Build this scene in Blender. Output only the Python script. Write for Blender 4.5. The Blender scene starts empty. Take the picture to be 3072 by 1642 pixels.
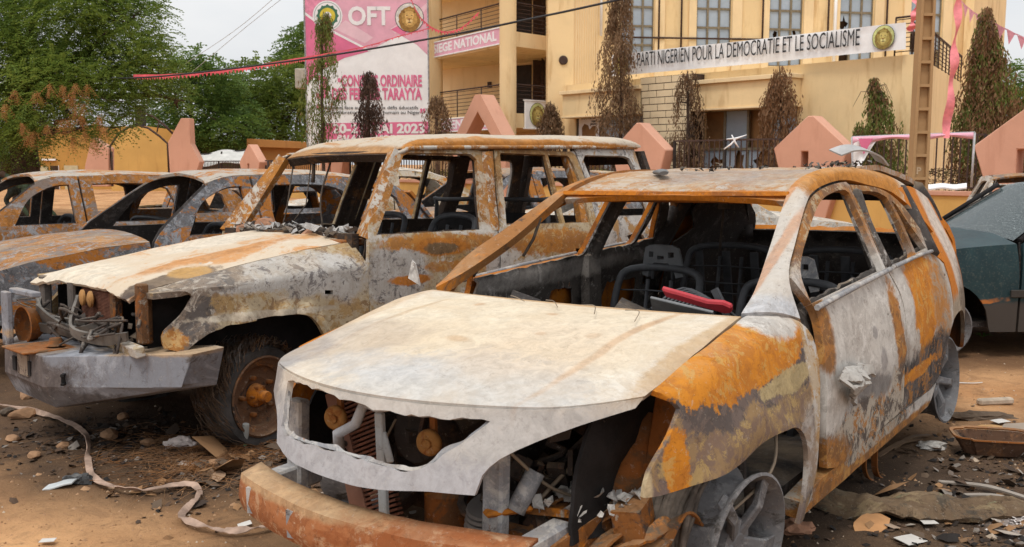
import bpy, bmesh, math, random
from mathutils import Vector, Matrix, Euler, noise
from mathutils.geometry import delaunay_2d_cdt

# ---------------------------------------------------------------- camera, sky, sun, exposure
SC = bpy.context.scene
COL = SC.collection
R = math.radians
FPX, HCAM, HORIZON = 2850.0, 1.5, 490.0            # focal length and horizon row of the 3072 px wide photograph
PITCH = math.atan((821 - HORIZON) / FPX)
cam = bpy.data.cameras.new('camera'); cam.sensor_width = 36; cam.lens = 36 * FPX / 3072
cam.clip_start = 0.05; cam.clip_end = 3000
camo = bpy.data.objects.new('camera', cam); COL.objects.link(camo)
camo.location = (0, 0, HCAM); camo.rotation_euler = (R(90) - PITCH, 0, 0)
cam.dof.use_dof = True; cam.dof.focus_distance = 4.6; cam.dof.aperture_fstop = 9.0
SC.camera = camo
SUN_EL, SUN_AZ = 62.0, 205.0                        # elevation, and the compass direction the light comes from (0 = +Y, clockwise)
W = bpy.data.worlds.new('World'); SC.world = W; W.use_nodes = True
wn = W.node_tree.nodes; wl = W.node_tree.links; wn.clear()
wo = wn.new('ShaderNodeOutputWorld'); bg = wn.new('ShaderNodeBackground')
sky = wn.new('ShaderNodeTexSky'); sky.sky_type = 'NISHITA'; sky.sun_disc = False
sky.sun_elevation = R(SUN_EL); sky.sun_rotation = R(SUN_AZ); sky.dust_density = 4.0; sky.air_density = 1.2
sk = wn.new('ShaderNodeMixRGB'); sk.blend_type = 'MULTIPLY'; sk.inputs[0].default_value = 1
sk.inputs[2].default_value = (0.09, 0.09, 0.09, 1); wl.new(sky.outputs[0], sk.inputs[1])
tc = wn.new('ShaderNodeTexCoord'); mp = wn.new('ShaderNodeMapping'); mp.inputs['Scale'].default_value = (1, 1, 2.6)
wl.new(tc.outputs['Generated'], mp.inputs['Vector'])
cn = wn.new('ShaderNodeTexNoise'); cn.inputs['Scale'].default_value = 2.2; cn.inputs['Detail'].default_value = 7; cn.inputs['Roughness'].default_value = .55
wl.new(mp.outputs[0], cn.inputs['Vector'])
cr = wn.new('ShaderNodeValToRGB'); cr.color_ramp.elements[0].position = .32; cr.color_ramp.elements[1].position = .68
cr.color_ramp.elements[0].color = (.76, .80, .85, 1); cr.color_ramp.elements[1].color = (.97, .97, .97, 1)
wl.new(cn.outputs[0], cr.inputs[0])
mx = wn.new('ShaderNodeMixRGB'); mx.inputs[0].default_value = .93
wl.new(sk.outputs[0], mx.inputs[1]); wl.new(cr.outputs[0], mx.inputs[2])
sz = wn.new('ShaderNodeSeparateXYZ'); wl.new(tc.outputs['Generated'], sz.inputs[0])        # an overcast sky brightens towards the zenith
gr0 = wn.new('ShaderNodeMapRange'); gr0.inputs[1].default_value = 0; gr0.inputs[2].default_value = 1; gr0.inputs[3].default_value = .82; gr0.inputs[4].default_value = 1.62
wl.new(sz.outputs[2], gr0.inputs[0]); gm = wn.new('ShaderNodeMixRGB'); gm.blend_type = 'MULTIPLY'; gm.inputs[0].default_value = 1
wl.new(mx.outputs[0], gm.inputs[1]); wl.new(gr0.outputs[0], gm.inputs[2])
wl.new(gm.outputs[0], bg.inputs['Color']); bg.inputs['Strength'].default_value = 1.0
wl.new(bg.outputs[0], wo.inputs['Surface'])
sl = bpy.data.lights.new('sun', 'SUN'); sl.energy = 1.5; sl.angle = R(14); sl.color = (1, .955, .88)
so = bpy.data.objects.new('sun', sl); COL.objects.link(so)
so.rotation_euler = (R(90 - SUN_EL), 0, R(180 - SUN_AZ))
SC.view_settings.view_transform = 'Standard'; SC.view_settings.look = 'None'
SC.view_settings.exposure = 0.08; SC.view_settings.gamma = 1.0; SC.view_settings.use_curve_mapping = False
SC.render.engine = 'CYCLES'
SC.cycles.max_bounces = 4; SC.cycles.adaptive_threshold = .02; SC.cycles.transparent_max_bounces = 8

# ---------------------------------------------------------------- placing helpers
def ray(px, py):
    cp, sp = math.cos(PITCH), math.sin(PITCH)
    a = (px - 1536) / FPX; b = -(py - 821) / FPX
    return Vector((a, cp + b * sp, -sp + b * cp))
def at(px, py, Y):
    r = ray(px, py); return Vector((0, 0, HCAM)) + r * (Y / r.y)
def gnd(px, py, z=0.0):
    r = ray(px, py); return Vector((0, 0, HCAM)) + r * ((z - HCAM) / r.z)
def onplane(px, py, p0, n):
    o = Vector((0, 0, HCAM)); r = ray(px, py); return o + r * ((Vector(p0) - o).dot(n) / r.dot(n))

def fbm(p, s=1.0, o=4):
    return noise.fractal(Vector(p) * s, 1.0, 2.0, o)

# ---------------------------------------------------------------- object helpers
def link(name, data, parent=None, M=None):
    o = bpy.data.objects.new(name, data); COL.objects.link(o)
    if parent: o.parent = parent
    if M is not None: o.matrix_local = M
    return o
def thing(name, label, cat, M=None, group=None, parent=None):
    o = bpy.data.objects.new(name, None); COL.objects.link(o); o.empty_display_size = .2
    if M is not None: o.matrix_world = M
    if parent: o.parent = parent
    o['label'] = label; o['category'] = cat
    if group: o['group'] = group
    return o
def tag(o, label, cat, group=None):
    o['label'] = label; o['category'] = cat
    if group: o['group'] = group
    return o
def struct(o):
    o['kind'] = 'structure'; return o
def stuff(o):
    o['kind'] = 'stuff'; return o
def mesh_from(verts, faces, smooth=False):
    me = bpy.data.meshes.new('m'); me.from_pydata([tuple(v) for v in verts], [], faces); me.update()
    if smooth: me.shade_smooth()
    return me
def ob(name, bm, mat, parent=None, smooth=False, bevel=0, solid=0, M=None, off=-1.0):
    """one mesh object out of a bmesh, (verts, faces) or a mesh"""
    if isinstance(bm, bmesh.types.BMesh):
        me = bpy.data.meshes.new(name); bm.to_mesh(me); bm.free()
    elif isinstance(bm, tuple):
        me = mesh_from(*bm)
    else:
        me = bm
    if smooth: me.shade_smooth()
    for m in (mat if isinstance(mat, (list, tuple)) else [mat]):
        me.materials.append(m)
    o = link(name, me, parent, M)
    if solid:
        s = o.modifiers.new('s', 'SOLIDIFY'); s.thickness = solid; s.offset = off; s.use_quality_normals = False
    if solid and smooth:
        e = o.modifiers.new('e', 'EDGE_SPLIT'); e.split_angle = R(50); e.use_edge_sharp = False
    if bevel:
        b = o.modifiers.new('b', 'BEVEL'); b.width = bevel; b.segments = 1; b.limit_method = 'ANGLE'; b.angle_limit = R(40)
    return o
def B(): return bmesh.new()
def add_box(bm, c, s, rot=None, taper=None):
    r = bmesh.ops.create_cube(bm, size=1.0)
    M = Matrix.Translation(Vector(c)) @ (rot.to_matrix().to_4x4() if isinstance(rot, Euler) else (rot or Matrix())) @ Matrix.Diagonal((s[0], s[1], s[2], 1))
    if taper:
        for v in r['verts']:
            if v.co.z > 0: v.co.x *= taper; v.co.y *= taper
    bmesh.ops.transform(bm, matrix=M, verts=r['verts']); return r['verts']
def smooth_path(pts, n=6, closed=False):
    P = [Vector(p) for p in pts]; out = []; N = len(P)
    rng = range(N if closed else N - 1)
    for i in rng:
        p1, p2 = P[i], P[(i + 1) % N]
        p0 = P[i - 1] if (i > 0 or closed) else p1 * 2 - p2
        p3 = P[(i + 2) % N] if (i + 2 < N or closed) else p2 * 2 - p1
        for k in range(n):
            t = k / n
            out.append(.5 * ((2 * p1) + (p2 - p0) * t + (2 * p0 - 5 * p1 + 4 * p2 - p3) * t * t + (3 * p1 - p0 - 3 * p2 + p3) * t ** 3))
    if not closed: out.append(P[-1])
    return out
def add_tube(bm, pts, r, seg=8, closed=False, smooth=0, cap=True):
    """tube along points; r a number or a list per point"""
    if smooth: 
        if not isinstance(r, (int, float)):
            rr = smooth_path([(x, 0, 0) for x in r], smooth, closed); r = [v.x for v in rr]
        pts = smooth_path(pts, smooth, closed)
    P = [Vector(p) for p in pts]; n = len(P); rings = []
    up = None
    for i, p in enumerate(P):
        a = P[i - 1] if (i > 0 or closed) else p; b = P[(i + 1) % n] if (i < n - 1 or closed) else p
        d = (b - a); d = d.normalized() if d.length > 1e-9 else Vector((0, 0, 1))
        if up is None:
            up = Vector((0, 0, 1)) if abs(d.z) < .9 else Vector((1, 0, 0))
        s = d.cross(up)
        if s.length < 1e-6: s = d.cross(Vector((1, .3, 0)))
        s.normalize(); up = s.cross(d).normalized()
        ri = r if isinstance(r, (int, float)) else r[i]
        rings.append([bm.verts.new(p + (s * math.cos(2 * math.pi * k / seg) + up * math.sin(2 * math.pi * k / seg)) * ri) for k in range(seg)])
    for i in range(n if closed else n - 1):
        A, Bq = rings[i], rings[(i + 1) % n]
        for k in range(seg):
            f = bm.faces.new((A[k], A[(k + 1) % seg], Bq[(k + 1) % seg], Bq[k])); f.smooth = True
    if cap and not closed:
        bm.faces.new(rings[0][::-1]); bm.faces.new(rings[-1])
    return rings
def add_lathe(bm, prof, seg=24, M=None, a0=0, a1=2 * math.pi):
    """profile (r, h) revolved round local z"""
    full = abs(a1 - a0 - 2 * math.pi) < 1e-6; n = seg if full else seg + 1; rings = []
    for r, h in prof:
        ring = []
        for k in range(n):
            a = a0 + (a1 - a0) * k / seg
            v = Vector((r * math.cos(a), r * math.sin(a), h))
            ring.append(bm.verts.new(M @ v if M is not None else v))
        rings.append(ring)
    for i in range(len(prof) - 1):
        for k in range(seg if full else n - 1):
            f = bm.faces.new((rings[i][k], rings[i][(k + 1) % n], rings[i + 1][(k + 1) % n], rings[i + 1][k])); f.smooth = True
    return rings
def add_prism(bm, poly, axis_vec, M=None):
    """polygon (list of 3-D points) extruded along a vector"""
    a = [bm.verts.new(Vector(p)) for p in poly]; b = [bm.verts.new(Vector(p) + Vector(axis_vec)) for p in poly]
    n = len(a)
    bm.faces.new(a[::-1]); bm.faces.new(b)
    for i in range(n): bm.faces.new((a[i], a[(i + 1) % n], b[(i + 1) % n], b[i]))
    bmesh.ops.recalc_face_normals(bm, faces=bm.faces)
def inside(p, poly):
    x, y = p; c = False; j = len(poly) - 1
    for i in range(len(poly)):
        xi, yi = poly[i]; xj, yj = poly[j]
        if (yi > y) != (yj > y) and x < (xj - xi) * (y - yi) / (yj - yi) + xi: c = not c
        j = i
    return c
def resample(poly, step, rnd=True):
    """closed 2-D outline, corners sharper than about 50 degrees kept, the rest rounded by splines"""
    n = len(poly); P = [Vector((p[0], p[1])) for p in poly]; corner = []
    for i in range(n):
        a = (P[i] - P[i - 1]); b = (P[(i + 1) % n] - P[i])
        corner.append((not rnd) or a.length < 1e-9 or b.length < 1e-9 or a.angle(b, 0) > R(48))
    out = []
    for i in range(n):
        p1, p2 = P[i], P[(i + 1) % n]
        p0 = P[i - 1] if not corner[i] else p1 * 2 - p2
        p3 = P[(i + 2) % n] if not corner[(i + 1) % n] else p2 * 2 - p1
        m = max(1, int((p2 - p1).length / step + .5))
        for k in range(m):
            t = k / m
            q = .5 * ((2 * p1) + (p2 - p0) * t + (2 * p0 - 5 * p1 + 4 * p2 - p3) * t * t + (3 * p1 - p0 - 3 * p2 + p3) * t ** 3)
            out.append((q.x, q.y))
    return out
def sheet(outline, holes=(), f=lambda u, v: (u, v, 0), step=.05, jag=0, rnd=True, seed=0, out=None):
    """triangulated 2-D shape with holes, lifted to 3-D by f(u, v): returns (verts, faces)"""
    rg = random.Random(seed)
    loops = [resample(outline, step, rnd)] + [resample(h, step * .7, rnd) for h in holes]
    if jag:
        loops = [loops[0]] + [[(x + rg.uniform(-jag, jag), y + rg.uniform(-jag, jag)) for x, y in l] for l in loops[1:]]
    pts, edges = [], []
    for l in loops:
        s = len(pts); pts += l; edges += [(s + i, s + (i + 1) % len(l)) for i in range(len(l))]
    xs = [p[0] for p in loops[0]]; ys = [p[1] for p in loops[0]]
    nx = int((max(xs) - min(xs)) / step) + 1; ny = int((max(ys) - min(ys)) / step) + 1
    for i in range(nx + 1):
        for j in range(ny + 1):
            q = (min(xs) + (i + .5 * (j % 2)) * step, min(ys) + j * step)
            if inside(q, loops[0]) and not any(inside(q, h) for h in loops[1:]):
                if all((q[0] - p[0]) ** 2 + (q[1] - p[1]) ** 2 > (step * .45) ** 2 for l in loops for p in l): pts.append(q)
    V, E, F, *_ = delaunay_2d_cdt([Vector(p) for p in pts], edges, [], 0, 1e-6)
    verts = [Vector(f(v.x, v.y)) for v in V]; faces = []
    for t in F:
        c = (sum(V[i].x for i in t) / len(t), sum(V[i].y for i in t) / len(t))
        if inside(c, loops[0]) and not any(inside(c, h) for h in loops[1:]): faces.append(tuple(t))
    if out is not None:                                # turn faces towards an outward direction
        o = Vector(out); s = 0
        for t in faces:
            a, b, c = verts[t[0]], verts[t[1]], verts[t[2]]; s += (b - a).cross(c - a).dot(o)
        if s < 0: faces = [t[::-1] for t in faces]
    used = sorted({i for t in faces for i in t}); ix = {k: i for i, k in enumerate(used)}
    return [verts[i] for i in used], [tuple(ix[i] for i in t) for t in faces]
def grid(fn, nu, nv):
    V = [Vector(fn(i / nu, j / nv)) for i in range(nu + 1) for j in range(nv + 1)]
    F = [(i * (nv + 1) + j, (i + 1) * (nv + 1) + j, (i + 1) * (nv + 1) + j + 1, i * (nv + 1) + j + 1) for i in range(nu) for j in range(nv)]
    return V, F
def strip(A, Bc, across=5, bulge=0.0, n=6, dirv=None):
    """surface between two curves, bowed out by bulge along dirv"""
    a = smooth_path(A, n); b = smooth_path(Bc, n); m = 48
    def pick(c, t):
        x = t * (len(c) - 1); i = min(int(x), len(c) - 2); return c[i].lerp(c[i + 1], x - i)
    m = max(len(a), len(b)) - 1
    def fn(u, v):
        p, q = pick(a, u), pick(b, u); w = p.lerp(q, v)
        if bulge: w = w + Vector(dirv) * bulge * math.sin(math.pi * v)
        return w
    return grid(fn, m, across)
def mirror(vf):
    V, F = vf; return [Vector((v.x, -v.y, v.z)) for v in V], [f[::-1] for f in F]
def join(*parts):
    V, F = [], []
    for v, f in parts:
        n = len(V); V += v; F += [tuple(i + n for i in t) for t in f]
    return V, F
def facing(vf, out):
    V, F = vf; o = Vector(out); s = 0
    for t in F:
        s += (V[t[1]] - V[t[0]]).cross(V[t[2]] - V[t[0]]).dot(o)
    return (V, [t[::-1] for t in F]) if s < 0 else vf
def text(name, body, mat, parent, M, size, width=None, bold=0.0, depth=.004, align='CENTER', sx=1.0, shear=0):
    """lettering as a mesh"""
    c = bpy.data.curves.new(name, 'FONT'); c.body = body; c.size = size; c.align_x = align; c.align_y = 'CENTER'
    c.extrude = depth; c.offset = bold; c.shear = shear; c.resolution_u = 3
    o = bpy.data.objects.new(name, c); COL.objects.link(o)
    dg = bpy.context.evaluated_depsgraph_get(); me = bpy.data.meshes.new_from_object(o.evaluated_get(dg), depsgraph=dg)
    bpy.data.objects.remove(o); bpy.data.curves.remove(c)
    xs = [v.co.x for v in me.vertices]; w = max(xs) - min(xs)
    if width: sx = width / w
    cx = (max(xs) + min(xs)) / 2 if align == 'CENTER' else 0
    me.transform(Matrix.Diagonal((sx, 1, 1, 1)) @ Matrix.Translation((-cx, 0, 0))); me.materials.clear(); me.materials.append(mat)
    return link(name, me, parent, M)
def copy_tree(o, M=None, parent=None):
    c = o.copy(); COL.objects.link(c); c.parent = parent
    if M is not None: c.matrix_world = M
    for ch in o.children: copy_tree(ch, None, c)
    return c

# ---------------------------------------------------------------- materials
class NT:
    def __init__(s, name):
        s.m = bpy.data.materials.new(name); s.m.use_nodes = True; s.t = s.m.node_tree; s.t.nodes.clear()
        s.o = s.t.nodes.new('ShaderNodeOutputMaterial'); s.b = s.t.nodes.new('ShaderNodeBsdfPrincipled')
        s.t.links.new(s.b.outputs[0], s.o.inputs[0]); s.tc = None
        s.b.inputs['Specular IOR Level'].default_value = .3
    def n(s, t, **kw):
        x = s.t.nodes.new(t)
        for k, v in kw.items(): setattr(x, k, v)
        return x
    def l(s, a, b): s.t.links.new(a, b)
    def put(s, sock, v):
        if hasattr(v, 'is_output') or isinstance(v, bpy.types.NodeSocket): s.l(v, sock)
        elif isinstance(v, (tuple, list)) and sock.type == 'RGBA': sock.default_value = (v[0], v[1], v[2], 1)
        else: sock.default_value = v
    def coord(s, kind='Object'):
        if s.tc is None: s.tc = s.n('ShaderNodeTexCoord')
        return s.tc.outputs[kind]
    def noise(s, scale, detail=6, rough=.6, dist=0.0, off=0.0, vec=None, sc=None):
        x = s.n('ShaderNodeTexNoise'); x.inputs['Scale'].default_value = scale; x.inputs['Detail'].default_value = detail
        x.inputs['Roughness'].default_value = rough; x.inputs['Distortion'].default_value = dist
        v = vec or s.coord()
        if off or sc:
            m = s.n('ShaderNodeMapping'); m.inputs['Location'].default_value = (off, off * .7, off * 1.3)
            if sc: m.inputs['Scale'].default_value = sc
            s.l(v, m.inputs[0]); v = m.outputs[0]
        s.l(v, x.inputs['Vector']); return x.outputs[0]
    def math(s, op, a, b=0.0, clamp=False):
        x = s.n('ShaderNodeMath', operation=op); x.use_clamp = clamp; s.put(x.inputs[0], a); s.put(x.inputs[1], b); return x.outputs[0]
    def ramp(s, v, lo, hi, smooth=True):
        x = s.n('ShaderNodeMapRange'); x.interpolation_type = 'SMOOTHSTEP' if smooth else 'LINEAR'
        s.put(x.inputs[0], v); x.inputs[1].default_value = lo; x.inputs[2].default_value = hi; x.inputs[3].default_value = 0; x.inputs[4].default_value = 1
        return x.outputs[0]
    def mix(s, f, a, b, mode='MIX'):
        x = s.n('ShaderNodeMixRGB', blend_type=mode); s.put(x.inputs[0], f); s.put(x.inputs[1], a); s.put(x.inputs[2], b); return x.outputs[0]
    def blob(s, c, r, wob, amp, soft):
        a = s.n('ShaderNodeVectorMath', operation='SUBTRACT'); s.l(s.coord(), a.inputs[0]); a.inputs[1].default_value = c
        b = s.n('ShaderNodeVectorMath', operation='DIVIDE'); s.l(a.outputs[0], b.inputs[0]); b.inputs[1].default_value = r
        d = s.n('ShaderNodeVectorMath', operation='LENGTH'); s.l(b.outputs[0], d.inputs[0])
        e = s.math('ADD', d.outputs['Value'], s.math('MULTIPLY', s.math('SUBTRACT', wob, .5), amp))
        return s.math('SUBTRACT', 1.0, s.ramp(e, 1 - soft, 1 + soft))
    def finish(s, col, rough=.8, bump=None, bstr=.3, bdist=.01, metal=0.0, spec=None):
        s.put(s.b.inputs['Base Color'], col); s.put(s.b.inputs['Roughness'], rough); s.b.inputs['Metallic'].default_value = metal
        if spec is not None: s.b.inputs['Specular IOR Level'].default_value = spec
        if bump is not None:
            x = s.n('ShaderNodeBump'); x.inputs['Strength'].default_value = bstr; x.inputs['Distance'].default_value = bdist
            s.l(bump, x.inputs['Height']); s.l(x.outputs[0], s.b.inputs['Normal'])
        return s.m
def plain(name, col, rough=.7, var=.18, scale=6, bump=.15, bdist=.004, metal=0, spec=.3, detail=6, off=0, emis=None):
    t = NT(name); n = t.noise(scale, detail, .65, .3, off)
    dk = tuple(c * (1 - var) for c in col); lt = tuple(min(1, c * (1 + var)) for c in col)
    c = t.mix(t.ramp(n, .3, .7), dk, lt); n2 = t.noise(scale * 9, 4, .6, 0, off + 3)
    m = t.finish(c, rough, n2, bump, bdist, metal, spec)
    return m
ASH = (.60, .525, .42); ASHG = (.47, .455, .435); ORANGE = (.50, .165, .016); RUST = (.27, .095, .024); BROWN = (.145, .075, .036)
CHAR = (.030, .026, .025); UMBER = (.085, .062, .05); MAUVE = (.165, .125, .108); STEEL = (.25, .255, .27); CREAM = (.66, .56, .41); OCHRE = (.40, .22, .06)
def burnt(name, base, layers=(), patches=(), off=0.0, rough=.85, bump=.35, speck=.22, grain=46, flake=.55, dust=.30, pv=.2):
    """burnt sheet metal: a base colour, noise layers (colour, scale, lo, hi, stretch) and shaped stains (centre, radii, colour, wobble, softness),
    then flaking scale, run-off streaks, pitting and dust settled on the upward faces"""
    t = NT(name)
    w1 = t.noise(3.6, 6, .62, .5, off); w2 = t.noise(grain, 6, .75, .3, off + 2); fine = t.noise(17, 8, .78, .6, off + 5)
    m1, m2 = t.noise(8, 8, .76, .7, off + 29), t.noise(13, 8, .78, .6, off + 31)
    def tone(col):
        if not isinstance(col[0], (tuple, list)): return col
        x = t.mix(t.ramp(m1, .46, .53), col[0], col[1])
        if len(col) > 2: x = t.mix(t.ramp(m2, .53, .58), x, col[2])
        return x
    c = tone(base)
    wob = t.math('ADD', t.math('MULTIPLY', w1, .50), t.math('ADD', t.math('MULTIPLY', fine, .34), t.math('MULTIPLY', w2, .16)))
    for i, L in enumerate(layers):
        col, sc, lo, hi = L[:4]; st = L[4] if len(L) > 4 else None; m, h = (lo + hi) / 2, (hi - lo) * .32
        n = t.math('ADD', t.math('MULTIPLY', t.noise(sc, 8, .74, .7, off + 7.3 * (i + 1), sc=st), .82), t.math('MULTIPLY', fine, .18))
        c = t.mix(t.ramp(n, m - h, m + h), c, col)
    for P in patches:
        ce, ra, col, amp, soft = P[:5]; op = P[5] if len(P) > 5 else 1.0
        f = t.blob(ce, ra, wob, amp * 2.1, soft * .55); mosaic = isinstance(col[0], (tuple, list))
        if op < 1: f = t.math('MULTIPLY', f, op)
        if mosaic: c = t.mix(f, c, tone(col)); continue
        c = t.mix(f, c, t.mix(t.ramp(fine, .38, .62), tuple(x * (1 - pv * 1.1) for x in col), tuple(min(1, x * (1 + pv * .7)) for x in col)))
    st = t.noise(9, 8, .7, .2, off + 13, sc=(1.6, 1.6, .16))
    c = t.mix(t.math('MULTIPLY', t.ramp(st, .54, .68), .30 * flake), c, (.17, .10, .055))
    fl = t.noise(26, 8, .82, .4, off + 17); c = t.mix(t.math('MULTIPLY', t.ramp(fl, .565, .60), flake * .75), c, t.mix(1, c, (.40, .35, .33), 'MULTIPLY'))
    f3 = t.noise(33, 8, .82, .4, off + 19); c = t.mix(t.math('MULTIPLY', t.ramp(f3, .59, .62), flake * .55), c, (.50, .45, .38))
    c = t.mix(t.math('MULTIPLY', t.ramp(w2, .35, .70, False), speck * 1.2), c, t.mix(1, c, (.45, .38, .33), 'MULTIPLY'))
    f2 = t.ramp(t.noise(85, 4, .7, 0, off + 11), .635, .68); c = t.mix(t.math('MULTIPLY', f2, .55 * flake), c, CHAR)
    if dust:
        g = t.n('ShaderNodeNewGeometry'); s = t.n('ShaderNodeSeparateXYZ'); t.l(g.outputs['Normal'], s.inputs[0])
        d = t.math('MULTIPLY', t.ramp(s.outputs[2], .45, .95), t.ramp(t.noise(2.3, 8, .7, .5, off + 23), .40, .64)); c = t.mix(t.math('MULTIPLY', d, dust), c, (.50, .36, .22))
    h = t.math('ADD', t.math('MULTIPLY', w2, .6), t.math('ADD', t.math('MULTIPLY', fine, .9), t.math('MULTIPLY', t.ramp(fl, .56, .60), -.35)))
    return t.finish(c, rough, h, bump * .75, .005, 0.0, .2)
def shade(o, ang=50):
    """smooth shading with creases kept at sharp angles"""
    me = o.data; me.shade_smooth()
    try: me.set_sharp_from_angle(angle=R(ang))
    except Exception: pass
    return o
# ---------------------------------------------------------------- shared burnt-car pieces
M_CHAR = burnt('charred_interior', (.05, .044, .042), [((.11, .1, .095), 7, .48, .66), ((.16, .085, .04), 5, .58, .7)], off=3, bump=.6)
M_SOOT = plain('soot_black', (.018, .016, .016), .95, .4, 5, .4, .01)
M_FRAME = plain('burnt_seat_frame', (.055, .057, .062), .62, .3, 9, .3, .004, spec=.4)
M_RUSTY = burnt('rust_brown', RUST, [(BROWN, 8, .45, .6), (ORANGE, 5, .55, .68)], off=9, bump=.6)
M_ORANGE = burnt('rust_orange', ORANGE, [(RUST, 7, .42, .62), (OCHRE, 12, .56, .66)], off=12, bump=.5)
M_GREYM = burnt('bare_grey_metal', STEEL, [(ASHG, 6, .42, .6), (UMBER, 9, .56, .66), (RUST, 4, .6, .68)], off=15, bump=.35)
M_ALLOY = burnt('melted_alloy', (.16, .158, .162), [((.26, .255, .255), 8, .5, .62), ((.07, .065, .06), 6, .5, .62)], off=19, bump=.45, rough=.6, dust=0)
M_ASHY = burnt('ash_white', (.52, .50, .47), [((.34, .32, .3), 14, .45, .6), ((.66, .64, .6), 25, .52, .6)], off=23, bump=.8)
M_WIRE = plain('burnt_wire', (.085, .065, .05), .8, .4, 20, .2)
def rim(parent, c, rad, width, mat, spokes=5, lean=0, steer=0, side=1, name='wheel', melted=0):
    """alloy rim with barrel, spokes and hub; its axle points along +y (side 1) or -y"""
    rt = bpy.data.objects.new(name, None); COL.objects.link(rt); rt.parent = parent
    rt.matrix_local = Matrix.Translation(Vector(c)) @ Matrix.Rotation(R(steer), 4, 'Z') @ Matrix.Rotation(R(lean), 4, 'X') @ Matrix.Rotation(R(-90 if side > 0 else 90), 4, 'X')
    bm = B(); w = width / 2
    add_lathe(bm, [(rad, -w), (rad * .985, -w + .012), (rad * .86, -w + .03), (rad * .82, 0), (rad * .87, w - .035), (rad * .98, w - .012), (rad, w), (rad * .96, w + .004), (rad * .9, w - .02), (rad * .85, w - .045), (rad * .79, 0), (rad * .83, -w + .03)], 36)
    shade(ob('rim', bm, mat, rt))
    for k in range(spokes):
        a = 2 * math.pi * k / spokes + .3
        bm = B()
        for s in (-1, 1):
            V = []
            for t, hw, z in ((.16, .028, w * .35), (.55, .024, w * .75), (.93, .034, w * .62)):
                for q in (-1, 1):
                    aa = a + q * hw / (rad * t) * .8 + s * .05 * t / .93
                    V.append((rad * t * math.cos(aa), rad * t * math.sin(aa), z + (0.01 if s > 0 else -.022)))
            if s > 0: top = [bm.verts.new(v) for v in V]
            else: bot = [bm.verts.new(v) for v in V]
        for i in (0, 2):
            bm.faces.new((top[i], top[i + 1], top[i + 3], top[i + 2])); bm.faces.new((bot[i + 2], bot[i + 3], bot[i + 1], bot[i]))
            for j in (0, 1):
                q = (top[i + j], top[i + j + 2], bot[i + j + 2], bot[i + j]); bm.faces.new(q if j == 0 else q[::-1])
        bm.faces.new((top[4], top[5], bot[5], bot[4]))
        bmesh.ops.recalc_face_normals(bm, faces=bm.faces)
        ob('spoke', bm, mat, rt, bevel=.006)
    bm = B(); add_lathe(bm, [(0, w * .5), (.03, w * .52), (.036, w * .46), (.075, w * .4), (.078, w * .2), (.09, -w * .4), (.001, -w * .4)], 20)
    for k in range(5):
        add_lathe(bm, [(0, w * .47), (.008, w * .47), (.009, w * .38)], 8, Matrix.Translation((.054 * math.cos(k * 1.257), .054 * math.sin(k * 1.257), 0)))
    shade(ob('hub', bm, mat, rt), 35)
    return rt
def seat(parent, x, y, zb, zt, w, mat, head=True, n=5, lean=.16, name='seat_frame', hm=None):
    """bent tube seat back with wire springs and a stamped headrest plate"""
    bm = B(); h = w / 2
    P = [(x + lean, y - h, zb), (x + lean * .35, y - h, zb + (zt - zb) * .75), (x, y - h + .07, zt), (x, y + h - .07, zt), (x + lean * .35, y + h, zb + (zt - zb) * .75), (x + lean, y + h, zb)]
    add_tube(bm, P, .021, 8, smooth=5)
    for i in range(n):
        f = (i + 1) / (n + 1); z = zb + (zt - zb) * f * .92
        add_tube(bm, [(x + lean * (1 - f), y - h, z), (x + lean * (1 - f) + .02, y, z + .012 * (-1) ** i), (x + lean * (1 - f), y + h, z)], .005, 5, smooth=4)
    add_tube(bm, [(x + lean, y - h, zb + .05), (x + lean, y + h, zb + .05)], .02, 8)
    for s in (-1, 1): add_tube(bm, [(x + .02, y + s * .07, zt - .05), (x + lean * .7, y + s * .075, zb)], .012, 6)
    add_box(bm, (x + lean + .22, y, zb - .02), (.46, w * .9, .03)); 
    for s in (-1, 1): add_box(bm, (x + lean + .2, y + s * h * .9, zb - .08), (.5, .03, .12))
    o = ob(name, bm, mat, parent)
    if head:
        pl = sheet([(-.125, 0), (-.12, .06), (-.10, .15), (-.07, .165), (.07, .165), (.10, .15), (.12, .06), (.125, 0), (.085, -.01), (.07, .04), (.045, .07), (-.045, .07), (-.07, .04), (-.085, -.01)],
                   [[(-.075, .10), (-.045, .10), (-.045, .13), (-.075, .13)], [(.045, .10), (.075, .10), (.075, .13), (.045, .13)], [(-.02, .09), (.02, .09), (.02, .11), (-.02, .11)]],
                   lambda u, v: (x - .01 + .02 * math.cos(u * 14), y + u, zt - .03 + v), .03, out=(1, 0, 0))
        ob('headrest_plate', pl, hm or mat, o, solid=.035)
        bm = B()
        for s in (-1, 1): add_tube(bm, [(x - .012, y + s * .06, zt - .05), (x - .012, y + s * .06, zt + .06)], .009, 6)
        ob('headrest_post', bm, mat, o)
    return o
def scraps(bm, c, r, n, size, rg, flat=.25, up=.02):
    """crumpled flakes of ash, paint and plastic"""
    for _ in range(n):
        a = rg.uniform(0, 6.283); d = r * math.sqrt(rg.random()); p = Vector(c) + Vector((d * math.cos(a), d * math.sin(a), rg.uniform(0, up)))
        s = size * rg.uniform(.4, 1.3); m = rg.randint(4, 6); vs = []
        for k in range(m):
            b = 6.283 * k / m + rg.uniform(-.3, .3); q = rg.uniform(.5, 1)
            vs.append(bm.verts.new(p + Vector((s * q * math.cos(b), s * q * math.sin(b), s * rg.uniform(-flat, flat) + s * flat))))
        try:
            cv = bm.verts.new(p + Vector((0, 0, s * rg.uniform(0, flat * 1.6))))
            for k in range(m): bm.faces.new((vs[k], vs[(k + 1) % m], cv))
        except ValueError: pass

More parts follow.
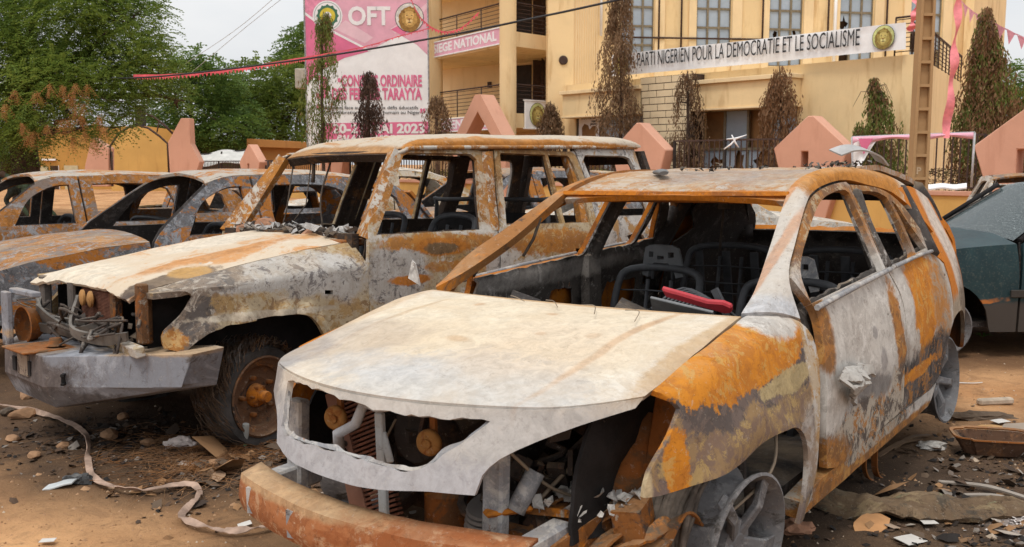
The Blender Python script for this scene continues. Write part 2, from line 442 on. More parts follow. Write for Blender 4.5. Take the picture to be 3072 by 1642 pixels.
# ---------------------------------------------------------------- the white and orange burnt SUV in front
RXM = Matrix.Translation((.0368, 3.4591, 0)) @ Euler((.0149, .0251, R(232.7617)), 'XYZ').to_matrix().to_4x4()
suv = thing('burnt_suv', 'burnt out rounded suv with ash white bonnet and orange rusted wing', 'car', RXM)
def Wx(x, z):
    w = .92 - .5 * max(0, z - .55) ** 2 if z < .93 else .848 - .52 * (z - .93)
    if x > 0: w -= .22 * x * x + .35 * max(0, x - .2) ** 2
    if x < -2.6: w -= .16 * (x + 2.6) ** 2
    if x < -3.1: w -= .5 * (x + 3.1) ** 2
    if z < .4: w -= .3 * (.4 - z) ** 2
    return w
def sidef(x, z, d=0): return (x, Wx(x, z) - d + .003 * fbm((x, z, 3), 4), z)
def nosex(y, z): y = abs(y); return .87 - .5 * y * y - .3 * (z - .59) - 4 * max(0, y - .55) ** 2
HOOD_P = [((.80, 0, .66), (.30, .95, .135), ((.44, .435, .43), (.35, .35, .36), (.50, .475, .44)), .8, .35, .9), ((.45, -.2, .86), (.30, .5, .2), ((.55, .49, .42), (.47, .43, .39), (.52, .42, .31)), 1.2, .6, .7), ((.34, .52, .80), (.030, .035, .2), (.62, .58, .50), .5, .3), ((.34, .52, .80), (.014, .016, .2), (.22, .13, .06), .6, .3), ((.50, -.72, .8), (.3, .12, .3), (.22, .19, .175), 1.3, .5, .7), ((.1, -.72, .9), (.5, .07, .3), (.46, .30, .17), 1.3, .5, .7), ((.66, .55, .72), (.2, .25, .10), (.36, .37, .39), 1.2, .5, .8), ((.78, -.2, .56), (.2, .35, .045), (.26, .255, .26), 1.6, .4, .8), ((.0, .0, .93), (.9, .7, .2), CREAM, .8, .6, .75), ((.62, .25, .78), (.35, .5, .16), ASHG, 1.2, .45, .8), ((.76, 0, .58), (.3, .6, .14), (.40, .40, .42), 1.0, .4, .9), ((.6, -.6, .8), (.22, .16, .3), (.30, .28, .27), 1.2, .4, .9),
          ((-.1, .1, .9), (.022, .022, .1), (.42,.21,.10), 1.2, .7, .5), ((.15, .22, .9), (.018, .02, .1), (.42,.21,.10), 1.2, .7, .5), ((.1, .4, .9), (.03, .03, .1), (.42, .25, .13), 1.2, .7, .5), ((.3, -.02, .9), (.025, .05, .1), (.45, .27, .14), 1.2, .7, .5), ((-.16, -.3, .92), (.03, .02, .1), (.42,.21,.10), 1.2, .7, .5),
          ((.02, .73, .9), (.6, .05, .1), OCHRE, 1.2, .5, .55), ((.05, .50, .9), (.5, .016, .2), (.46, .27, .14), .8, .9, .7), ((.1, -.48, .9), (.4, .02, .2), (.44, .30, .18), .8, .9, .5), ((.38, -.45, .86), (.22, .28, .2), (.40, .34, .29), 1.0, .6, .6), ((.60, -.1, .80), (.12, .3, .2), (.48, .47, .46), 1.0, .6, .7), ((.25, .3, .9), (.3, .25, .2), (.56, .44, .32), 1.0, .7, .5), ((-.36, 0, .93), (.035, .8, .1), (.42, .24, .1), .6, .5, .8)]
M_HOOD = burnt('suv_bonnet_ash', ((.60, .545, .465), (.54, .475, .395), (.64, .60, .535)), [((.50, .39, .28), 2.2, .42, .78, (2.4, 1, 1)), ((.67, .62, .54), 4, .46, .70, (2.6, 1, 1)), ((.40, .35, .31), 6, .53, .74, (3, 1, 1)), ((.47, .30, .17), 3.5, .60, .74, (3, .8, 1))], HOOD_P, off=1, bump=.18, speck=.16, flake=.32, dust=.30, pv=.12)
MOS_LOW = ((.10, .08, .068), (.40, .35, .285), (.36, .17, .055)); MOS_BLACK = ((.045, .040, .039), (.10, .085, .078), (.30, .135, .04)); MOS_MAUVE = ((.165, .122, .105), (.30, .20, .10), (.095, .078, .07)); MOS_PALE = ((.52, .49, .45), (.43, .40, .365), (.58, .55, .51)); MOS_OR = ((.55, .21, .020), (.45, .165, .022), (.50, .27, .07)); MOS_RUSTY = ((.36, .155, .04), (.22, .105, .04), (.44, .23, .07))
M_WING = burnt('suv_wing_rust', MOS_MAUVE, [((.42, .37, .31), 15, .60, .66)],
               [((.0, .88, .64), (.5, .3, .07), ((.30, .20, .10), (.19, .13, .10), (.40, .28, .12)), 2.2, .3, .9), ((-.05, .85, .965), (.66, .4, .275), ((.10, .082, .075), (.15, .115, .10)), .8, .08), ((-.05, .85, .98), (.62, .4, .232), MOS_OR, .6, .05), ((-.30, .86, .74), (.28, .4, .035), (.42, .33, .17), 2.4, .2, .9), ((.40, .85, .66), (.045, .3, .12), MOS_OR, 1.9, .2), ((-.42, .80, .95), (.17, .2, .085), MOS_PALE, 1.0, .3),
                ((-.60, .88, .66), (.06, .2, .5), ((.47, .38, .27), (.40, .24, .10), (.52, .49, .45)), 1.2, .4, .95), ((-.50, .9, .44), (.10, .2, .16), ((.44, .40, .36), (.30, .23, .18)), 1.6, .5, .9), ((.515, .8, .6), (.03, .2, .12), (.5, .40, .25), 1, .4)], off=2, bump=.4)
M_DOORF = burnt('suv_front_door', MOS_PALE, [((.30, .27, .245), 4, .58, .68)],
                [((-.76, .86, .86), (.09, .3, .20), MOS_RUSTY, 1.1, .4), ((-1.25, .9, .72), (.34, .3, .22), MOS_PALE, .8, .5, .8), ((-1.4, .9, .60), (.05, .3, .07), (.27, .25, .24), 1.4, .3, .8), ((-1.33, .9, .74), (.03, .3, .03), (.30, .28, .27), 1.2, .3, .8), ((-1.66, .9, .68), (.07, .3, .30), MOS_RUSTY, 1.6, .4), ((-1.25, .9, .50), (.30, .3, .08), (.20, .185, .175), .9, .3, .95), ((-1.15, .9, .32), (.75, .3, .16), MOS_LOW, 1.0, .25), ((-1.62, .9, .36), (.16, .3, .20), MOS_LOW, 1.3, .3), ((-.75, .9, .30), (.20, .3, .14), MOS_RUSTY, 1.4, .3), ((-1.3, .9, .225), (1.1, .3, .03), MOS_RUSTY, 1.6, .4), ((-1.2, .75, 1.25), (.75, .3, .28), ((.33, .15, .045), (.19, .10, .05), (.42, .32, .2)), .7, .4)], off=4, bump=.35)
M_DOORR = burnt('suv_rear_door', ((.44, .40, .355), (.33, .28, .24), (.50, .46, .41)), [],
                [((-2.18, .86, .80), (.36, .3, .20), MOS_OR, .7, .12), ((-2.12, .9, .60), (.15, .3, .18), MOS_OR, 1.1, .15), ((-2.45, .88, .70), (.16, .3, .26), ((.34, .25, .17), (.40, .18, .05), (.22, .18, .15)), 1.5, .3, .9), ((-1.85, .9, .80), (.10, .3, .18), MOS_PALE, .9, .3), ((-2.2, .9, .38), (.55, .3, .19), MOS_BLACK, 1.0, .25), ((-2.02, .9, .45), (.26, .3, .035), MOS_OR, 2.0, .3), ((-2.1, .75, 1.2), (.6, .3, .22), ((.30, .14, .045), (.17, .09, .045), (.40, .30, .18)), .8, .4)], off=6, bump=.4)
M_QUART = burnt('suv_quarter_rust', ORANGE, [((.36, .14, .03), 5, .5, .66), (OCHRE, 9, .56, .66)], [((-2.95, .75, .95), (.16, .3, .5), (.56, .52, .46), .9, .35, .85), ((-2.9, .9, .55), (.5, .4, .18), (.33, .27, .2), .9, .4), ((-3.2, .8, .6), (.3, .4, .3), UMBER, 1, .4, .6)], off=8, bump=.4)
M_ROOF = burnt('suv_roof', ((.40, .30, .21), (.36, .17, .06), (.44, .39, .34)), [((.42, .38, .34), 5, .50, .62, (2, .5, 1)), (UMBER, 6, .57, .66, (2, .5, 1))], [((-1.7, .1, 1.45), (.4, .5, .2), (.30, .25, .22), 1.3, .4, .7), ((-1.22, 0, 1.32), (.05, .7, .1), ORANGE, 1.0, .4)], off=10, bump=.5)
M_PILL = burnt('suv_left_pillar', (.50, .465, .42), [((.36, .32, .28), 9, .55, .68), (OCHRE, 6, .60, .7)], [((-1.95, .6, 1.4), (.72, .4, .3), (.45, .19, .035), .5, .15), ((-.7, .68, 1.06), (.5, .03, .5), ORANGE, 1.2, .5, .5), ((-1.15, .56, 1.32), (.2, .03, .2), ORANGE, 1, .4, .7), ((-.45, .78, .93), (.16, .2, .08), (.45, .46, .48), .8, .5), ((-2.9, .6, 1.2), (.4, .4, .16), (.52, .45, .36), .8, .4)], off=13, bump=.3)
M_PILR = burnt('suv_right_pillar', (.30, .135, .045), [(ORANGE, 5, .5, .62, (.5, 1, 1)), (UMBER, 6, .54, .66), ((.34, .3, .26), 9, .6, .7)], off=16, bump=.6)
M_INNR = burnt('suv_inner_door', (.085, .075, .068), [((.36, .34, .32), 6, .50, .62), (CHAR, 5, .52, .64), ((.26, .12, .045), 4, .58, .68)], [((-1.2, -.8, .9), (1.2, .3, .05), (.38, .35, .32), 1.6, .6, .6)], off=18, bump=.9)
# bonnet
def hoodf(u, v):
    v = v * 2 - 1
    yc, yr = .725 * v, .745 * v
    xc, xr = -.37 + .012 * v * v, nosex(yr, .826) - .004; zc, zr = .93 + .016 * v * v, .828 - .004 * v * v
    x = xc + (xr - xc) * u; y = yc + (yr - yc) * u + .012 * math.sin(math.pi * u) * v
    z = zc + (zr - zc) * u ** 1.6 + .028 * (1 - v * v) * math.sin(math.pi * (u * .9 + .05)) + .012 * math.exp(-((abs(v) - .62) / .07) ** 2) * (1 - u) * min(1, u * 4)
    z += (.006 * fbm((x, y, 1), 2.5) + .012 * fbm((x * .7, y, 6), 1.3) - .007 * math.exp(-((x - .35 + .25 * y) / .05) ** 2) * (y > -.5)) * min(1, u * 6) * min(1, (1 - u) * 8)
    return x, y, z
hood = ob('bonnet', facing(grid(hoodf, 56, 48), (0, 0, 1)), M_HOOD, suv, smooth=True, solid=.016)
top = [(.745 * v, .828 - .004 * v * v - .004) for v in [i / 10 for i in range(-10, 11)]]
low = [(.735, .795), (.653, .772), (.565, .734), (.486, .689), (.445, .643), (.432, .588)]
chin = [(.30, .588), (.176, .577), (.063, .571), (-.037, .572), (-.155, .572), (-.312, .579), (-.42, .598)]
outer = top + low + chin + [(-y, z) for y, z in low[:-1][::-1]]
gr = [(-.422, .795), (-.37, .810), (-.143, .808), (.009, .798), (.132, .792), (.24, .787), (.335, .788), (.418, .792), (.44, .787), (.425, .773), (.388, .738), (.329, .691), (.266, .644), (.218, .634), (.108, .641), (-.023, .650), (-.179, .646), (-.35, .638), (-.405, .659), (-.414, .727)]
ob('grille_surround', sheet(outer, [gr], lambda y, z: (nosex(y, z) + .004 * fbm((y, z, 7), 5), y, z), .04, jag=.006, out=(1, 0, 0)), M_HOOD, hood, smooth=True, solid=.022)
def ragged(loop, inw, f, seed, step=.012):
    """thin torn flange running round an opening, of uneven width"""
    L = resample(loop, step); n = len(L); cx = sum(p[0] for p in L) / n; cy = sum(p[1] for p in L) / n; V, F = [], []
    for i, (x, y) in enumerate(L):
        a, c = Vector(L[i - 1]), Vector(L[(i + 1) % n]); d = (c - a).normalized(); nn = Vector((-d.y, d.x))
        if nn.dot(Vector((cx - x, cy - y))) < 0: nn = -nn
        w = inw * max(.12, .55 + 1.1 * fbm((i * .11, seed, 0), 1.0, 3)); V += [Vector(f(x, y, 0)), Vector(f(x + nn.x * w, y + nn.y * w, .010 + .006 * fbm((i * .2, 1, seed), 1)))]
    return V, [(2 * i, (2 * i + 1), (2 * ((i + 1) % n) + 1), 2 * ((i + 1) % n)) for i in range(n)]
ob('torn_flange', facing(ragged(gr, .013, lambda y, z, d: (nosex(y, z) - .010 - d, y, z), 5), (1, 0, 0)), M_GREYM, hood, smooth=True, solid=.003)
# wings
def gapz(x): return .945 - .10 * max(0, x + .366) ** 1.0 * .72 - .13 * max(0, x) ** 1.55 * 1.1
def gapy(x): return .723 + .045 * max(0, min(1, (x + .366) / .4)) - .03 * max(0, x - .25)
def wingf(x, s):
    zr = gapz(x) - .075
    if s <= zr: y, z = Wx(x, s), s
    else:
        t = min(1.15, (s - zr) / .11) * math.pi / 2; w0 = Wx(x, zr)
        y = w0 - (w0 - gapy(x) - .012) * (1 - math.cos(t)); z = zr + .075 * math.sin(t)
    return x, y + .004 * fbm((x, s, 9), 3.5) + .018 * math.exp(-((math.hypot(x + .02, s - .26) - .40) / .06) ** 2), z
T = lambda x: gapz(x) + .033
wing = [(-.43, T(-.43)), (-.573, .905), (-.648, .838), (-.651, .759), (-.618, .615), (-.60, .45), (-.56, .30), (-.46, .215), (-.40, .215), (-.43, .277), (-.483, .368), (-.489, .458), (-.444, .531), (-.365, .575), (-.26, .595), (-.12, .60), (.10, .574), (.257, .576), (.475, .574), (.515, .579), (.493, .647), (.408, .737), (.356, .80), (.37, .825), (.40, T(.40) - .01), (.2, T(.2)), (0, T(0)), (-.2, T(-.2))]
wl_ = sheet(wing, [], wingf, .045, out=(0, 1, 0))
ob('wing', wl_, M_WING, suv, smooth=True, solid=.018)
wl2 = ([Vector((v.x, gapy(v.x) - .03 + max(0, v.y - gapy(v.x)) * .25, v.z - .03)) for v in wl_[0]], wl_[1])
wr = ob('wing', mirror(wl2), M_ORANGE, suv, smooth=True, solid=.018)
# A pillars, roof rails, roof
pin = [(-.37, .72, .955), (-.56, .69, 1.013), (-.845, .63, 1.143), (-1.166, .57, 1.326), (-1.3, .555, 1.378), (-1.5, .55, 1.412), (-1.8, .55, 1.428), (-2.3, .555, 1.405), (-2.7, .575, 1.345), (-3.0, .60, 1.26), (-3.22, .62, 1.15)]
pou = [(-.585, .852, .914), (-.65, .783, 1.055), (-.873, .724, 1.168), (-1.153, .66, 1.292), (-1.303, .636, 1.337), (-1.52, .623, 1.363), (-1.78, .62, 1.369), (-2.05, .635, 1.335), (-2.34, .66, 1.29), (-2.53, .702, 1.211), (-2.62, .75, 1.11)]
pl = facing(strip(pin, pou, 6, .022, 6, (0, .75, .66)), (0, 1, .6))
ob('roof_pillar', pl, M_PILL, suv, smooth=True, solid=.045)
ob('roof_pillar', mirror(pl), M_PILR, suv, smooth=True, solid=.045)
def rooff(u, v):
    s = v * 2 - 1; x0 = -1.235 + .07 * s * s; x = x0 + (-3.28 - x0) * u
    zc = 1.322 + .09 * min(1, (x0 - x) / .42) ** .6 - .15 * max(0, (-2.35 - x) / .95) ** 1.7
    y = s * (.56 + .02 * u); z = zc + .012 * s * s * u - .02 * s * s * (1 - min(1, u * 6))
    return x, y, z + .012 * fbm((x, y, 2), 2.2) * min(1, u * 9)
ob('roof', facing(grid(rooff, 44, 26), (0, 0, 1)), M_ROOF, suv, smooth=True, solid=.028)
hd = facing(strip([(-1.17, .575, 1.326), (-1.21, .3, 1.322), (-1.24, 0, 1.320), (-1.21, -.3, 1.322), (-1.17, -.575, 1.326)], [(-1.25, .56, 1.285), (-1.30, .3, 1.283), (-1.33, 0, 1.282), (-1.30, -.3, 1.283), (-1.25, -.56, 1.285)], 3), (.5, 0, -1))
ob('windscreen_header', hd, M_ORANGE, suv, smooth=True, solid=.02)
# quarter panels, doors, sills
qp = [(-2.36, 1.288), (-2.53, 1.211), (-2.66, 1.125), (-2.735, 1.05), (-2.63, 1.0), (-2.51, .962), (-2.66, .894), (-2.682, .767), (-2.666, .623), (-2.58, .535), (-2.63, .58), (-2.80, .61), (-2.98, .585), (-3.1, .50), (-3.17, .36), (-3.3, .32), (-3.46, .36), (-3.52, .5), (-3.53, .8), (-3.48, .95), (-3.40, 1.07), (-3.24, 1.16), (-3.0, 1.24), (-2.7, 1.30)]
q = sheet(qp, [[(-3.12, .78), (-3.17, .78), (-3.16, .9), (-3.11, .91)]], lambda x, z: sidef(x, z), .05, out=(0, 1, 0))
ob('quarter_panel', q, M_QUART, suv, smooth=True, solid=.02); ob('quarter_panel', mirror(q), M_QUART, suv, smooth=True, solid=.02)
fd = [(-.74, .925), (-.665, 1.05), (-.885, 1.163), (-1.155, 1.281), (-1.317, 1.328), (-1.538, 1.354), (-1.76, 1.360), (-1.79, 1.345), (-1.75, 1.15), (-1.715, .97), (-1.775, .85), (-1.775, .756), (-1.73, .60), (-1.71, .32), (-.80, .305), (-.69, .42), (-.682, .62), (-.722, .80)]
fw = [(-.73, .945), (-.785, 1.07), (-1.08, 1.205), (-1.33, 1.293), (-1.56, 1.325), (-1.70, 1.326), (-1.735, 1.31), (-1.71, 1.16), (-1.69, 1.04), (-1.67, .968)]
rd = [(-1.80, 1.345), (-1.96, 1.335), (-2.16, 1.315), (-2.30, 1.282), (-2.42, 1.225), (-2.50, 1.13), (-2.54, 1.03), (-2.50, .968), (-2.64, .89), (-2.668, .767), (-2.65, .63), (-2.55, .50), (-2.33, .32), (-1.72, .32), (-1.745, .60), (-1.79, .756), (-1.79, .85), (-1.73, .97), (-1.765, 1.15)]
rw = [(-1.79, 1.315), (-1.935, 1.311), (-2.14, 1.293), (-2.245, 1.262), (-2.25, 1.18), (-2.215, 1.0), (-2.19, .978), (-1.755, .972), (-1.785, 1.12)]
rw2 = [(-2.285, 1.243), (-2.33, 1.225), (-2.39, 1.11), (-2.46, .99), (-2.25, .982), (-2.29, 1.12)]
def dent(x, z, d=0):
    p = sidef(x, z, d); k = .02 * math.exp(-((x + 1.1) ** 2 + (z - .62) ** 2) / .03) + .012 * math.exp(-((x + 2.2) ** 2 + (z - .5) ** 2) / .02)
    return p[0], p[1] - k + .006 * math.exp(-((z - .60) / .03) ** 2), p[2]
for s in (1, -1):
    mf = (lambda v: v) if s > 0 else mirror
    d1 = ob('front_door', mf(sheet(fd, [fw, [(-1.735, .79), (-1.72, .80), (-1.715, .785), (-1.73, .775)], [(-1.55, .785), (-1.54, .795), (-1.53, .785), (-1.54, .775)]], dent, .05, out=(0, 1, 0))), M_DOORF if s > 0 else M_ORANGE, suv, smooth=True, solid=.03)
    d2 = ob('rear_door', mf(sheet(rd, [rw, rw2, [(-2.60, .82), (-2.62, .83), (-2.61, .845), (-2.595, .835)]], dent, .05, out=(0, 1, 0))), M_DOORR if s > 0 else M_ORANGE, suv, smooth=True, solid=.03)
    bm = B(); add_tube(bm, [(-.72, s * .865, .935), (-1.2, s * .862, .955), (-1.70, s * .853, .968)], .012, 6)
    ob('window_rail', bm, M_GREYM, d1)
    bm = B(); add_tube(bm, [(-1.74, s * .852, .97), (-2.2, s * .845, .978), (-2.48, s * .84, .972)], .010, 6)
    ob('window_rail', bm, M_GREYM, d2)
    sl_ = sheet([(-.45, .235), (-.60, .30), (-2.28, .30), (-2.34, .31), (-2.27, .235), (-2.22, .215), (-.45, .212)], [], lambda x, z: sidef(x, z, .004), .06, out=(0, 1, 0))
    ob('sill', mf(sl_), M_DOORF if s > 0 else M_RUSTY, suv, smooth=True, solid=.06)
    for dd, out_, win, hs in ((d1, fd, [fw], [[(-1.36, .60), (-1.60, .60), (-1.60, .79), (-1.40, .80)], [(-.95, .62), (-1.2, .62), (-1.2, .74), (-.98, .74)], [(-1.05, .80), (-1.1, .80), (-1.1, .84), (-1.05, .84)]]),
                              (d2, rd, [rw, rw2], [[(-1.95, .60), (-2.3, .60), (-2.3, .76), (-1.98, .77)], [(-2.4, .70), (-2.46, .70), (-2.46, .76), (-2.4, .76)]])):
        inn = sheet(out_, win + hs, lambda x, z: (x, Wx(x, z) - .075 - (.018 * math.sin((x * 9)) * math.sin(z * 16) if z < .9 else 0) + (.03 if z > .93 else 0), z), .06, jag=.006, out=(0, -1, 0))
        ob('inner_panel', mf(inn), M_INNR, dd, smooth=True, solid=.012)
    bm = B(); add_box(bm, (-1.75, s * .79, .62), (.15, .06, .7)); add_tube(bm, [(-1.76, s * .80, .95), (-1.80, s * .70, 1.15), (-1.84, s * .625, 1.31)], [.055, .045, .05], 8, smooth=4)
    ob('centre_pillar', bm, M_INNR, suv, bevel=.012)
    bm = B(); add_tube(bm, [(-2.52, s * .80, .93), (-2.60, s * .68, 1.16), (-2.62, s * .61, 1.28)], [.075, .06, .06], 8, smooth=4)
    ob('rear_pillar', bm, M_CHAR, suv, smooth=True); bm = B()
    add_tube(bm, [(-3.42, s * .62, .93), (-3.36, s * .60, 1.1), (-3.1, s * .58, 1.25)], [.085, .07, .07], 8, smooth=4)
    ob('rear_pillar', bm, M_CHAR, suv, smooth=True)
    il = sheet([(-2.55, .3), (-3.45, .3), (-3.45, .95), (-3.2, 1.2), (-2.7, 1.27), (-2.62, 1.15), (-2.78, 1.03), (-2.6, .95)], [], lambda x, z: (x, Wx(x, z) - .13 - .02 * fbm((x, z, 5), 6), z), .07, out=(0, -1, 0))
    ob('inner_quarter', mf(il), M_CHAR, suv, smooth=True, solid=.01)
# tailgate
tg = sheet([(-.62, .38), (.62, .38), (.72, .6), (.72, .93), (.64, 1.1), (.55, 1.24), (-.55, 1.24), (-.64, 1.1), (-.72, .93), (-.72, .6)], [[(-.56, .97), (.56, .97), (.5, 1.16), (.46, 1.185), (-.46, 1.185), (-.5, 1.16)]], lambda y, z: (-3.56 + .16 * y * y + max(0, z - .93) * 1.0, y, z), .07, out=(-1, 0, 0))
tgo = ob('tailgate', tg, M_QUART, suv, smooth=True, solid=.04, off=1)
ob('inner_panel', facing(([v + Vector((.055, 0, 0)) for v in tg[0]], tg[1]), (1, 0, 0)), M_CHAR, tgo, smooth=True, solid=.01)
# floor, bulkhead, cabin remains
bm = B(); add_box(bm, (-1.6, 0, .26), (3.5, 1.6, .04)); add_box(bm, (-1.5, 0, .33), (2.4, .3, .12))
ob('floor_pan', bm, M_CHAR, suv)
bm = B(); add_box(bm, (-.34, 0, .62), (.04, 1.5, .58)); add_box(bm, (-.42, 0, .885), (.16, 1.42, .03))
add_tube(bm, [(-.62, -.72, .80), (-.60, 0, .82), (-.62, .72, .80)], .035, 8)
ob('bulkhead', bm, M_CHAR, suv, bevel=.01)
bm = B(); rg = random.Random(8)
for i in range(30):
    c = (rg.uniform(-.95, -.45), rg.uniform(-.6, .62), rg.uniform(.66, .84)); add_box(bm, c, (rg.uniform(.03, .16), rg.uniform(.03, .2), rg.uniform(.02, .07)), Euler((rg.uniform(-.6, .6), rg.uniform(-.6, .6), rg.uniform(0, 3))))
scraps(bm, (-1.1, 0, .5), .7, 120, .06, rg, .6, .12)
stuff(ob('burnt_cabin_remains', bm, M_CHAR, suv))
cr_ = random.Random(44); bm = B()
for k in range(9):
    y = .12 + k * .018; add_tube(bm, [(-.80 - k * .006, y, .86), (-.98, y + .06, .93 - k * .006), (-1.05, y + .20, .86 - k * .012)], .006, 5, smooth=4)
add_box(bm, (-1.02, .37, .82), (.02, .03, .25), Euler((.5, 0, 0)))
ob('seat_spring_fan', bm, M_FRAME, suv)
seat(suv, -1.80, -.37, .38, .885, .50, M_FRAME, hm=plain('grey_headrest', (.11, .115, .12), .6))
seat(suv, -1.78, .37, .36, .86, .50, M_FRAME, hm=M_GREYM)
seat(suv, -2.62, -.33, .42, .93, .56, M_FRAME, head=False); seat(suv, -2.62, .33, .42, .93, .56, M_FRAME, head=False)
bm = B()
for i in range(7): add_box(bm, (-2.65, -.55 + i * .18, .70), (.012, .05, .42), Euler((0, .15, 0)))
ob('seat_slat', bm, M_FRAME, suv)
bm = B(); add_box(bm, (-2.55, -.35, 1.22), (.05, .06, .10)); add_tube(bm, [(-2.55, -.35, 1.21), (-2.53, -.37, .92)], .008, 5); ob('hanging_strap', bm, M_WIRE, suv)
bm = B(); add_tube(bm, [(-1.02, -.605, 1.22), (-.99, -.63, 1.12), (-.93, -.65, 1.04)], .008, 5)
ob('hanging_strap', bm, M_WIRE, suv)
# mirror stubs
mo_ = [(-.737, .668), (-.773, .692), (-.859, .695), (-1.01, .669), (-1.173, .639), (-1.203, .621), (-1.255, .575), (-1.167, .604), (-1.081, .611), (-1.016, .597), (-.994, .547), (-.945, .521), (-.893, .556), (-.825, .582), (-.763, .624)]
mh_ = [[(-.762, .66), (-.825, .65), (-.82, .625), (-.766, .637)], [(-.865, .655), (-.941, .639), (-.927, .619), (-.869, .628)]]
M_MELT = burnt('mirror_melt', (.40, .38, .35), [((.52, .50, .47), 9, .5, .6), ((.12, .10, .09), 7, .54, .62)], off=35, bump=.9, dust=0)
ms = sheet(mo_, mh_, lambda x, z: (x * .96 - .04, Wx(x, z) + .015 + .075 * math.exp(-((x + .85) / .13) ** 2 - ((z - .63) / .06) ** 2) + .03 * fbm((x * 9, z * 9, 1), 1.4), z), .016, jag=.006, out=(0, 1, 0))
ob('melted_mirror', ms, M_MELT, suv, smooth=True, solid=.016)
bm = B(); add_prism(bm, [(-.36, -.80, .96), (-.42, -.93, .98), (-.44, -.92, 1.06), (-.40, -.86, 1.05)], (.015, .01, 0)); ob('mirror_shell', bm, M_ASHY, suv)
# front end: beam, radiator, horns, struts, engine lumps
def beam(u, v):
    y = -.60 + 1.2 * u; x = .90 - .31 * y * y; a = v * 4
    P = [(-.08, .065), (0, .055), (.012, -.02), (0, -.062), (-.08, -.065)]; i = min(int(a), 3); t = a - i
    return x + P[i][0] + (P[i + 1][0] - P[i][0]) * t, y, .405 + .02 * (1 - u) * 0 + P[i][1] + (P[i + 1][1] - P[i][1]) * t + .006 * fbm((x, y, v), 3)
M_BEAM = burnt('bumper_beam_rust', ((.40, .16, .065), (.31, .115, .045), (.47, .28, .16)), [((.30, .10, .035), 4, .48, .64, (1, .5, 2)), ((.50, .34, .22), 9, .58, .68), (UMBER, 6, .62, .72)], [((.75, -.35, .47), (.3, .5, .03), (.52, .36, .2), 1.2, .5, .7)], off=21, bump=.5)
bo = shade(ob('bumper_beam', grid(beam, 30, 8), M_BEAM, suv, solid=.012), 35)
bm = B()
for y in (-.50, .50, -.22):
    bm = B(); add_box(bm, (.90 - .31 * y * y + .012, y, .40), (.012, .035, .09), Euler((0, 0, .62 * -y))); ob('beam_plate', bm, M_GREYM, bo)
bm = B()
for y in (-.535, .535):
    bm = B(); add_box(bm, (.64, y * 1.02, .41), (.26, .07, .09)); ob('crash_horn', bm, M_GREYM, suv, bevel=.008)
for y in (-.535, .365):
    bm = B(); add_box(bm, (.60, y, .48), (.05, .075, .42), Euler((0, -.08, 0))); ob('front_post', bm, M_GREYM, suv, bevel=.008)
bm = B(); add_box(bm, (.665, -.045, .53), (.02, .035, .40)); add_box(bm, (.665, -.02, .62), (.012, .03, .10), Euler((.3, 0, 0)))
ob('centre_strut', bm, burnt('pale_strut', (.42, .43, .43), [(UMBER, 9, .58, .7), (OCHRE, 6, .62, .72)], off=30), suv, bevel=.004)
bm = B(); add_tube(bm, [(.69, -.085, .765), (.70, -.12, .69), (.70, -.205, .645), (.69, -.215, .575)], [.016, .018, .02, .018], 6)
ob('bonnet_stay', bm, M_HOOD, suv)
for y, z, x in ((-.31, .66, .62), (.116, .644, .62)):
    bm = B(); add_lathe(bm, [(0, .012), (.014, .012), (.016, .004), (.030, .007), (.040, .002), (.043, -.004), (.043, -.014), (.03, -.03), (0, -.034)], 24, Matrix.Translation((x, y, z)) @ Matrix.Rotation(R(90), 4, 'Y') @ Matrix.Rotation(R(-14), 4, 'X'))
    hn = shade(ob('horn', bm, burnt('horn_ochre', (.36, .17, .05), [(RUST, 12, .5, .6)], off=34), suv), 40)
    bm = B(); add_box(bm, (x - .03, y, z + .06), (.012, .022, .10)); ob('bracket', bm, M_RUSTY, hn)
M_RAD = plain('radiator_rust', (.16, .065, .04), .85, .35, 30, .5)
bm = B()
Rm = Matrix.Translation((.56, -.22, .50)) @ Matrix.Rotation(R(24), 4, 'X') @ Matrix.Rotation(R(-8), 4, 'Y')
for i in range(34): add_box(bm, (0, 0.03, -.25 + i * .0152), (.022, .15, .008), None)
bmesh.ops.transform(bm, matrix=Rm, verts=bm.verts); ob('radiator', bm, M_RAD, suv)
bm = B(); add_box(bm, (0, -.085, 0), (.03, .08, .56)); bmesh.ops.transform(bm, matrix=Rm, verts=bm.verts); ob('radiator_tank', bm, plain('radiator_tank', (.20, .10, .07), .8), suv)
bm = B(); add_lathe(bm, [(0, .17), (.045, .168), (.055, .15), (.06, .10), (.085, .08), (.09, -.12), (.07, -.14), (0, -.14)], 20, Matrix.Translation((.42, .02, .33)))
shade(ob('reservoir', bm, M_RUSTY, suv), 40)
bm = B()
for i in range(14): add_lathe(bm, [(.0, 0), (.085, 0), (.092, .006), (.085, .012), (0, .012)], 20, Matrix.Translation((.50 - i * .004, .235, .20 + i * .016)) @ Matrix.Rotation(.25, 4, 'Y'))
shade(ob('ribbed_hose', bm, plain('ribbed_grey', (.15, .135, .125), .85), suv), 40)
bm = B(); add_tube(bm, [(.50, .444, .58), (.57, .415, .47)], .03, 12); ob('steel_tube', bm, M_GREYM, suv)
bm = B(); add_box(bm, (.585, .40, .475), (.15, .045, .018), Euler((0, 0, -.6))); ob('tow_bracket', bm, M_ORANGE, suv, bevel=.008)
bm = B(); rg = random.Random(3)
add_box(bm, (.05, -.05, .50), (.62, .62, .42)); add_box(bm, (.30, -.15, .50), (.18, .26, .26), Euler((0, .2, .1))); add_box(bm, (.10, .10, .72), (.4, .45, .10), Euler((0, .1, 0)))
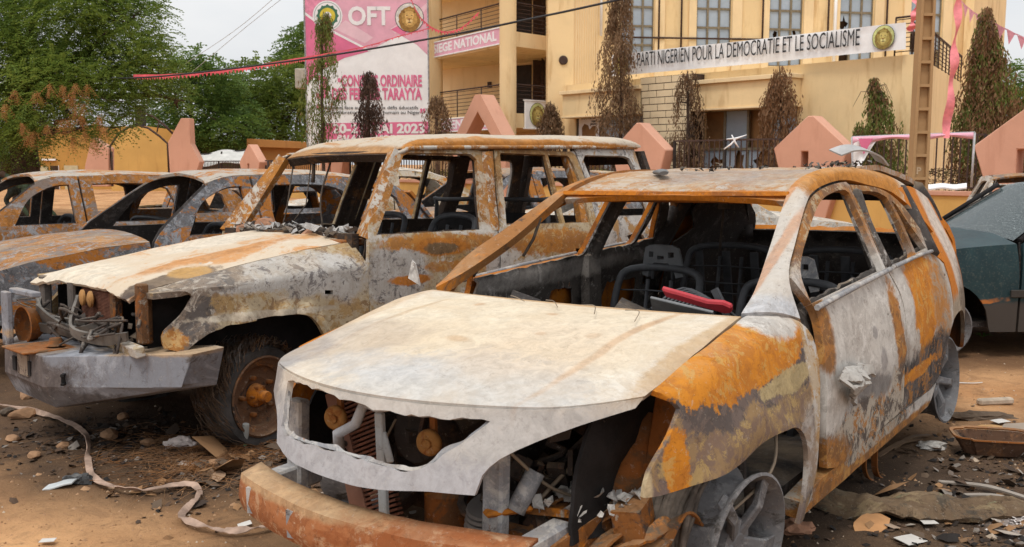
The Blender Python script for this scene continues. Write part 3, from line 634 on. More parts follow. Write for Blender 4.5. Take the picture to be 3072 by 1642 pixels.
for i in range(130): add_box(bm, (rg.uniform(-.15, .50), rg.uniform(-.48, .50), rg.uniform(.28, .72)), (rg.uniform(.02, .13), rg.uniform(.02, .13), rg.uniform(.01, .07)), Euler((rg.random() * 3, rg.random() * 3, rg.random() * 3)))
for i in range(22):
    p0 = Vector((rg.uniform(.2, .55), rg.uniform(-.5, .5), rg.uniform(.35, .7))); add_tube(bm, [p0, p0 + Vector((rg.uniform(-.1, .15), rg.uniform(-.2, .2), rg.uniform(-.1, .1))), p0 + Vector((rg.uniform(-.2, .1), rg.uniform(-.3, .3), rg.uniform(-.25, 0)))], rg.uniform(.004, .016), 6, smooth=4)
add_lathe(bm, [(0, .12), (.1, .12), (.12, .08), (.12, -.08), (0, -.08)], 18, Matrix.Translation((.38, -.05, .60)) @ Matrix.Rotation(R(80), 4, 'Y'))
shade(ob('engine', bm, burnt('engine_soot', (.05, .04, .035), [((.13, .07, .045), 6, .5, .65), ((.15, .14, .13), 11, .6, .68)], off=33, bump=.9), suv, bevel=.012), 40)
bm = B(); add_box(bm, (.32, .56, .40), (.62, .10, .10), Euler((0, .10, -.06))); add_box(bm, (.36, .70, .44), (.12, .09, .10), Euler((.1, .1, .2))); add_box(bm, (.52, .42, .36), (.05, .30, .07)); add_box(bm, (.36, .45, .44), (.30, .20, .025), Euler((.05, -.15, .2)))
for i in range(12):
    y0 = .40 + .03 * i; P_ = [(rg.uniform(.45, .60), y0, rg.uniform(.30, .40)), (rg.uniform(.36, .45), y0 + .03, rg.uniform(.36, .46)), (rg.uniform(.22, .32), y0 + .06, rg.uniform(.36, .44)), (rg.uniform(.05, .2), y0 + .06, rg.uniform(.30, .40))]
    V_, F_ = strip(P_, [(p[0] + rg.uniform(-.01, .02), p[1] + rg.uniform(.02, .06), p[2] + rg.uniform(-.03, .03)) for p in P_], 3); mm = mesh_from([v + Vector((0, 0, .012 * fbm(v * 12, 1))) for v in V_], F_); bm.from_mesh(mm)
ob('front_rail', bm, burnt('rail_rust', (.26, .105, .03), [(ORANGE, 7, .52, .6), (UMBER, 9, .5, .6), ((.4, .33, .26), 16, .58, .64)], off=37, bump=.9), suv, solid=.008)
bm = B(); scraps(bm, (.33, .5, .45), .2, 90, .03, rg, .7, .03); stuff(ob('ash_heap', bm, M_ASHY, suv))
for s in (1, -1):
    il = sheet([(-.32, .28), (.55, .40), (.5, .62), (.30, .78), (-.32, .86)], [[(.0, .55), (.1, .52), (.16, .60), (.08, .68), (.0, .65)]], lambda x, z: (x, .60 + .03 * fbm((x, z, 8), 5) + .08 * max(0, .5 - z), z), .06, out=(0, 1, 0))
    ob('inner_arch', il if s > 0 else mirror(il), M_SOOT, suv, smooth=True, solid=.012)
    bm = B(); add_box(bm, (.13, s * .70, .66), (.035, .12, .26), Euler((0, -.35, 0))); add_tube(bm, [(.05, s * .60, .66), (.27, s * .57, .42)], [.05, .09], 10)
    ob('strut_tower', bm, M_RUSTY, suv, bevel=.006)
M_GW = plain('grey_wire', (.22, .17, .12), .7)
bm = B(); add_tube(bm, [(.58, .40, .66), (.46, .48, .52), (.33, .60, .46), (.22, .72, .44)], .0055, 5, smooth=5); ob('loose_wire', bm, M_GW, suv)
bm = B(); add_tube(bm, [(.52, .43, .46), (.35, .5, .58), (.20, .56, .60), (.2, .60, .50)], .007, 5, smooth=5); ob('loose_wire', bm, M_GW, suv)
bm = B(); add_tube(bm, [(.12, .88, .40), (-.2, .9, .46), (-.35, .86, .56)], .006, 5, smooth=5); ob('loose_wire', bm, M_GW, suv)
bm = B(); add_tube(bm, [(.62, -.02, .70), (.60, -.10, .60), (.58, -.14, .55)], .004, 5, smooth=4); ob('loose_wire', bm, M_GW, suv)
bm = B()
for k in range(4): add_tube(bm, [(-.34 + .03 * k, -.28 + .2 * k, .953), (-.27 + .02 * k, -.2 + .2 * k, .962), (-.22 + .06 * k, -.12 + .2 * k, .958)], .0018, 4, smooth=4)
stuff(ob('loose_wire', bm, M_GW, suv))
bm = B(); rg = random.Random(12)
for k in range(7):
    p0 = Vector((-2.02 + .01 * k, .30 + rg.uniform(-.02, .02), 1.36)); add_tube(bm, [p0, p0 + Vector((.01, .0, -.12)), p0 + Vector((rg.uniform(-.02, .02), rg.uniform(-.02, .02), -.3 + rg.uniform(-.05, .05)))], .006, 4)
ob('hanging_rag', bm, M_SOOT, suv)
for s in (1, -1):
    al = sheet([(-2.30, .2), (-3.2, .25), (-3.1, .60), (-2.72, .68), (-2.38, .55)], [], lambda x, z: (x, .60, z), .2, out=(0, 1, 0)); ob('inner_arch', al if s > 0 else mirror(al), M_SOOT, suv, solid=.02)
# wheels
rim(suv, (.02, .85, .29), .24, .15, M_ALLOY, 5, lean=-4, steer=-5)
tw = B(); rg = random.Random(6)
for k in range(60):                                        # collapsed tyre cords hanging over the front of the rim
    y0 = rg.uniform(.66, .83); r0 = rg.uniform(.245, .275); a0 = rg.uniform(1.2, 2.0); a1 = rg.uniform(-.9, -.2); m = 7; Pt = []
    for q in range(m):
        a = a0 + (a1 - a0) * q / (m - 1); rr = r0 + .03 * (q / (m - 1)) ** 2 * rg.uniform(0, 1.5); Pt.append((.02 + rr * math.cos(a), y0 + rg.uniform(-.012, .012) - .02 * q / m, max(.012, .29 + rr * math.sin(a))))
    Pt.append((Pt[-1][0] + rg.uniform(-.05, .10), y0 + rg.uniform(-.05, .02), .012)); add_tube(tw, Pt, [.008] * 3 + [.012] * 5, 5, smooth=2)
ob('tyre_cord', tw, plain('tyre_cord_grey', (.12, .098, .08), .9, .4, 14, .5), suv)
rim(suv, (-2.70, .79, .245), .235, .19, M_ALLOY, 5, lean=3, steer=-3)
rim(suv, (-.03, -.80, .25), .24, .19, M_ALLOY, 5, side=-1); rim(suv, (-2.715, -.80, .24), .24, .19, M_ALLOY, 5, side=-1)
# things lying on it
bx = B(); V = [(-.55, .16, .955), (-.60, .12, .915), (-1.02, .46, .81), (-.98, .52, .855)]
bm = B(); add_prism(bm, [(-.28, -.035, 0), (-.24, .035, 0), (.24, .05, 0), (.29, .03, 0), (.29, -.03, 0), (.22, -.045, 0), (.1, -.02, 0), (-.1, -.03, 0)], (0, 0, .045))
red = ob('red_plastic_trim', bm, plain('red_plastic', (.42, .035, .045), .45, .15, 5, .1), None, bevel=.012)
red.matrix_world = RXM @ Matrix.Translation((-.70, .375, .925)) @ Euler((-1.0, .20, R(100)), 'XYZ').to_matrix().to_4x4() @ Matrix.Diagonal((.52, .62, .62, 1))
tag(red, 'red plastic trim piece lying behind the windscreen opening of the white suv', 'plastic trim')
bm = B(); add_box(bm, (0, 0, 0), (.44, .10, .012)); gp = ob('grey_plastic_tray', bm, plain('grey_plastic', (.16, .165, .17), .5), None, bevel=.003)
gp.matrix_world = RXM @ Matrix.Translation((-.68, .33, .89)) @ Euler((-.8, .18, R(100)), 'XYZ').to_matrix().to_4x4() @ Matrix.Diagonal((.6, .8, 1, 1)); tag(gp, 'flat dark grey plastic tray under the red trim piece', 'tray')
bm = B(); rg = random.Random(21)
for k in range(16):
    y = rg.choice((rg.uniform(.25, .56), rg.uniform(.40, .56), rg.uniform(-.45, .5))); x = -1.50 - .9 * rg.random(); z = rooff((x + 1.235) / -2.05, (y / .57 + 1) / 2)[2]
    scraps(bm, (x, y, z + .004), .05, 6, .016, rg, .7, .014)
dbr = ob('charred_debris', bm, burnt('char_flake', (.06, .055, .05), [((.17, .16, .15), 20, .5, .6), (CHAR, 12, .5, .6)], off=39), None); dbr.matrix_world = RXM; tag(stuff(dbr), 'charred flakes of headlining scattered over the roof of the white suv', 'debris')
bm = B(); pts = [(-.16, 0, 0), (-.08, .015, .03), (0, .02, .035), (.1, .015, .015), (.17, 0, -.03)]
V, F = strip([(p[0], -.05, p[2]) for p in pts], [(p[0], .05, p[2] + .01) for p in pts], 3)
mr = ob('curved_panel_scrap', (V, F), plain('scrap_grey', (.36, .35, .34), .6), None, smooth=True, solid=.008); mr.matrix_world = RXM @ Matrix.Translation((-2.35, .50, 1.475)) @ Euler((.2, .1, R(150)), 'XYZ').to_matrix().to_4x4()
tag(mr, 'curved grey scrap of bodywork sticking up from the suv roof', 'scrap')
bm = B(); add_tube(bm, [(-.1, 0, 0), (0, .01, .012), (.1, 0, 0)], [.03, .04, .028], 8, smooth=3)
rl = ob('rolled_grey_mat', bm, plain('mat_grey', (.17, .17, .17), .8), None); rl.matrix_world = RXM @ Matrix.Translation((-1.52, -.22, 1.418)) @ Matrix.Rotation(R(40), 4, 'Z') @ Matrix.Diagonal((.9, .8, .38, 1)); tag(rl, 'small roll of grey mat lying on the front of the suv roof', 'mat')
# ---------------------------------------------------------------- the tall boxy burnt four-wheel drive behind it
LCM = Matrix.Translation((-1.8945, 5.5631, 0)) @ Euler((.0231, -.0236, R(224.7558)), 'XYZ').to_matrix().to_4x4()
lc = thing('burnt_off_roader', 'tall boxy burnt off-roader with upright windows and steel winch bumper in second row', 'car', LCM)
def interp(tab, x):
    tab = sorted(tab)
    if x <= tab[0][0]: return tab[0][1]
    for (a, b), (c, d) in zip(tab, tab[1:]):
        if x <= c: return b + (d - b) * (x - a) / (c - a)
    return tab[-1][1]
def Wl(x, z):
    w = .87 - .03 * max(0, .8 - z) ** 2 if z < 1.04 else .868 - .36 * (z - 1.04)
    if x > .35: w -= .25 * (x - .35)
    if x < -3.3: w -= .9 * (x + 3.3) ** 2
    return w
LZC = [(-3.5, 1.045), (-2.55, .965), (-1.51, .932), (-.634, .903), (-.45, .902), (-.13, .88), (.21, .856), (.46, .842), (.7, .83)]
LZS = [(-.7, 1.05), (-.576, 1.038), (-.331, 1.01), (-.055, .965), (.2, .92), (.394, .883), (.592, .841), (.66, .822)]
ARCH = [(-.40, .44), (-.36, .50), (-.311, .55), (-.285, .598), (-.221, .66), (-.094, .678), (.147, .660), (.33, .635), (.40, .60), (.439, .573), (.478, .536)]
def lside(x, z, d=0):
    g = .014 * math.exp(-((z - interp(LZC, x)) / .007) ** 2) + .009 * math.exp(-((z - interp(LZC, x) + .10) / .006) ** 2) * (x < -.62)
    return x, Wl(x, z) - d - g + .004 * fbm((x, z, 1.3), 3), z
def lwing(x, s):
    zc, zs = interp(LZC, x), interp(LZS, x)
    dm = min(math.hypot(x - a, s - b) for a, b in ARCH)
    fl = .036 * (1 - min(1, max(0, (dm - .048) / .02))) 
    if s <= zc: y, z = Wl(x, s) + fl, s
    else:
        t = (s - zc) / .17; y = Wl(x, zc) - .17 * t; z = zc + (zs - zc) * min(1.05, t) ** .8
    return x, y + .005 * fbm((x, s, 4), 3), z
M_LH = burnt('offroader_bonnet', (.57, .48, .37), [((.52, .25, .09), 2.6, .46, .62, (1, .7, 1)), ((.60, .53, .44), 5, .54, .64), ((.33, .30, .28), 6, .56, .66)],
             [((.0, .35, .95), (.5, .10, .2), (.48, .22, .075), 1.0, .5), ((.45, .62, .86), (.32, .10, .2), UMBER, 1.4, .3), ((.30, .58, .9), (.10, .12, .2), OCHRE, 1.2, .3), ((.55, -.3, .84), (.22, .5, .2), (.63, .56, .45), .8, .5, .8), ((-.2, -.2, 1.0), (.3, .3, .2), (.60, .53, .43), .9, .5, .8)], off=41, bump=.2, speck=.1, flake=.25)
L_OCH = ((.36, .24, .11), (.44, .36, .24), (.25, .16, .085)); L_PALE = ((.47, .45, .42), (.40, .375, .34), (.17, .155, .15)); L_OR = ((.43, .18, .035), (.34, .155, .045), (.46, .29, .12)); L_DK = ((.10, .088, .082), (.19, .15, .12), (.38, .34, .29))
M_LW = burnt('offroader_wing', L_OCH, [((.52, .50, .47), 13, .60, .66)],
             [((-.1, .80, .90), (.6, .3, .10), L_PALE, 1.2, .3), ((-.36, .87, .80), (.30, .3, .12), L_PALE, 1.3, .4, .95), ((.50, .85, .68), (.19, .3, .22), L_DK, 1.3, .2), ((.25, .78, .90), (.16, .2, .06), L_DK, 1.8, .3, .9), ((.52, .85, .60), (.06, .3, .06), L_OR, 2.0, .3), ((-.2, .87, .66), (.34, .3, .10), L_OCH, 1.2, .4), ((.05, .9, .69), (.42, .3, .02), (.50, .44, .35), 2.2, .3, .8)], off=43, bump=.4, speck=.3, flake=.8)
M_LD = burnt('offroader_door', L_OCH, [((.52, .49, .44), 2.6, .52, .58, (.6, 1, 1))],
             [((-.85, .87, .86), (.22, .3, .24), L_PALE, 1.3, .3), ((-1.25, .87, 1.03), (.6, .3, .05), L_OR, 1.8, .3), ((-2.2, .87, .99), (.5, .3, .08), L_OR, 1.8, .3), ((-1.22, .87, 1.0), (.22, .3, .055), (.40, .15, .025), .9, .2), ((-1.2, .87, .99), (.13, .3, .035), (.16, .10, .05), 1.2, .3), ((-.95, .87, .81), (.14, .3, .03), (.43, .16, .03), 1.4, .3), ((-1.4, .87, .88), (.3, .3, .035), L_OR, 2.2, .3, .9), ((-1.7, .87, .8), (.10, .3, .3), L_PALE, 1.8, .3, .9), ((-1.0, .75, 1.35), (1.1, .3, .26), ((.36, .16, .04), (.44, .37, .28), (.25, .12, .04)), .8, .3), ((-2.2, .68, 1.5), (.5, .2, .3), ((.30, .17, .065), (.22, .12, .05), (.42, .34, .22)), .9, .4)], off=47, bump=.4, speck=.3, flake=.75)
M_LR = burnt('offroader_roof', (.50, .43, .34), [((.42, .18, .045), 3, .50, .62), ((.40, .37, .33), 7, .55, .65)], [((-2.3, .66, 1.63), (1.6, .075, .085), (.40, .165, .035), .7, .25), ((-1.0, 0, 1.58), (.12, .9, .06), (.38, .20, .08), 1.0, .5)], off=51, bump=.4)
M_LP = burnt('offroader_pillar', ((.40, .17, .035), (.27, .12, .04), (.46, .40, .32)), [((.48, .45, .40), 4, .53, .58, (1, 1, .4))], off=53, bump=.5)
M_LQ = burnt('offroader_quarter', L_PALE, [((.34, .20, .085), 4, .50, .57), ((.46, .45, .44), 7, .54, .64), (UMBER, 8, .60, .70)], off=55, bump=.5)
M_LIN = burnt('offroader_inside', (.055, .04, .032), [((.14, .075, .035), 4, .5, .62), (CHAR, 6, .5, .62), ((.2, .17, .14), 14, .62, .7)], off=57, bump=.8)
def lhood(u, v):
    s = v * 2 - 1; x = -.62 - .10 * (1 - s * s) + u * (1.30 + .05 * (1 - s * s))
    x += .004 * fbm((s * 2, 0, 1), 3) * u; z = interp(LZS, x) + .035 * (1 - s ** 4) * (1 - .45 * u) + .012 * math.exp(-((abs(s) - .5) / .10) ** 2)
    z += .008 * fbm((x, s, 2), 2.0) - .022 * max(0, (u - .93) / .07) ** 2
    if u > .985: z -= .012 * (fbm((s * 3, 5, 0), 2) + .5)
    return x, .695 * s, z
ob('bonnet', facing(grid(lhood, 40, 34), (0, 0, 1)), M_LH, lc, smooth=True, solid=.018)
TT = lambda x: interp(LZC, x) + .165
wv = sheet([(-.64, TT(-.64)), (-.642, .90), (-.645, .66), (-.64, .46), (-.46, .42)] + ARCH + [(.56, .56), (.565, .60), (.556, .642), (.474, .723), (.421, .807), (.45, .838), (.60, .84), (.63, TT(.62) - .02), (.45, TT(.45)), (.2, TT(.2)), (-.1, TT(-.1)), (-.4, TT(-.4))], [[(-.345, .79), (-.40, .785), (-.40, .762), (-.345, .767)]], lwing, .024, out=(0, 1, 0))
ob('wing', wv, M_LW, lc, smooth=True, solid=.03); ob('wing', mirror(wv), M_LW, lc, smooth=True, solid=.03)
ldf = [(-.655, 1.06), (-.80, 1.27), (-1.02, 1.575), (-1.06, 1.597), (-1.69, 1.612), (-1.735, 1.60), (-1.69, 1.12), (-1.69, .95), (-1.69, .40), (-.655, .40)]
lwf = [(-.72, 1.085), (-.84, 1.25), (-1.05, 1.555), (-1.09, 1.572), (-1.62, 1.583), (-1.66, 1.55), (-1.60, 1.30), (-1.56, 1.095)]
ldr = [(-1.705, 1.085), (-1.745, 1.12), (-1.842, 1.615), (-1.86, 1.628), (-2.635, 1.628), (-2.66, 1.61), (-2.70, 1.42), (-2.70, 1.12), (-2.69, .70), (-2.55, .62), (-2.40, .45), (-2.30, .38), (-1.71, .40)]
lwr = [(-1.785, 1.12), (-1.888, 1.585), (-1.90, 1.60), (-2.335, 1.600), (-2.33, 1.12)]
lwr2 = [(-2.36, 1.12), (-2.365, 1.60), (-2.57, 1.60), (-2.59, 1.585), (-2.635, 1.42), (-2.625, 1.12)]
lq = [(-2.705, 1.08), (-2.71, 1.42), (-2.69, 1.56), (-2.67, 1.66), (-3.40, 1.68), (-3.43, 1.45), (-3.47, 1.1), (-3.48, .62), (-3.40, .5), (-3.2, .5), (-3.1, .65), (-2.95, .74), (-2.8, .74), (-2.705, .70)]
lqw = [(-2.76, 1.16), (-2.77, 1.40), (-2.735, 1.57), (-2.77, 1.61), (-3.25, 1.615), (-3.30, 1.60), (-3.34, 1.48), (-3.36, 1.20), (-3.33, 1.16)]
for s in (1, -1):
    mf = (lambda v: v) if s > 0 else mirror
    sets = (('front_door', ldf, [lwf], M_LD), ('rear_door', ldr, [lwr, lwr2, [(-2.44, .94), (-2.53, .935), (-2.53, .91), (-2.44, .915)]], M_LD), ('quarter_panel', lq, [lqw, [(-3.03, 1.01), (-3.08, 1.025), (-3.2, 1.02), (-3.24, .98), (-3.22, .945), (-3.06, .95)]], M_LQ))
    for nm, o_, h_, m_ in sets:
        p_ = ob(nm, mf(sheet(o_, h_, lside, .05, out=(0, 1, 0))), m_, lc, smooth=True, solid=.028)
        k = ob('inner_panel', mf(sheet(o_, h_[:2] if nm == 'rear_door' else h_[:1], lambda x, z: (x, Wl(x, z) - .06 - (.02 * math.sin(x * 8) * math.sin(z * 14) if z < 1.0 else -.012), z), .07, jag=.004, out=(0, -1, 0))), M_LIN, p_, smooth=True, solid=.012)
    bm = B(); add_box(bm, (-1.69, s * .79, .75), (.14, .05, .65)); ob('centre_post', bm, M_LIN, lc)
    bp = facing(strip([(-1.62, s * .842, 1.085), (-1.66, s * .76, 1.32), (-1.72, s * .672, 1.60)], [(-1.72, s * .842, 1.085), (-1.76, s * .76, 1.32), (-1.82, s * .672, 1.61)], 3, .012, 5, (0, s, 0)), (0, s, 0))
    ob('centre_pillar', bp, M_LP if s > 0 else M_LIN, lc, smooth=True, solid=.07)
    cp = facing(strip([(-2.56, s * .825, 1.1), (-2.60, s * .72, 1.38), (-2.58, s * .635, 1.63)], [(-2.72, s * .825, 1.1), (-2.76, s * .72, 1.38), (-2.76, s * .635, 1.64)], 3, .01, 5, (0, s, 0)), (0, s, 0))
    ob('rear_pillar', cp, M_LP if s > 0 else M_LIN, lc, smooth=True, solid=.06)
    ap = facing(strip([(-.735, s * .695, 1.055), (-.89, s * .648, 1.30), (-1.045, s * .60, 1.55)], [(-.66, s * .855, 1.06), (-.84, s * .765, 1.32), (-1.04, s * .675, 1.575)], 4, .03, 5, (.3, s * .8, 0)), (.3, s, 0))
    ob('windscreen_pillar', ap, M_LP, lc, smooth=True, solid=.05)
    bm = B(); add_tube(bm, [(-.98, s * .655, 1.552), (-1.07, s * .678, 1.588), (-1.17, s * .682, 1.607), (-1.9, s * .674, 1.636), (-2.65, s * .664, 1.665), (-3.42, s * .64, 1.688)], .014, 6, smooth=4)
    ob('gutter', bm, M_LP, lc)
def lroof(u, v):
    x = -.955 - 2.53 * u; zg = interp([(-3.5, 1.69), (-2.65, 1.667), (-1.9, 1.638), (-1.17, 1.608), (-1.07, 1.588), (-.95, 1.548)], x)
    a = v * math.pi; s = math.cos(a); y = .665 * math.copysign(abs(s) ** .42, s) - .02 * s * 0
    hgt = (.085 * min(1, .35 + 1.6 * u ** .55)) * (1 if u < .9 else 1 - .55 * ((u - .9) / .1) ** 2)
    z = zg + hgt * abs(math.sin(a)) ** .55 + .02 * (1 - (y / .66) ** 2) * min(1, u * 5)
    y *= 1 - .05 * max(0, (u - .93) / .07) ** 2
    x += .09 * (y / .66) ** 2 * (1 - min(1, u * 8)) * -1
    return x, y, z + .008 * fbm((x, y, 6), 2.0)
ob('roof', facing(grid(lroof, 44, 40), (0, 0, 1)), M_LR, lc, smooth=True, solid=.02)
hd = facing(strip([(-1.03, .62, 1.565), (-.97, .3, 1.568), (-.955, 0, 1.570), (-.97, -.3, 1.568), (-1.03, -.62, 1.565)], [(-1.06, .61, 1.515), (-1.03, .3, 1.525), (-1.02, 0, 1.53), (-1.03, -.3, 1.525), (-1.06, -.61, 1.515)], 4), (1, 0, -.3))
ob('windscreen_header', hd, M_LIN, lc, smooth=True, solid=.03)
bk = sheet([(-.84, .5), (.84, .5), (.84, 1.1), (.66, 1.66), (-.66, 1.66), (-.84, 1.1)], [[(-.72, 1.14), (-.08, 1.14), (-.08, 1.56), (-.58, 1.56)], [(.72, 1.14), (.08, 1.14), (.08, 1.56), (.58, 1.56)]], lambda y, z: (-3.50 + max(0, z - 1.1) * .10, y, z), .09, out=(-1, 0, 0))
ob('rear_doors', bk, M_LIN, lc, smooth=True, solid=.05, off=1)
bm = B(); add_box(bm, (-1.9, 0, .42), (3.1, 1.64, .05)); add_box(bm, (-.64, 0, .78), (.05, 1.5, .62)); ob('floor_pan', bm, M_LIN, lc)
bm = B(); add_box(bm, (-.68, 0, 1.035), (.22, 1.40, .04)); ob('scuttle', bm, M_RUSTY, lc, bevel=.01)
for y in (-.38, .38): seat(lc, -1.75, y, .62, 1.16, .46, M_FRAME, head=False, n=4)
bm = B()
add_tube(bm, [(-2.4, -.62, .7), (-2.42, -.62, 1.24), (-2.42, -.55, 1.28), (-2.42, .55, 1.28), (-2.42, .62, 1.24), (-2.4, .62, .7)], .018, 7, smooth=3); ob('bench_frame', bm, M_FRAME, lc)
ob('bench_back', sheet([(-.6, .68), (.6, .68), (.6, 1.14), (.55, 1.18), (-.55, 1.18), (-.6, 1.14)], [[(a, b), (a + .03, b), (a + .03, b + .03), (a, b + .03)] for a in (-.45, -.2, .1, .35) for b in (.85, 1.02)], lambda y, z: (-2.38 - .1 * (z - .7), y, z), .1), M_SOOT, lc, solid=.02)
bm = B()
add_tube(bm, [(-1.06, -.58, 1.52), (-.98, -.55, 1.2), (-.9, -.5, 1.05)], .006, 4); add_tube(bm, [(-1.06, -.35, 1.53), (-1.0, -.33, 1.25), (-.85, -.36, 1.06)], .005, 4)
add_tube(bm, [(-1.05, -.3, 1.53), (-1.04, -.3, 1.40)], .014, 5); add_tube(bm, [(-1.05, -.1, 1.53), (-.98, -.12, 1.3), (-.95, -.05, 1.08)], .008, 4, smooth=3)
stuff(ob('hanging_wire', bm, M_WIRE, lc))
# front end
M_STEEL = burnt('winch_bumper_steel', (.23, .24, .27), [((.33, .345, .38), 3, .48, .6), ((.12, .105, .10), 4, .54, .64), ((.3, .17, .08), 7, .62, .70)], [((.95, .0, .42), (.3, .55, .12), (.13, .11, .105), 1.4, .4), ((.9, .35, .27), (.3, .5, .06), (.11, .10, .10), 1.4, .4, .9), ((.75, .5, .56), (.5, .9, .035), (.42, .30, .19), 1.0, .4)], off=61, bump=.3)
prof = {}
def bsec(y):
    a = abs(y)
    if a <= .30: xt, zt, xm, zm, xb, zb = .95, .505, .955, .35, .90, .235
    else:
        t = (a - .30) / .70; xt, zt = .95 - .45 * t, .505 + .045 * t; xm, zm = .955 - .42 * t, .35 + .03 * t; xb, zb = .90 - .36 * t, .235 + .13 * t
    k = max(0, (a - .86) / .14)
    return [(xt - .28 * (1 - .4 * k), zt + .015), (xt, zt), (xm, zm), (xb, zb), (xb - .22, zb - .01)]
ys = [-1.0, -.92, -.86, -.6, -.305, -.295, 0, .295, .305, .6, .86, .92, 1.0]
V = []; F = []
for y in ys:
    for j_, (x, z) in enumerate(bsec(y)):
        k_ = (1, 1, .93, .84, .84)[j_] if abs(y) > .31 else 1
        V.append((x + (0 if j_ else 0), y * k_ + (1 - k_) * math.copysign(.30, y) if abs(y) > .31 else y, z))
for i in range(len(ys) - 1):
    for j in range(4): F.append((i * 5 + j, (i + 1) * 5 + j, (i + 1) * 5 + j + 1, i * 5 + j + 1))
F += [(0, 1, 2, 3, 4), tuple((len(ys) - 1) * 5 + q for q in (4, 3, 2, 1, 0))]
bp = ob('winch_bumper', facing((([Vector(v) for v in V]), F), (1, 0, .3)), M_STEEL, lc, solid=.02, bevel=.008)
for y0, w_ in ((-.12, .05), (.10, .05)):
    bm = B(); add_box(bm, (.955, y0, .42), (.012, w_, .075)); ob('slot', bm, M_SOOT, bp)
bm = B(); add_box(bm, (.958, .02, .43), (.010, .15, .11)); ob('fairlead_plate', bm, burnt('plate', (.28, .22, .17), [(UMBER, 8, .5, .6)], off=63), bp)
bm = B(); add_box(bm, (.90, .42, .42), (.016, .05, .012), Euler((0, 0, -.57))); add_box(bm, (.90, .42, .375), (.016, .05, .012), Euler((0, 0, -.57))); add_box(bm, (.90, .42, .40), (.016, .02, .05), Euler((0, 0, -.57))); ob('jack_slot', bm, M_SOOT, bp)
bm = B(); add_box(bm, (.86, .02, .51), (.3, .34, .012)); add_lathe(bm, [(0, .03), (.03, .03), (.035, 0), (.05, -.01)], 12, Matrix.Translation((.82, .10, .535))); ob('winch_cover', bm, M_RUSTY, bp, bevel=.004)
bm = B(); add_lathe(bm, [(.02, -.02), (.06, -.015), (.088, .02), (.10, .075), (.106, .08), (.10, .085), (.088, .06), (.05, .02), (.0, .01)], 28, Matrix.Translation((.78, -.28, .60)) @ Matrix.Rotation(R(90), 4, 'Y') @ Matrix.Rotation(R(-6), 4, 'X'))
shade(ob('driving_lamp', bm, M_RUSTY, lc), 40)
bm = B(); add_box(bm, (.93, -.30, .64), (.03, .10, .30)); add_box(bm, (.88, -.16, .79), (.05, .36, .03)); ob('bull_bar', bm, M_STEEL, lc, bevel=.006)
bm = B()
for i in range(30): add_box(bm, (.60, .12, .575 + i * .0075), (.02, .42, .0035))
for i in range(22): add_box(bm, (.602, -.08 + i * .019, .69), (.012, .004, .23))
ob('radiator', bm, M_RAD, lc)
for y, nm in ((-.005, 1), (.104, 2)):
    bm = B(); add_lathe(bm, [(0, .012), (.018, .012), (.036, .006), (.045, 0), (.045, -.012), (0, -.03)], 20, Matrix.Translation((.64, y, .755)) @ Matrix.Rotation(R(90), 4, 'Y') @ Matrix.Rotation(R(10), 4, 'X')); shade(ob('horn', bm, burnt('horn_rust', (.42, .22, .08), [(RUST, 9, .5, .6)], off=66), lc), 40)
for p in (((.62, .72, .73), (.05, .06, .30)), ((.55, .60, .70), (.05, .06, .28)), ((.62, -.20, .70), (.03, .07, .26)), ((.60, .36, .70), (.05, .06, .28)), ((.62, -.62, .70), (.05, .08, .28))):
    bm = B(); add_box(bm, *p); ob('front_post', bm, burnt('front_post_rust', (.15, .075, .035), [(RUST, 9, .5, .6), ((.3, .27, .23), 12, .56, .64), (CHAR, 6, .5, .62)], off=68, bump=.8) if p[0][1] > .3 else burnt('front_post_dark', (.12, .105, .095), [((.26, .24, .22), 9, .54, .62), (RUST, 7, .58, .66)], off=69), lc, bevel=.008)
bm = B(); add_box(bm, (.655, .58, .555), (.05, .48, .055), Euler((0, .2, -.10))); ob('valance', bm, M_LD, lc, bevel=.006)
bm = B(); rg = random.Random(30)
for k in range(34): add_box(bm, (rg.uniform(.55, .74), rg.uniform(-.55, .62), rg.uniform(.535, .66)), (rg.uniform(.01, .05), rg.uniform(.03, .12), rg.uniform(.003, .012)), Euler((rg.uniform(-1, 1), rg.uniform(-1, 1), rg.random() * 3)))
for k in range(34):
    p0 = Vector((rg.uniform(.58, .74), rg.uniform(-.5, .6), rg.uniform(.56, .74))); add_tube(bm, [p0, p0 + Vector((rg.uniform(0, .1), rg.uniform(-.2, .2), rg.uniform(-.1, .06))), p0 + Vector((rg.uniform(-.05, .1), rg.uniform(-.3, .3), rg.uniform(-.16, 0)))], rg.uniform(.003, .012), 5, smooth=4)
stuff(ob('nose_wreckage', bm, burnt('nose_wreck', (.075, .062, .055), [((.20, .185, .17), 11, .54, .62), ((.26, .12, .04), 7, .56, .64)], off=65, bump=.8), lc))
bm = B(); rg = random.Random(31)
for k in range(5):
    y0 = rg.uniform(-.45, .1); P = [(.70 + rg.uniform(0, .1), y0, .62 + rg.uniform(0, .14)), (.76 + rg.uniform(0, .06), y0 + .2, .57 + rg.uniform(0, .05)), (.74, y0 + .42, .56 + rg.uniform(-.01, .04)), (.70, y0 + .62, .575 + rg.uniform(0, .03))]
    A = [Vector(p) for p in P]; V, F = strip([a for a in A], [a + Vector((.01, .02, .04 + .03 * rg.random())) for a in A], 2); 
    bb = bmesh.new(); mm = mesh_from(V, F); bm.from_mesh(mm); bb.free()
ob('melted_grille', bm, plain('melted_plastic', (.13, .115, .10), .7, .35, 9, .3), lc, smooth=True, solid=.014)
bm = B(); add_box(bm, (.1, 0, .62), (.75, .66, .42)); add_box(bm, (.3, .5, .66), (.3, .2, .2)); add_box(bm, (.15, 0, .45), (1.2, .8, .1)); ob('engine', bm, M_SOOT, lc, bevel=.02)
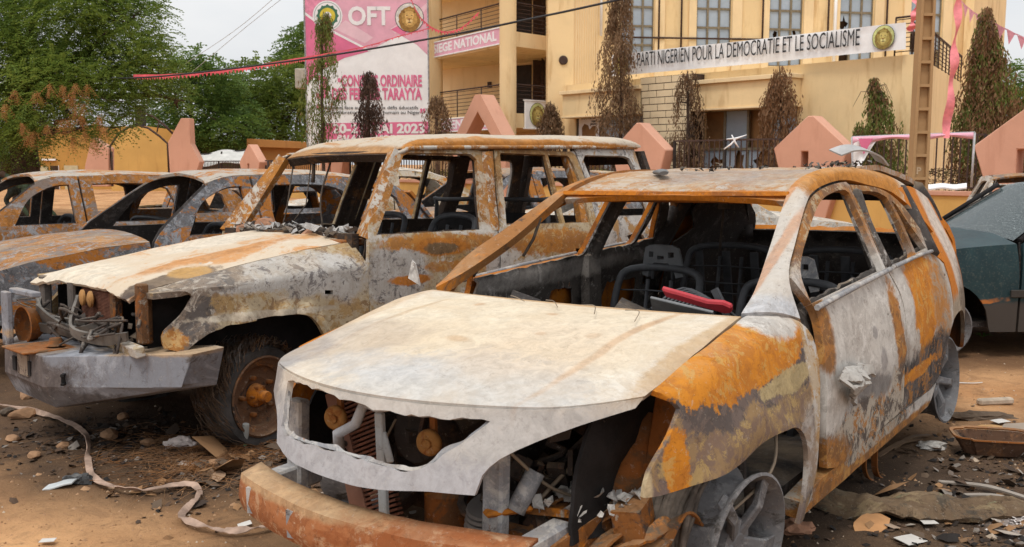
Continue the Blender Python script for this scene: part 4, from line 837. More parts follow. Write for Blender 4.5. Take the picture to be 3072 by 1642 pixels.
for s in (1, -1):
    bm = B(); il = sheet([(-.5, .30), (.55, .38), (.55, .78), (-.5, .86)], [], lambda x, z: (x, s * .62, z), .15, out=(0, s, 0)); ob('inner_arch', il, M_SOOT, lc, solid=.012)
bm = B(); add_tube(bm, [(0, -.7, .26), (0, .62, .26)], .05, 10); add_box(bm, (.1, .42, .45), (1.3, .08, .12)); add_box(bm, (.1, -.42, .45), (1.3, .08, .12)); add_tube(bm, [(0, .55, .25), (-.05, .5, .62)], .035, 8); add_tube(bm, [(.12, .58, .3), (.12, .5, .8)], .03, 8); ob('front_axle', bm, M_RUSTY, lc)
# steel wheel with the tyre burnt to wire
def steel_wheel(parent, c, side, wires):
    rt = bpy.data.objects.new('wheel', None); COL.objects.link(rt); rt.parent = parent
    rt.matrix_local = Matrix.Translation(c) @ Matrix.Rotation(R(12 * side), 4, 'Z') @ Matrix.Rotation(R(-90 * side), 4, 'X')
    bm = B(); add_lathe(bm, [(.215, -.11), (.22, -.095), (.18, -.08), (.175, 0), (.18, .06), (.215, .075), (.222, .085), (.212, .09), (.19, .06), (.165, .05), (.16, .03), (.12, .012), (.10, .02), (.085, .012), (.0, .012)], 36)
    shade(ob('rim', bm, burnt('rim_rust', (.15, .08, .045), [((.3, .13, .045), 7, .5, .62), (CHAR, 9, .5, .64)], off=70, bump=.7), rt), 50)
    bm = B(); add_lathe(bm, [(0, .115), (.028, .112), (.032, .10), (.032, .06), (.05, .05), (.062, .03), (.065, .012)], 20); shade(ob('hub', bm, M_ORANGE, rt), 40)
    for k in range(5):
        a = k * 1.2566; bm = B(); add_lathe(bm, [(0, .05), (.013, .05), (.015, .012)], 6, Matrix.Translation((.105 * math.cos(a), .105 * math.sin(a), 0))); ob('wheel_nut', bm, M_RUSTY, rt)
    for k in range(6):
        a = k * 1.0472; bm = B(); add_lathe(bm, [(0, .04), (.007, .04), (.008, .012)], 6, Matrix.Translation((.052 * math.cos(a), .052 * math.sin(a), .02))); ob('hub_bolt', bm, M_RUSTY, rt)
    bm = B(); add_lathe(bm, [(.222, -.10), (.265, -.10), (.275, -.06), (.275, .05), (.262, .085), (.222, .08)], 30)
    for v in bm.verts: v.co *= 1 + .03 * fbm(v.co, 8)
    shade(ob('tyre_core', bm, plain('burnt_tyre', (.05, .045, .042), .95, .5, 8, .6), rt), 60)
    if wires:
        bm = B(); rg = random.Random(17)
        for k in range(900):
            a = rg.gauss(-math.pi * .5, 1.0); r0 = rg.uniform(.262, .285); l = rg.uniform(.01, .06); h0 = rg.uniform(-.11, .07); w = rg.uniform(.2, .9)
            P = []
            for t in (0, .33, .66, 1): 
                aa = a + w * .8 * (t - .5); rr = r0 + l * math.sin(math.pi * (t * .9 + .05)); P.append((rr * math.cos(aa), rr * math.sin(aa), h0 + .16 * (t - .5) * w + rg.uniform(-.01, .01)))
            # wheel frame: local x forward, local y down/up
            add_tube(bm, P, .0019, 3, cap=False)
        stuff(ob('tyre_wire', bm, burnt('wire_rust', (.09, .055, .035), [((.26, .11, .035), 6, .50, .6), ((.13, .12, .115), 5, .50, .60)], off=73), rt))
    return rt
w_ = steel_wheel(lc, (.02, .72, .235), 1, True)
steel_wheel(lc, (.02, -.72, .235), -1, False); steel_wheel(lc, (-2.73, .72, .235), 1, False); steel_wheel(lc, (-2.73, -.72, .235), -1, False)
# rubble on the scuttle
def rock(name, loc, size, mat, label, cat, seed, M=None, group=None, flat=1.0):
    bm = B(); bmesh.ops.create_icosphere(bm, subdivisions=2, radius=1)
    rg = random.Random(seed); o_ = Vector((seed * 3.1, seed * 1.7, 0))
    planes = [(Vector((rg.gauss(0, 1), rg.gauss(0, 1), rg.gauss(0, 1))).normalized(), rg.uniform(.55, .85)) for _ in range(9)]
    for v in bm.verts:
        for n_, d_ in planes:
            k = v.co.dot(n_) - d_
            if k > 0: v.co -= n_ * k
        v.co *= 1 + .10 * fbm(v.co + o_, 1.5)
        v.co = Vector((v.co.x * size[0], v.co.y * size[1], v.co.z * size[2] * flat))
    o = ob(name, bm, mat); o.matrix_world = (M or Matrix()) @ Matrix.Translation(loc) @ Matrix.Rotation(rg.uniform(0, 6), 4, 'Z')
    if label: tag(o, label, cat, group)
    return o
M_BRICK = plain('broken_brick', (.34, .175, .105), .9, .25, 12, .6, .006)
rock('brick_lump', (-.70, -.36, 1.10), (.10, .085, .065), M_BRICK, 'largest brick lump on the windscreen scuttle of the off-roader', 'brick', 2, LCM)
rock('brick_lump', (-.66, -.58, 1.085), (.07, .05, .04), M_BRICK, 'brick lump at the far end of the scuttle of the off-roader', 'brick', 3, LCM)
rock('brick_lump', (-.62, .30, 1.08), (.065, .05, .045), M_BRICK, 'brick lump at the near end of the scuttle among foil scraps', 'brick', 4, LCM)
rock('brick_lump', (-.74, -.05, 1.08), (.05, .05, .035), M_BRICK, 'small brick lump in the middle of the off-roader scuttle', 'brick', 5, LCM)
bm = B(); rg = random.Random(19)
for y in range(26): scraps(bm, (-.70 + rg.uniform(-.06, .08), -.6 + y * .048, 1.065), .06, 5, .045, rg, .6, .03)
fo = stuff(ob('foil_scraps', bm, burnt('foil_ash', (.34, .33, .32), [((.5, .49, .48), 12, .5, .6), (UMBER, 9, .55, .62)], off=77), None)); fo.matrix_world = LCM; tag(fo, 'crumpled grey foil and ash along the windscreen scuttle of the off-roader', 'debris')
# ---------------------------------------------------------------- the other cars
def pal(nm, base, a, b, c, off): return burnt(nm, (base, tuple(x * .7 for x in base), b), [(a, 2.6, .47, .55, (1, 1, 1.6)), (b, 4.5, .55, .60), (c, 8, .60, .64)], off=off, bump=.45, speck=.3, flake=.8)
P_GREY = pal('wreck_grey_rust', (.15, .15, .16), (.36, .135, .025), (.25, .26, .28), (.05, .045, .04), 81)
P_GREYR = burnt('wreck_grey_roof', (.40, .36, .31), [((.38, .15, .035), 3, .47, .57, (1, 1, 3)), ((.2, .2, .21), 5, .54, .64), (UMBER, 8, .62, .7)], off=83, bump=.4)
P_OR = pal('wreck_orange', (.36, .15, .035), (.20, .155, .13), (.28, .275, .28), (.08, .065, .06), 85)
P_WH = pal('wreck_white', (.52, .49, .44), (.60, .56, .50), (.42, .24, .10), (.2, .17, .15), 87)
P_TAN = pal('wreck_tan', (.42, .30, .15), (.46, .40, .32), (.40, .16, .03), (.12, .10, .08), 89)
P_DK = pal('wreck_dark', (.10, .095, .095), (.22, .22, .23), (.28, .12, .04), (.03, .03, .03), 91)
def tgreen():
    t = NT('green_paint'); n = t.noise(3, 6, .6, .3); f = t.noise(60, 3, .6)
    c = t.mix(t.ramp(n, .35, .7), (.006, .024, .030), (.014, .042, .048)); c = t.mix(t.math('MULTIPLY', t.ramp(f, .5, .75), .35), c, (.12, .12, .10))
    p = t.n('ShaderNodeSeparateXYZ'); t.l(t.coord(), p.inputs[0])
    lo = t.math('ADD', p.outputs[2], t.math('MULTIPLY', t.noise(2.2, 5, .6), .12))
    c = t.mix(t.ramp(lo, .50, .47), c, (.05, .042, .036)); 
    e = t.math('MULTIPLY', t.ramp(lo, .49, .50), t.ramp(lo, .535, .52)); c = t.mix(t.math('MULTIPLY', e, t.ramp(t.noise(3, 4, .6, 0, 4), .42, .55)), c, (.38, .13, .03))
    m = t.finish(c, t.math('ADD', .42, t.math('MULTIPLY', f, .25)), t.noise(25, 4, .6), .08, .003); t.b.inputs['Specular IOR Level'].default_value = .3; return m
P_GREEN = tgreen()
def glassy():
    t = NT('cracked_glass'); v = t.n('ShaderNodeTexVoronoi', feature='DISTANCE_TO_EDGE'); v.inputs['Scale'].default_value = 38; t.l(t.coord(), v.inputs['Vector'])
    c = t.mix(t.ramp(v.outputs['Distance'], .0, .05), (.34, .40, .39), (.05, .075, .08)); m = t.finish(c, .15, None, spec=.6)
    t.b.inputs['Alpha'].default_value = .6; return m
M_CRACK = glassy()
M_DGLASS = plain('dark_glass', (.02, .025, .028), .12, .2, 3, .02, spec=.6)
def wreck(label, loc, yaw, side, roof, kind='wagon', hood=None, zr=1.40, zb=.90, tail=-3.40, inner=None, wheels=True, seats=True, glass=None, hw=.86, tilt=0, nm='burnt_car', group='burnt cars parked in the yard', bonnet_up=False, roofcut=None, c_low=True):
    root = thing(nm, label, 'car', Matrix.Translation((loc[0], loc[1], 0)) @ Euler((tilt, 0, R(yaw)), 'XYZ').to_matrix().to_4x4(), group)
    hood = hood or roof; inner = inner or M_CHAR; sd = (hash(label) % 97) if False else sum(map(ord, label)) % 97
    def wd(x, z):
        w = hw - .35 * max(0, z - .55) ** 2 if z < zb else hw - .35 * (zb - .55) ** 2 - .50 * (z - zb)
        if x > .1: w -= .30 * (x - .1) ** 2
        if x < -2.7: w -= .28 * (x + 2.7) ** 2
        return w
    f = lambda x, z: (x, wd(x, z) + .006 * fbm((x, z, sd), 3), z)
    top = {'wagon': [(-.55, zb), (-1.15, zr - .05), (-1.35, zr - .012), (-1.9, zr), (-2.4, zr - .012), (-2.85, zr - .06), (-3.15, zr - .19), (tail + .02, zb + .02), (tail, zb - .1)],
           'sedan': [(-.55, zb), (-1.2, zr - .05), (-1.4, zr - .012), (-1.8, zr), (-2.2, zr - .04), (-2.55, zr - .15), (-3.0, zb + .05), (tail, zb), (tail, zb - .06)]}[kind]
    rl = lambda x: interp(top, x)
    bl = -2.52 if kind == 'wagon' else -2.45
    arc = lambda c, n=9, r=.345: [(c + r * math.cos(math.pi * k / (n - 1)), .24 + r * math.sin(math.pi * k / (n - 1))) for k in range(n)]
    wing = [(.70, .42), (.36, .36)] + arc(0)[0:] + [(-.36, .20), (-.56, .20), (-.57, .60), (-.55, zb), (-.2, zb - .025), (.3, zb - .09), (.62, zb - .18), (.72, zb - .28)]
    fd = [(-.58, .20), (-1.53, .20), (-1.53, rl(-1.53) - .02), (-1.38, rl(-1.38) - .02), (-1.2, rl(-1.2) - .02), (-.9, rl(-.9) - .02), (-.60, zb), (-.59, .6)]
    fw = [(-.88, zb + .035), (-1.04, rl(-1.04) - .115), (-1.24, rl(-1.24) - .105), (-1.36, rl(-1.36) - .10), (-1.44, rl(-1.44) - .10), (-1.44, zb + .035)]
    rd = [(-1.55, .20), (-2.30, .20), (-2.40, .40), (-2.55, .55), (bl, zb + .02)] + ([(bl - .05, rl(bl - .05) - .03), (-2.3, rl(-2.3) - .02)] if kind == 'wagon' else [(-2.52, rl(-2.52) - .03), (-2.3, rl(-2.3) - .02)]) + [(-1.9, rl(-1.9) - .02), (-1.55, rl(-1.55) - .02)]
    rw = [(-1.66, zb + .035), (-1.66, rl(-1.66) - .10), (-2.0, rl(-2) - .10), (-2.28, rl(-2.28) - .11), (-2.42, rl(-2.42) - .15), (-2.50, zb + .12), (-2.42, zb + .035)]
    qt = [(-2.56, .56)] + [(-2.65 - p * 1, q) for p, q in []] + [(a, b) for a, b in arc(-2.68)[3:]] + [(-3.06, .30), (tail + .06, .34), (tail, .55), (tail, zb - .08)] + [p for p in top[::-1] if p[0] < bl - .06] + [(bl - .055, rl(bl - .06) - .01), (bl - .01, zb + .02)]
    qh = [[(bl - .10, zb + .09), (bl - .16, rl(bl - .16) - .10), (-2.85, rl(-2.85) - .09), (-3.02, rl(-3.02) - .11), (-3.06, zb + .09)]] if kind == 'wagon' else []
    for s in (1, -1):
        mf = (lambda v: v) if s > 0 else mirror
        ob('wing', mf(sheet(wing, [], f, .07, out=(0, 1, 0))), side, root, smooth=True, solid=.02)
        for n_, o_, h_ in (('front_door', fd, [fw]), ('rear_door', rd, [rw]), ('quarter_panel', qt, qh)):
            d = ob(n_, mf(sheet(o_, h_, f, .09, out=(0, 1, 0))), side, root, smooth=True, solid=.03)
            if n_ != 'quarter_panel':
                ob('inner_panel', mf(sheet(o_, h_, lambda x, z: (x, wd(x, z) - .065, z), .12, out=(0, -1, 0))), inner, d, solid=.015)
    def rf(u, v):
        s = v * 2 - 1; x0 = -1.13 - .08 * (1 - s * s); x1 = (-3.08 if kind == 'wagon' else -2.45) - .1 * (1 - s * s); x = x0 + (x1 - x0) * u
        z = rl(max(min(x, -1.13), -3.1)) - .015; y = wd(x, z) * s * .985; return x, y, z + .045 * (1 - s * s) + .015 * fbm((x, y, sd), 1.6)
    ob('roof', facing(grid(rf, 22, 16), (0, 0, 1)), roof, root, smooth=True, solid=.025)
    def hf(u, v):
        s = v * 2 - 1; x = -.56 - .06 * (1 - s * s) + u * (1.26 + .10 * (1 - s * s)); zz = interp([(-.7, zb + .01), (-.55, zb), (-.2, zb - .025), (.3, zb - .09), (.62, zb - .18), (.8, zb - .30)], x); y = wd(x, zz - .02) * s * .97
        return x, y, zz + .05 * (1 - s * s) * (1 - .5 * u) + .012 * fbm((x, y, sd + 2), 2)
    if not bonnet_up: ob('bonnet', facing(grid(hf, 16, 16), (0, 0, 1)), hood, root, smooth=True, solid=.02)
    else:
        V, F = grid(hf, 14, 12); Mx = Matrix.Translation((-.55, 0, zb)) @ Matrix.Rotation(R(-58), 4, 'Y') @ Matrix.Translation((.55, 0, -zb)); ob('bonnet', facing(([Mx @ v for v in V], F), (-.6, 0, 1)), hood, root, smooth=True, solid=.02)
    ns = sheet([(-.66, .36), (.66, .36), (.72, zb - .30), (.6, zb - .22), (-.6, zb - .22), (-.72, zb - .30)], [[(-.28, .46), (.28, .46), (.30, zb - .30), (-.30, zb - .30)], [(.36, .46), (.60, .47), (.62, zb - .32), (.40, zb - .30)], [(-.36, .46), (-.60, .47), (-.62, zb - .32), (-.40, zb - .30)]], lambda y, z: (.80 - .30 * y * y, y, z), .12, out=(1, 0, 0))
    ob('nose_panel', ns, hood, root, smooth=True, solid=.03)
    tz = zr - .2 if kind == 'wagon' else zb + .02
    tlg = sheet([(-.68, .34), (.68, .34), (.74, .6), (.72, zb), (.60, tz), (-.60, tz), (-.72, zb), (-.74, .6)], [[(-.58, zb + .06), (.58, zb + .06), (.50, tz - .05), (-.50, tz - .05)]] if kind == 'wagon' else [[(-.2, .55), (.2, .55), (.2, .66), (-.2, .66)]], lambda y, z: (tail + .12 * y * y + max(0, z - zb) * .75, y, z), .12, out=(-1, 0, 0))
    ob('tailgate', tlg, side, root, smooth=True, solid=.03, off=1)
    if kind == 'sedan':
        def bf(u, v):
            s = v * 2 - 1; x = -2.95 + (tail + 2.95) * u + .1 * u * s * s; zz = zb + .03 - .02 * u; return x, wd(x, zb - .02) * .97 * s, zz + .03 * (1 - s * s)
        ob('boot_lid', facing(grid(bf, 6, 10), (0, 0, 1)), hood, root, smooth=True, solid=.02)
    bm = B(); add_box(bm, (-1.5, 0, .24), (3.4, 1.5, .04)); add_box(bm, (-.52, 0, .56), (.05, 1.45, .6)); add_box(bm, (.1, 0, .5), (.6, .7, .4)); ob('floor_pan', bm, inner, root)
    if seats:
        for y in (-.36, .36): seat(root, -1.72, y, .40, .92, .46, M_FRAME, head=False, n=3)
        seat(root, -2.5, 0, .42, .88, 1.1, M_FRAME, head=False, n=2)
    if wheels:
        for x in (0, -2.68):
            for s in (1, -1): rim(root, (x, s * (hw - .09), .235), .225, .17, M_ALLOY, 5, side=s)
    if glass:
        wv_ = grid(lambda u, v: (-.60 - .60 * u, (v * 2 - 1) * (.68 - .14 * u), zb + .015 + (zr - .06 - zb) * u + .03 * (1 - (v * 2 - 1) ** 2)), 10, 10); ob('windscreen', wv_, glass, root, smooth=True)
    return root
wreck('burnt grey and orange estate car with pale buckled roof beside the off-roader', (-3.72, 7.41), 224, P_GREY, P_GREYR, 'wagon', hood=P_OR, zr=1.42, zb=.90, tail=-3.5)
wreck('burnt orange and grey estate car parked next to the grey estate car', (-5.87, 8.94), 222, P_OR, P_GREYR, 'wagon', hood=P_TAN, zr=1.40, zb=.88, tail=-3.5)
wreck('rust orange burnt hatchback seen through the windows of the grey estate car', (-5.2, 13.2), 150, P_GREY, P_OR, 'wagon', hood=P_TAN)
wreck('tan burnt saloon behind the grey estate car', (-3.6, 15.4), 200, P_TAN, P_WH, 'sedan', bonnet_up=False)
wreck('burnt grey and orange hatchback seen behind the off-roader bonnet and front door window', (-1.35, 11.6), 215, P_GREY, P_OR, 'wagon', zr=1.42)
wreck('burnt pale saloon seen through the rear door windows of the off-roader', (-.3, 14.2), 200, P_WH, P_TAN, 'sedan', zr=1.36)
wreck('burnt dark estate car seen between the off-roader rear windows and the suv roof', (1.3, 14.6), 235, P_DK, P_GREY, 'wagon', zr=1.36)
wreck('ash white burnt car whose flank shows through the windows of the front suv', (3.35, 11.0), 8, P_WH, P_WH, 'sedan', zr=1.34, zb=.92)
wreck('burnt white and orange hatchback parked behind the dark green saloon', (7.7, 13.6), 250, P_WH, P_OR, 'wagon', zr=1.32, zb=.86)
gc = wreck('dark green saloon with shattered windscreen behind the suv tail', (3.33, 8.12), 181, P_GREEN, P_GREEN, 'sedan', zr=1.36, zb=.88, glass=M_CRACK, nm='green_car', group=None, tail=-3.6)
bm = B(); V = [(-.66, .80, .93), (-.62, .98, .95), (-.66, .99, 1.06), (-.74, .96, 1.06), (-.78, .82, .95)]
add_tube(bm, [(-.74, .82, .95), (-.72, .90, .98), (-.70, .97, 1.0)], [.03, .06, .05], 8, smooth=3); ob('door_mirror', bm, plain('mirror_grey', (.07, .075, .08), .5), gc, smooth=True)
for s in (1, -1):                                          # side glass, door handle and front lamp
    for o_ in ([(-.90, .915), (-1.06, 1.20), (-1.25, 1.26), (-1.44, 1.275), (-1.44, .915)], [(-1.66, .915), (-1.66, 1.27), (-2.0, 1.265), (-2.26, 1.22), (-2.40, 1.10), (-2.44, .98), (-2.40, .915)]):
        ob('side_glass', sheet(o_, [], lambda x, z: (x, s * (.86 - .35 * .33 ** 2 - .50 * (z - .88) - .03), z), .2, out=(0, s, 0)), M_DGLASS, gc)
    bm = B(); add_tube(bm, [(-1.36, s * .835, .80), (-1.43, s * .85, .80), (-1.50, s * .835, .80)], .012, 6, smooth=3); ob('door_handle', bm, M_SOOT, gc)
    bm = B(); add_tube(bm, [(-.60, s * .78, .90), (-1.15, s * .62, 1.31)], .022, 6); ob('pillar_seal', bm, M_SOOT, gc)
bm = B(); add_box(bm, (-1.5, .872, .50), (2.0, .02, .06)); ob('rubbing_strip', bm, plain('strip_black', (.04, .035, .03), .7), gc, bevel=.005)
bm = B(); add_lathe(bm, [(.17, -.015), (.185, 0), (.17, .015), (.155, 0), (.17, -.015)], 24, Matrix.Translation((-.98, .36, .92)) @ Matrix.Rotation(R(70), 4, 'Y')); add_tube(bm, [(-.98, .2, .92), (-.98, .52, .92)], .012, 6); ob('steering_wheel', bm, M_SOOT, gc)
# ---------------------------------------------------------------- ground
def soil():
    t = NT('soil'); a = t.noise(.9, 10, .62, .4); b = t.noise(6, 8, .7, .6, 3); c = t.noise(40, 5, .7, 0, 5); g = t.noise(160, 3, .6, 0, 9)
    col = t.mix(t.ramp(a, .36, .64), (.40, .200, .088), (.60, .335, .160))
    col = t.mix(t.math('MULTIPLY', t.ramp(b, .45, .66), .55), col, (.17, .095, .052))
    w = t.math('ADD', t.math('MULTIPLY', a, .5), t.math('MULTIPLY', b, .5))
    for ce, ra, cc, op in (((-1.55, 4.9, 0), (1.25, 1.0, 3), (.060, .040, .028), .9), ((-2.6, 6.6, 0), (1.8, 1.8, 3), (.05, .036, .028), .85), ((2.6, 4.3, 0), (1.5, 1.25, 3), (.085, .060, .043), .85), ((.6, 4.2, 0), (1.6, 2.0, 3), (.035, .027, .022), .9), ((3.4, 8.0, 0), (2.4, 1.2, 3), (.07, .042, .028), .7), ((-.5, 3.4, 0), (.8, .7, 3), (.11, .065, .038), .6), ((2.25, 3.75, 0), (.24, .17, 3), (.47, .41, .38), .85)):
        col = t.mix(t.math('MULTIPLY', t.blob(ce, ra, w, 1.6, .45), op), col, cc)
    col = t.mix(t.math('MULTIPLY', t.ramp(g, .58, .75), .5), col, (.40, .28, .17)); col = t.mix(t.math('MULTIPLY', t.ramp(c, .55, .72), .5), col, (.09, .055, .034))
    h = t.math('ADD', t.math('MULTIPLY', b, 1.0), t.math('ADD', t.math('MULTIPLY', c, .5), t.math('MULTIPLY', g, .2)))
    return t.finish(col, .95, h, .7, .03, spec=.1)
def axis(fine, lo, hi, step, far):
    a = []; x = lo
    while x <= hi: a.append(x); x += step
    s = step; x = hi
    while x < far: s *= 1.35; x += s; a.append(x)
    s = step; x = lo
    while x > -far: s *= 1.35; x -= s; a.insert(0, x)
    return a
def gz(x, y):
    k = max(0, 1 - max(0, math.hypot(x, y - 5) - 7) / 4)
    if k <= 0: return 0.0
    z = .022 * fbm((x, y, 0), .7) + .012 * fbm((x, y, 4), 3.0)
    z += .035 * math.exp(-((x - 2.6) / 1.1) ** 2 - ((y - 3.9) / .9) ** 2) * (.5 + fbm((x, y, 9), 2.5))
    return min(.05, max(-.05, z)) * k - .012
gx, gy = axis(0, -5, 5.5, .07, 700), axis(0, 1.6, 9, .07, 700)
V = [(x, y, gz(x, y)) for x in gx for y in gy]; ny = len(gy)
F = [(i * ny + j, (i + 1) * ny + j, (i + 1) * ny + j + 1, i * ny + j + 1) for i in range(len(gx) - 1) for j in range(ny - 1)]
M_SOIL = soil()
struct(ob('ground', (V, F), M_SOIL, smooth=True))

# ---------------------------------------------------------------- painted walls
UP = Vector((0, 0, 1))
class Pl:
    def __init__(s, p, q):
        s.p = Vector((p[0], p[1], 0)); e = Vector((q[0] - p[0], q[1] - p[1], 0)); s.len = e.length; s.e = e.normalized(); s.n = Vector((s.e.y, -s.e.x, 0))
    def uz(s, px, py, off=0):
        w = onplane(px, py, s.p + s.n * off, s.n); return ((w - s.p).dot(s.e), w.z)
    def w(s, u, z, off=0): return s.p + s.e * u + UP * z + s.n * off
    def M(s, u, z, off=0):
        M = Matrix.Identity(4); M.col[0][:3] = s.e; M.col[1][:3] = UP; M.col[2][:3] = s.n; M.col[3][:3] = s.w(u, z, off); return M
    def box(s, name, u0, u1, z0, z1, o0, o1, mat, parent, bevel=.01):
        bm = B(); add_box(bm, ((u0 + u1) / 2, (z0 + z1) / 2, (o0 + o1) / 2), (abs(u1 - u0), abs(z1 - z0), abs(o1 - o0)))
        bmesh.ops.transform(bm, matrix=s.M(0, 0), verts=bm.verts); return ob(name, bm, mat, parent, bevel=bevel)
    def pan(s, name, out, holes, mat, parent, off=0, thick=.25, step=.6):
        vf = sheet(out, holes, lambda u, z: s.w(u, z, off), step, rnd=False, out=s.n); return ob(name, vf, mat, parent, solid=thick)
def P(px, Y): return ((px - 1536) / FPX * Y, Y)
def paint(name, col, stain=(.30, .19, .09), off=0, amt=.5):
    t = NT(name); a = t.noise(.5, 8, .6, .3, off); b = t.noise(3, 6, .6, .3, off + 2, sc=(1, 1, .18)); c = t.noise(22, 6, .65, 0, off + 4)
    cc = t.mix(t.ramp(a, .35, .65), tuple(x * .93 for x in col), tuple(min(1, x * 1.06) for x in col))
    cc = t.mix(t.math('MULTIPLY', t.ramp(b, .52, .72), amt), cc, stain); cc = t.mix(t.math('MULTIPLY', t.ramp(c, .55, .75), .18), cc, stain)
    return t.finish(cc, .9, c, .25, .01, spec=.15)
M_CREAM = paint('cream_render', (.80, .60, .335), (.54, .34, .155), 1, .7)
M_CREAM2 = paint('pale_render', (.78, .60, .36), (.52, .34, .17), 5, .4)
M_PINK = paint('salmon_paint', (.58, .315, .22), (.42, .20, .13), 9, .35)
M_YEL = paint('yellow_paint', (.60, .36, .115), (.42, .22, .07), 13, .4)
M_YEL2 = paint('ochre_paint', (.50, .27, .075), (.36, .17, .05), 17, .45)
M_ORW = paint('orange_wall', (.36, .17, .055), (.2, .1, .04), 21, .5)
M_IRON = plain('iron_brown', (.060, .034, .026), .7, .3, 9, .2)
M_DKIRON = plain('iron_dark', (.03, .024, .022), .7, .3, 9, .2)
M_ALU = plain('window_frame', (.20, .165, .11), .5, .2, 7, .1)
M_PANE = plain('reflecting_pane', (.33, .39, .46), .08, .12, .8, .02, spec=.8)
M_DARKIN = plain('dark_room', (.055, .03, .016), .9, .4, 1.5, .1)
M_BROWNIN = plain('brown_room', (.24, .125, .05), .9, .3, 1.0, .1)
M_WHITE = plain('white_cloth', (.82, .82, .82), .8, .06, 2, .25, .02)
M_PINKC = plain('pink_print', (.70, .17, .30), .75, .1, 1.5, .2, .02)
M_PALEP = plain('pale_pink_print', (.72, .38, .47), .75, .1, 1.5, .2, .02)
M_PALEP2 = plain('light_pink_print', (.78, .52, .58), .75, .08, 1.5, .2, .02)
M_RIB = plain('pink_ribbon', (.75, .12, .15), .7, .2, 3, .1)
M_BLACK = plain('black_print', (.035, .035, .038), .8, .2, 4, .05)
M_WPRINT = plain('white_print', (.80, .78, .78), .8, .05, 4, .05)
M_GREENP = plain('green_print', (.06, .16, .10), .8, .1, 4, .05); M_YELP = plain('yellow_print', (.62, .50, .06), .8, .1, 4, .05)
# ---------------------------------------------------------------- headquarters
hq = thing('headquarters_building', 'cream rendered office building with balconies and broken windows behind the fence', 'building')
WG = Pl((2.13, 33), (7.39, 26.9))                          # lower wing front
uR, zPar = WG.uz(2747, 163); uL = WG.uz(1690, 300)[0]
gl = [WG.uz(*p) for p in ((1728, 343), (1966, 334), (1966, 600), (1728, 600))]
gr_ = [WG.uz(*p) for p in ((2105, 331), (2392, 320), (2392, 600), (2105, 600))]
rect = lambda q: [(q[0][0], .02), (q[1][0], .02), (q[1][0], (q[0][1] + q[1][1]) / 2), (q[0][0], (q[0][1] + q[1][1]) / 2)]
HL, HR = rect(gl), rect(gr_)
WG.pan('wing_wall', [(uL, 0), (uR, 0), (uR, zPar), (uL, zPar)], [HL, HR], M_CREAM, hq, 0, .3, .8)
v6 = Pl((WG.w(uR, 0).x, WG.w(uR, 0).y), P(2869, 33.06))
v6.pan('return_wall', [(0, 0), (v6.len, 0), (v6.len, zPar), (0, zPar)], [], M_CREAM, hq, 0, .3, .9)
US = Pl(P(1690, 33.0), P(2888, 35.4))                      # upper storey
wins = [(1874, 1971), (2101, 2205), (2321, 2421), (2534, 2635), (2748, 2842)]
W4 = []; zb_ = 4.95
for a, b in wins:
    u0, u1 = US.uz(a, 100)[0], US.uz(b, 100)[0]; W4.append([(u0, zb_), (u1, zb_), (u1, 8.2), (u0, 8.2)])
US.pan('upper_wall', [(0, 0), (US.len, 0), (US.len, 9.5), (0, 9.5)], W4, M_CREAM, hq, -.4, .35, .9)
bm = B(); Q = [WG.w(uL, zPar - .25, -.2), WG.w(uR, zPar - .25, -.2), v6.w(v6.len, zPar - .25, -.2), US.w(US.len, zPar - .25, -.5), US.w(0, zPar - .25, -.5)]
bm.faces.new([bm.verts.new(q) for q in Q]); ob('terrace_slab', bm, M_CREAM2, hq, solid=.1)
rv = Pl(P(2888, 35.4), (P(2888, 35.4)[0] + 4, 41)); rv.pan('upper_side_wall', [(0, 0), (rv.len, 0), (rv.len, 9.5), (0, 9.5)], [], M_CREAM, hq, 0, .3, 1)
rnd = random.Random(4)
def window(pl, h, off, cols, rows, broken, parent, mat=M_PANE, fr=.07, room=M_DARKIN, zsplit=None):
    u0, z0 = h[0]; u1, z1 = h[2]; lo, hi = min(u0, u1), max(u0, u1)
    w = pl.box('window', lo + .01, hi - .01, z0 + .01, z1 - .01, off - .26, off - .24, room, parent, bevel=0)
    zs = zsplit or [z0 + (z1 - z0) * i / rows for i in range(rows + 1)]; us = [lo + (hi - lo) * i / cols for i in range(cols + 1)]
    for u in us: bm = B(); add_box(bm, (u, (z0 + z1) / 2, off - .08), (fr, z1 - z0, .08)); bmesh.ops.transform(bm, matrix=pl.M(0, 0), verts=bm.verts); ob('mullion', bm, M_ALU, w)
    for z in zs: bm = B(); add_box(bm, ((lo + hi) / 2, z, off - .08), (hi - lo, fr, .074)); bmesh.ops.transform(bm, matrix=pl.M(0, 0), verts=bm.verts); ob('transom', bm, M_ALU, w)
    for i in range(cols):
        for j in range(len(zs) - 1):
            a, b, c, d = us[i] + fr / 2, us[i + 1] - fr / 2, zs[j] + fr / 2, zs[j + 1] - fr / 2
            if b - a < .05 or d - c < .05: continue
            k = rnd.random()
            if k < broken[0]: continue
            holes = []
            if k < broken[1]:
                cx, cz, r = a + (b - a) * rnd.uniform(.35, .65), c + (d - c) * rnd.uniform(.3, .7), min(b - a, d - c) * rnd.uniform(.3, .46)
                holes = [[(cx + r * rnd.uniform(.35, 1.2) * math.cos(t * .571), cz + r * rnd.uniform(.4, 1.6) * math.sin(t * .571) * min(1.3, (d - c) / (b - a))) for t in range(11)]]
            vf = sheet([(a, c), (b, c), (b, d), (a, d)], holes, lambda u, z: pl.w(u, z, off - .09), 1.0, rnd=False, out=pl.n)
            o = ob('pane', vf, mat, w, solid=.01)
    return w
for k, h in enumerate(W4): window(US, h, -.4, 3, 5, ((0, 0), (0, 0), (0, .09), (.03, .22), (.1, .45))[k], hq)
window(WG, HL, 0, 3, 1, (.15, .7), hq, room=M_BROWNIN)
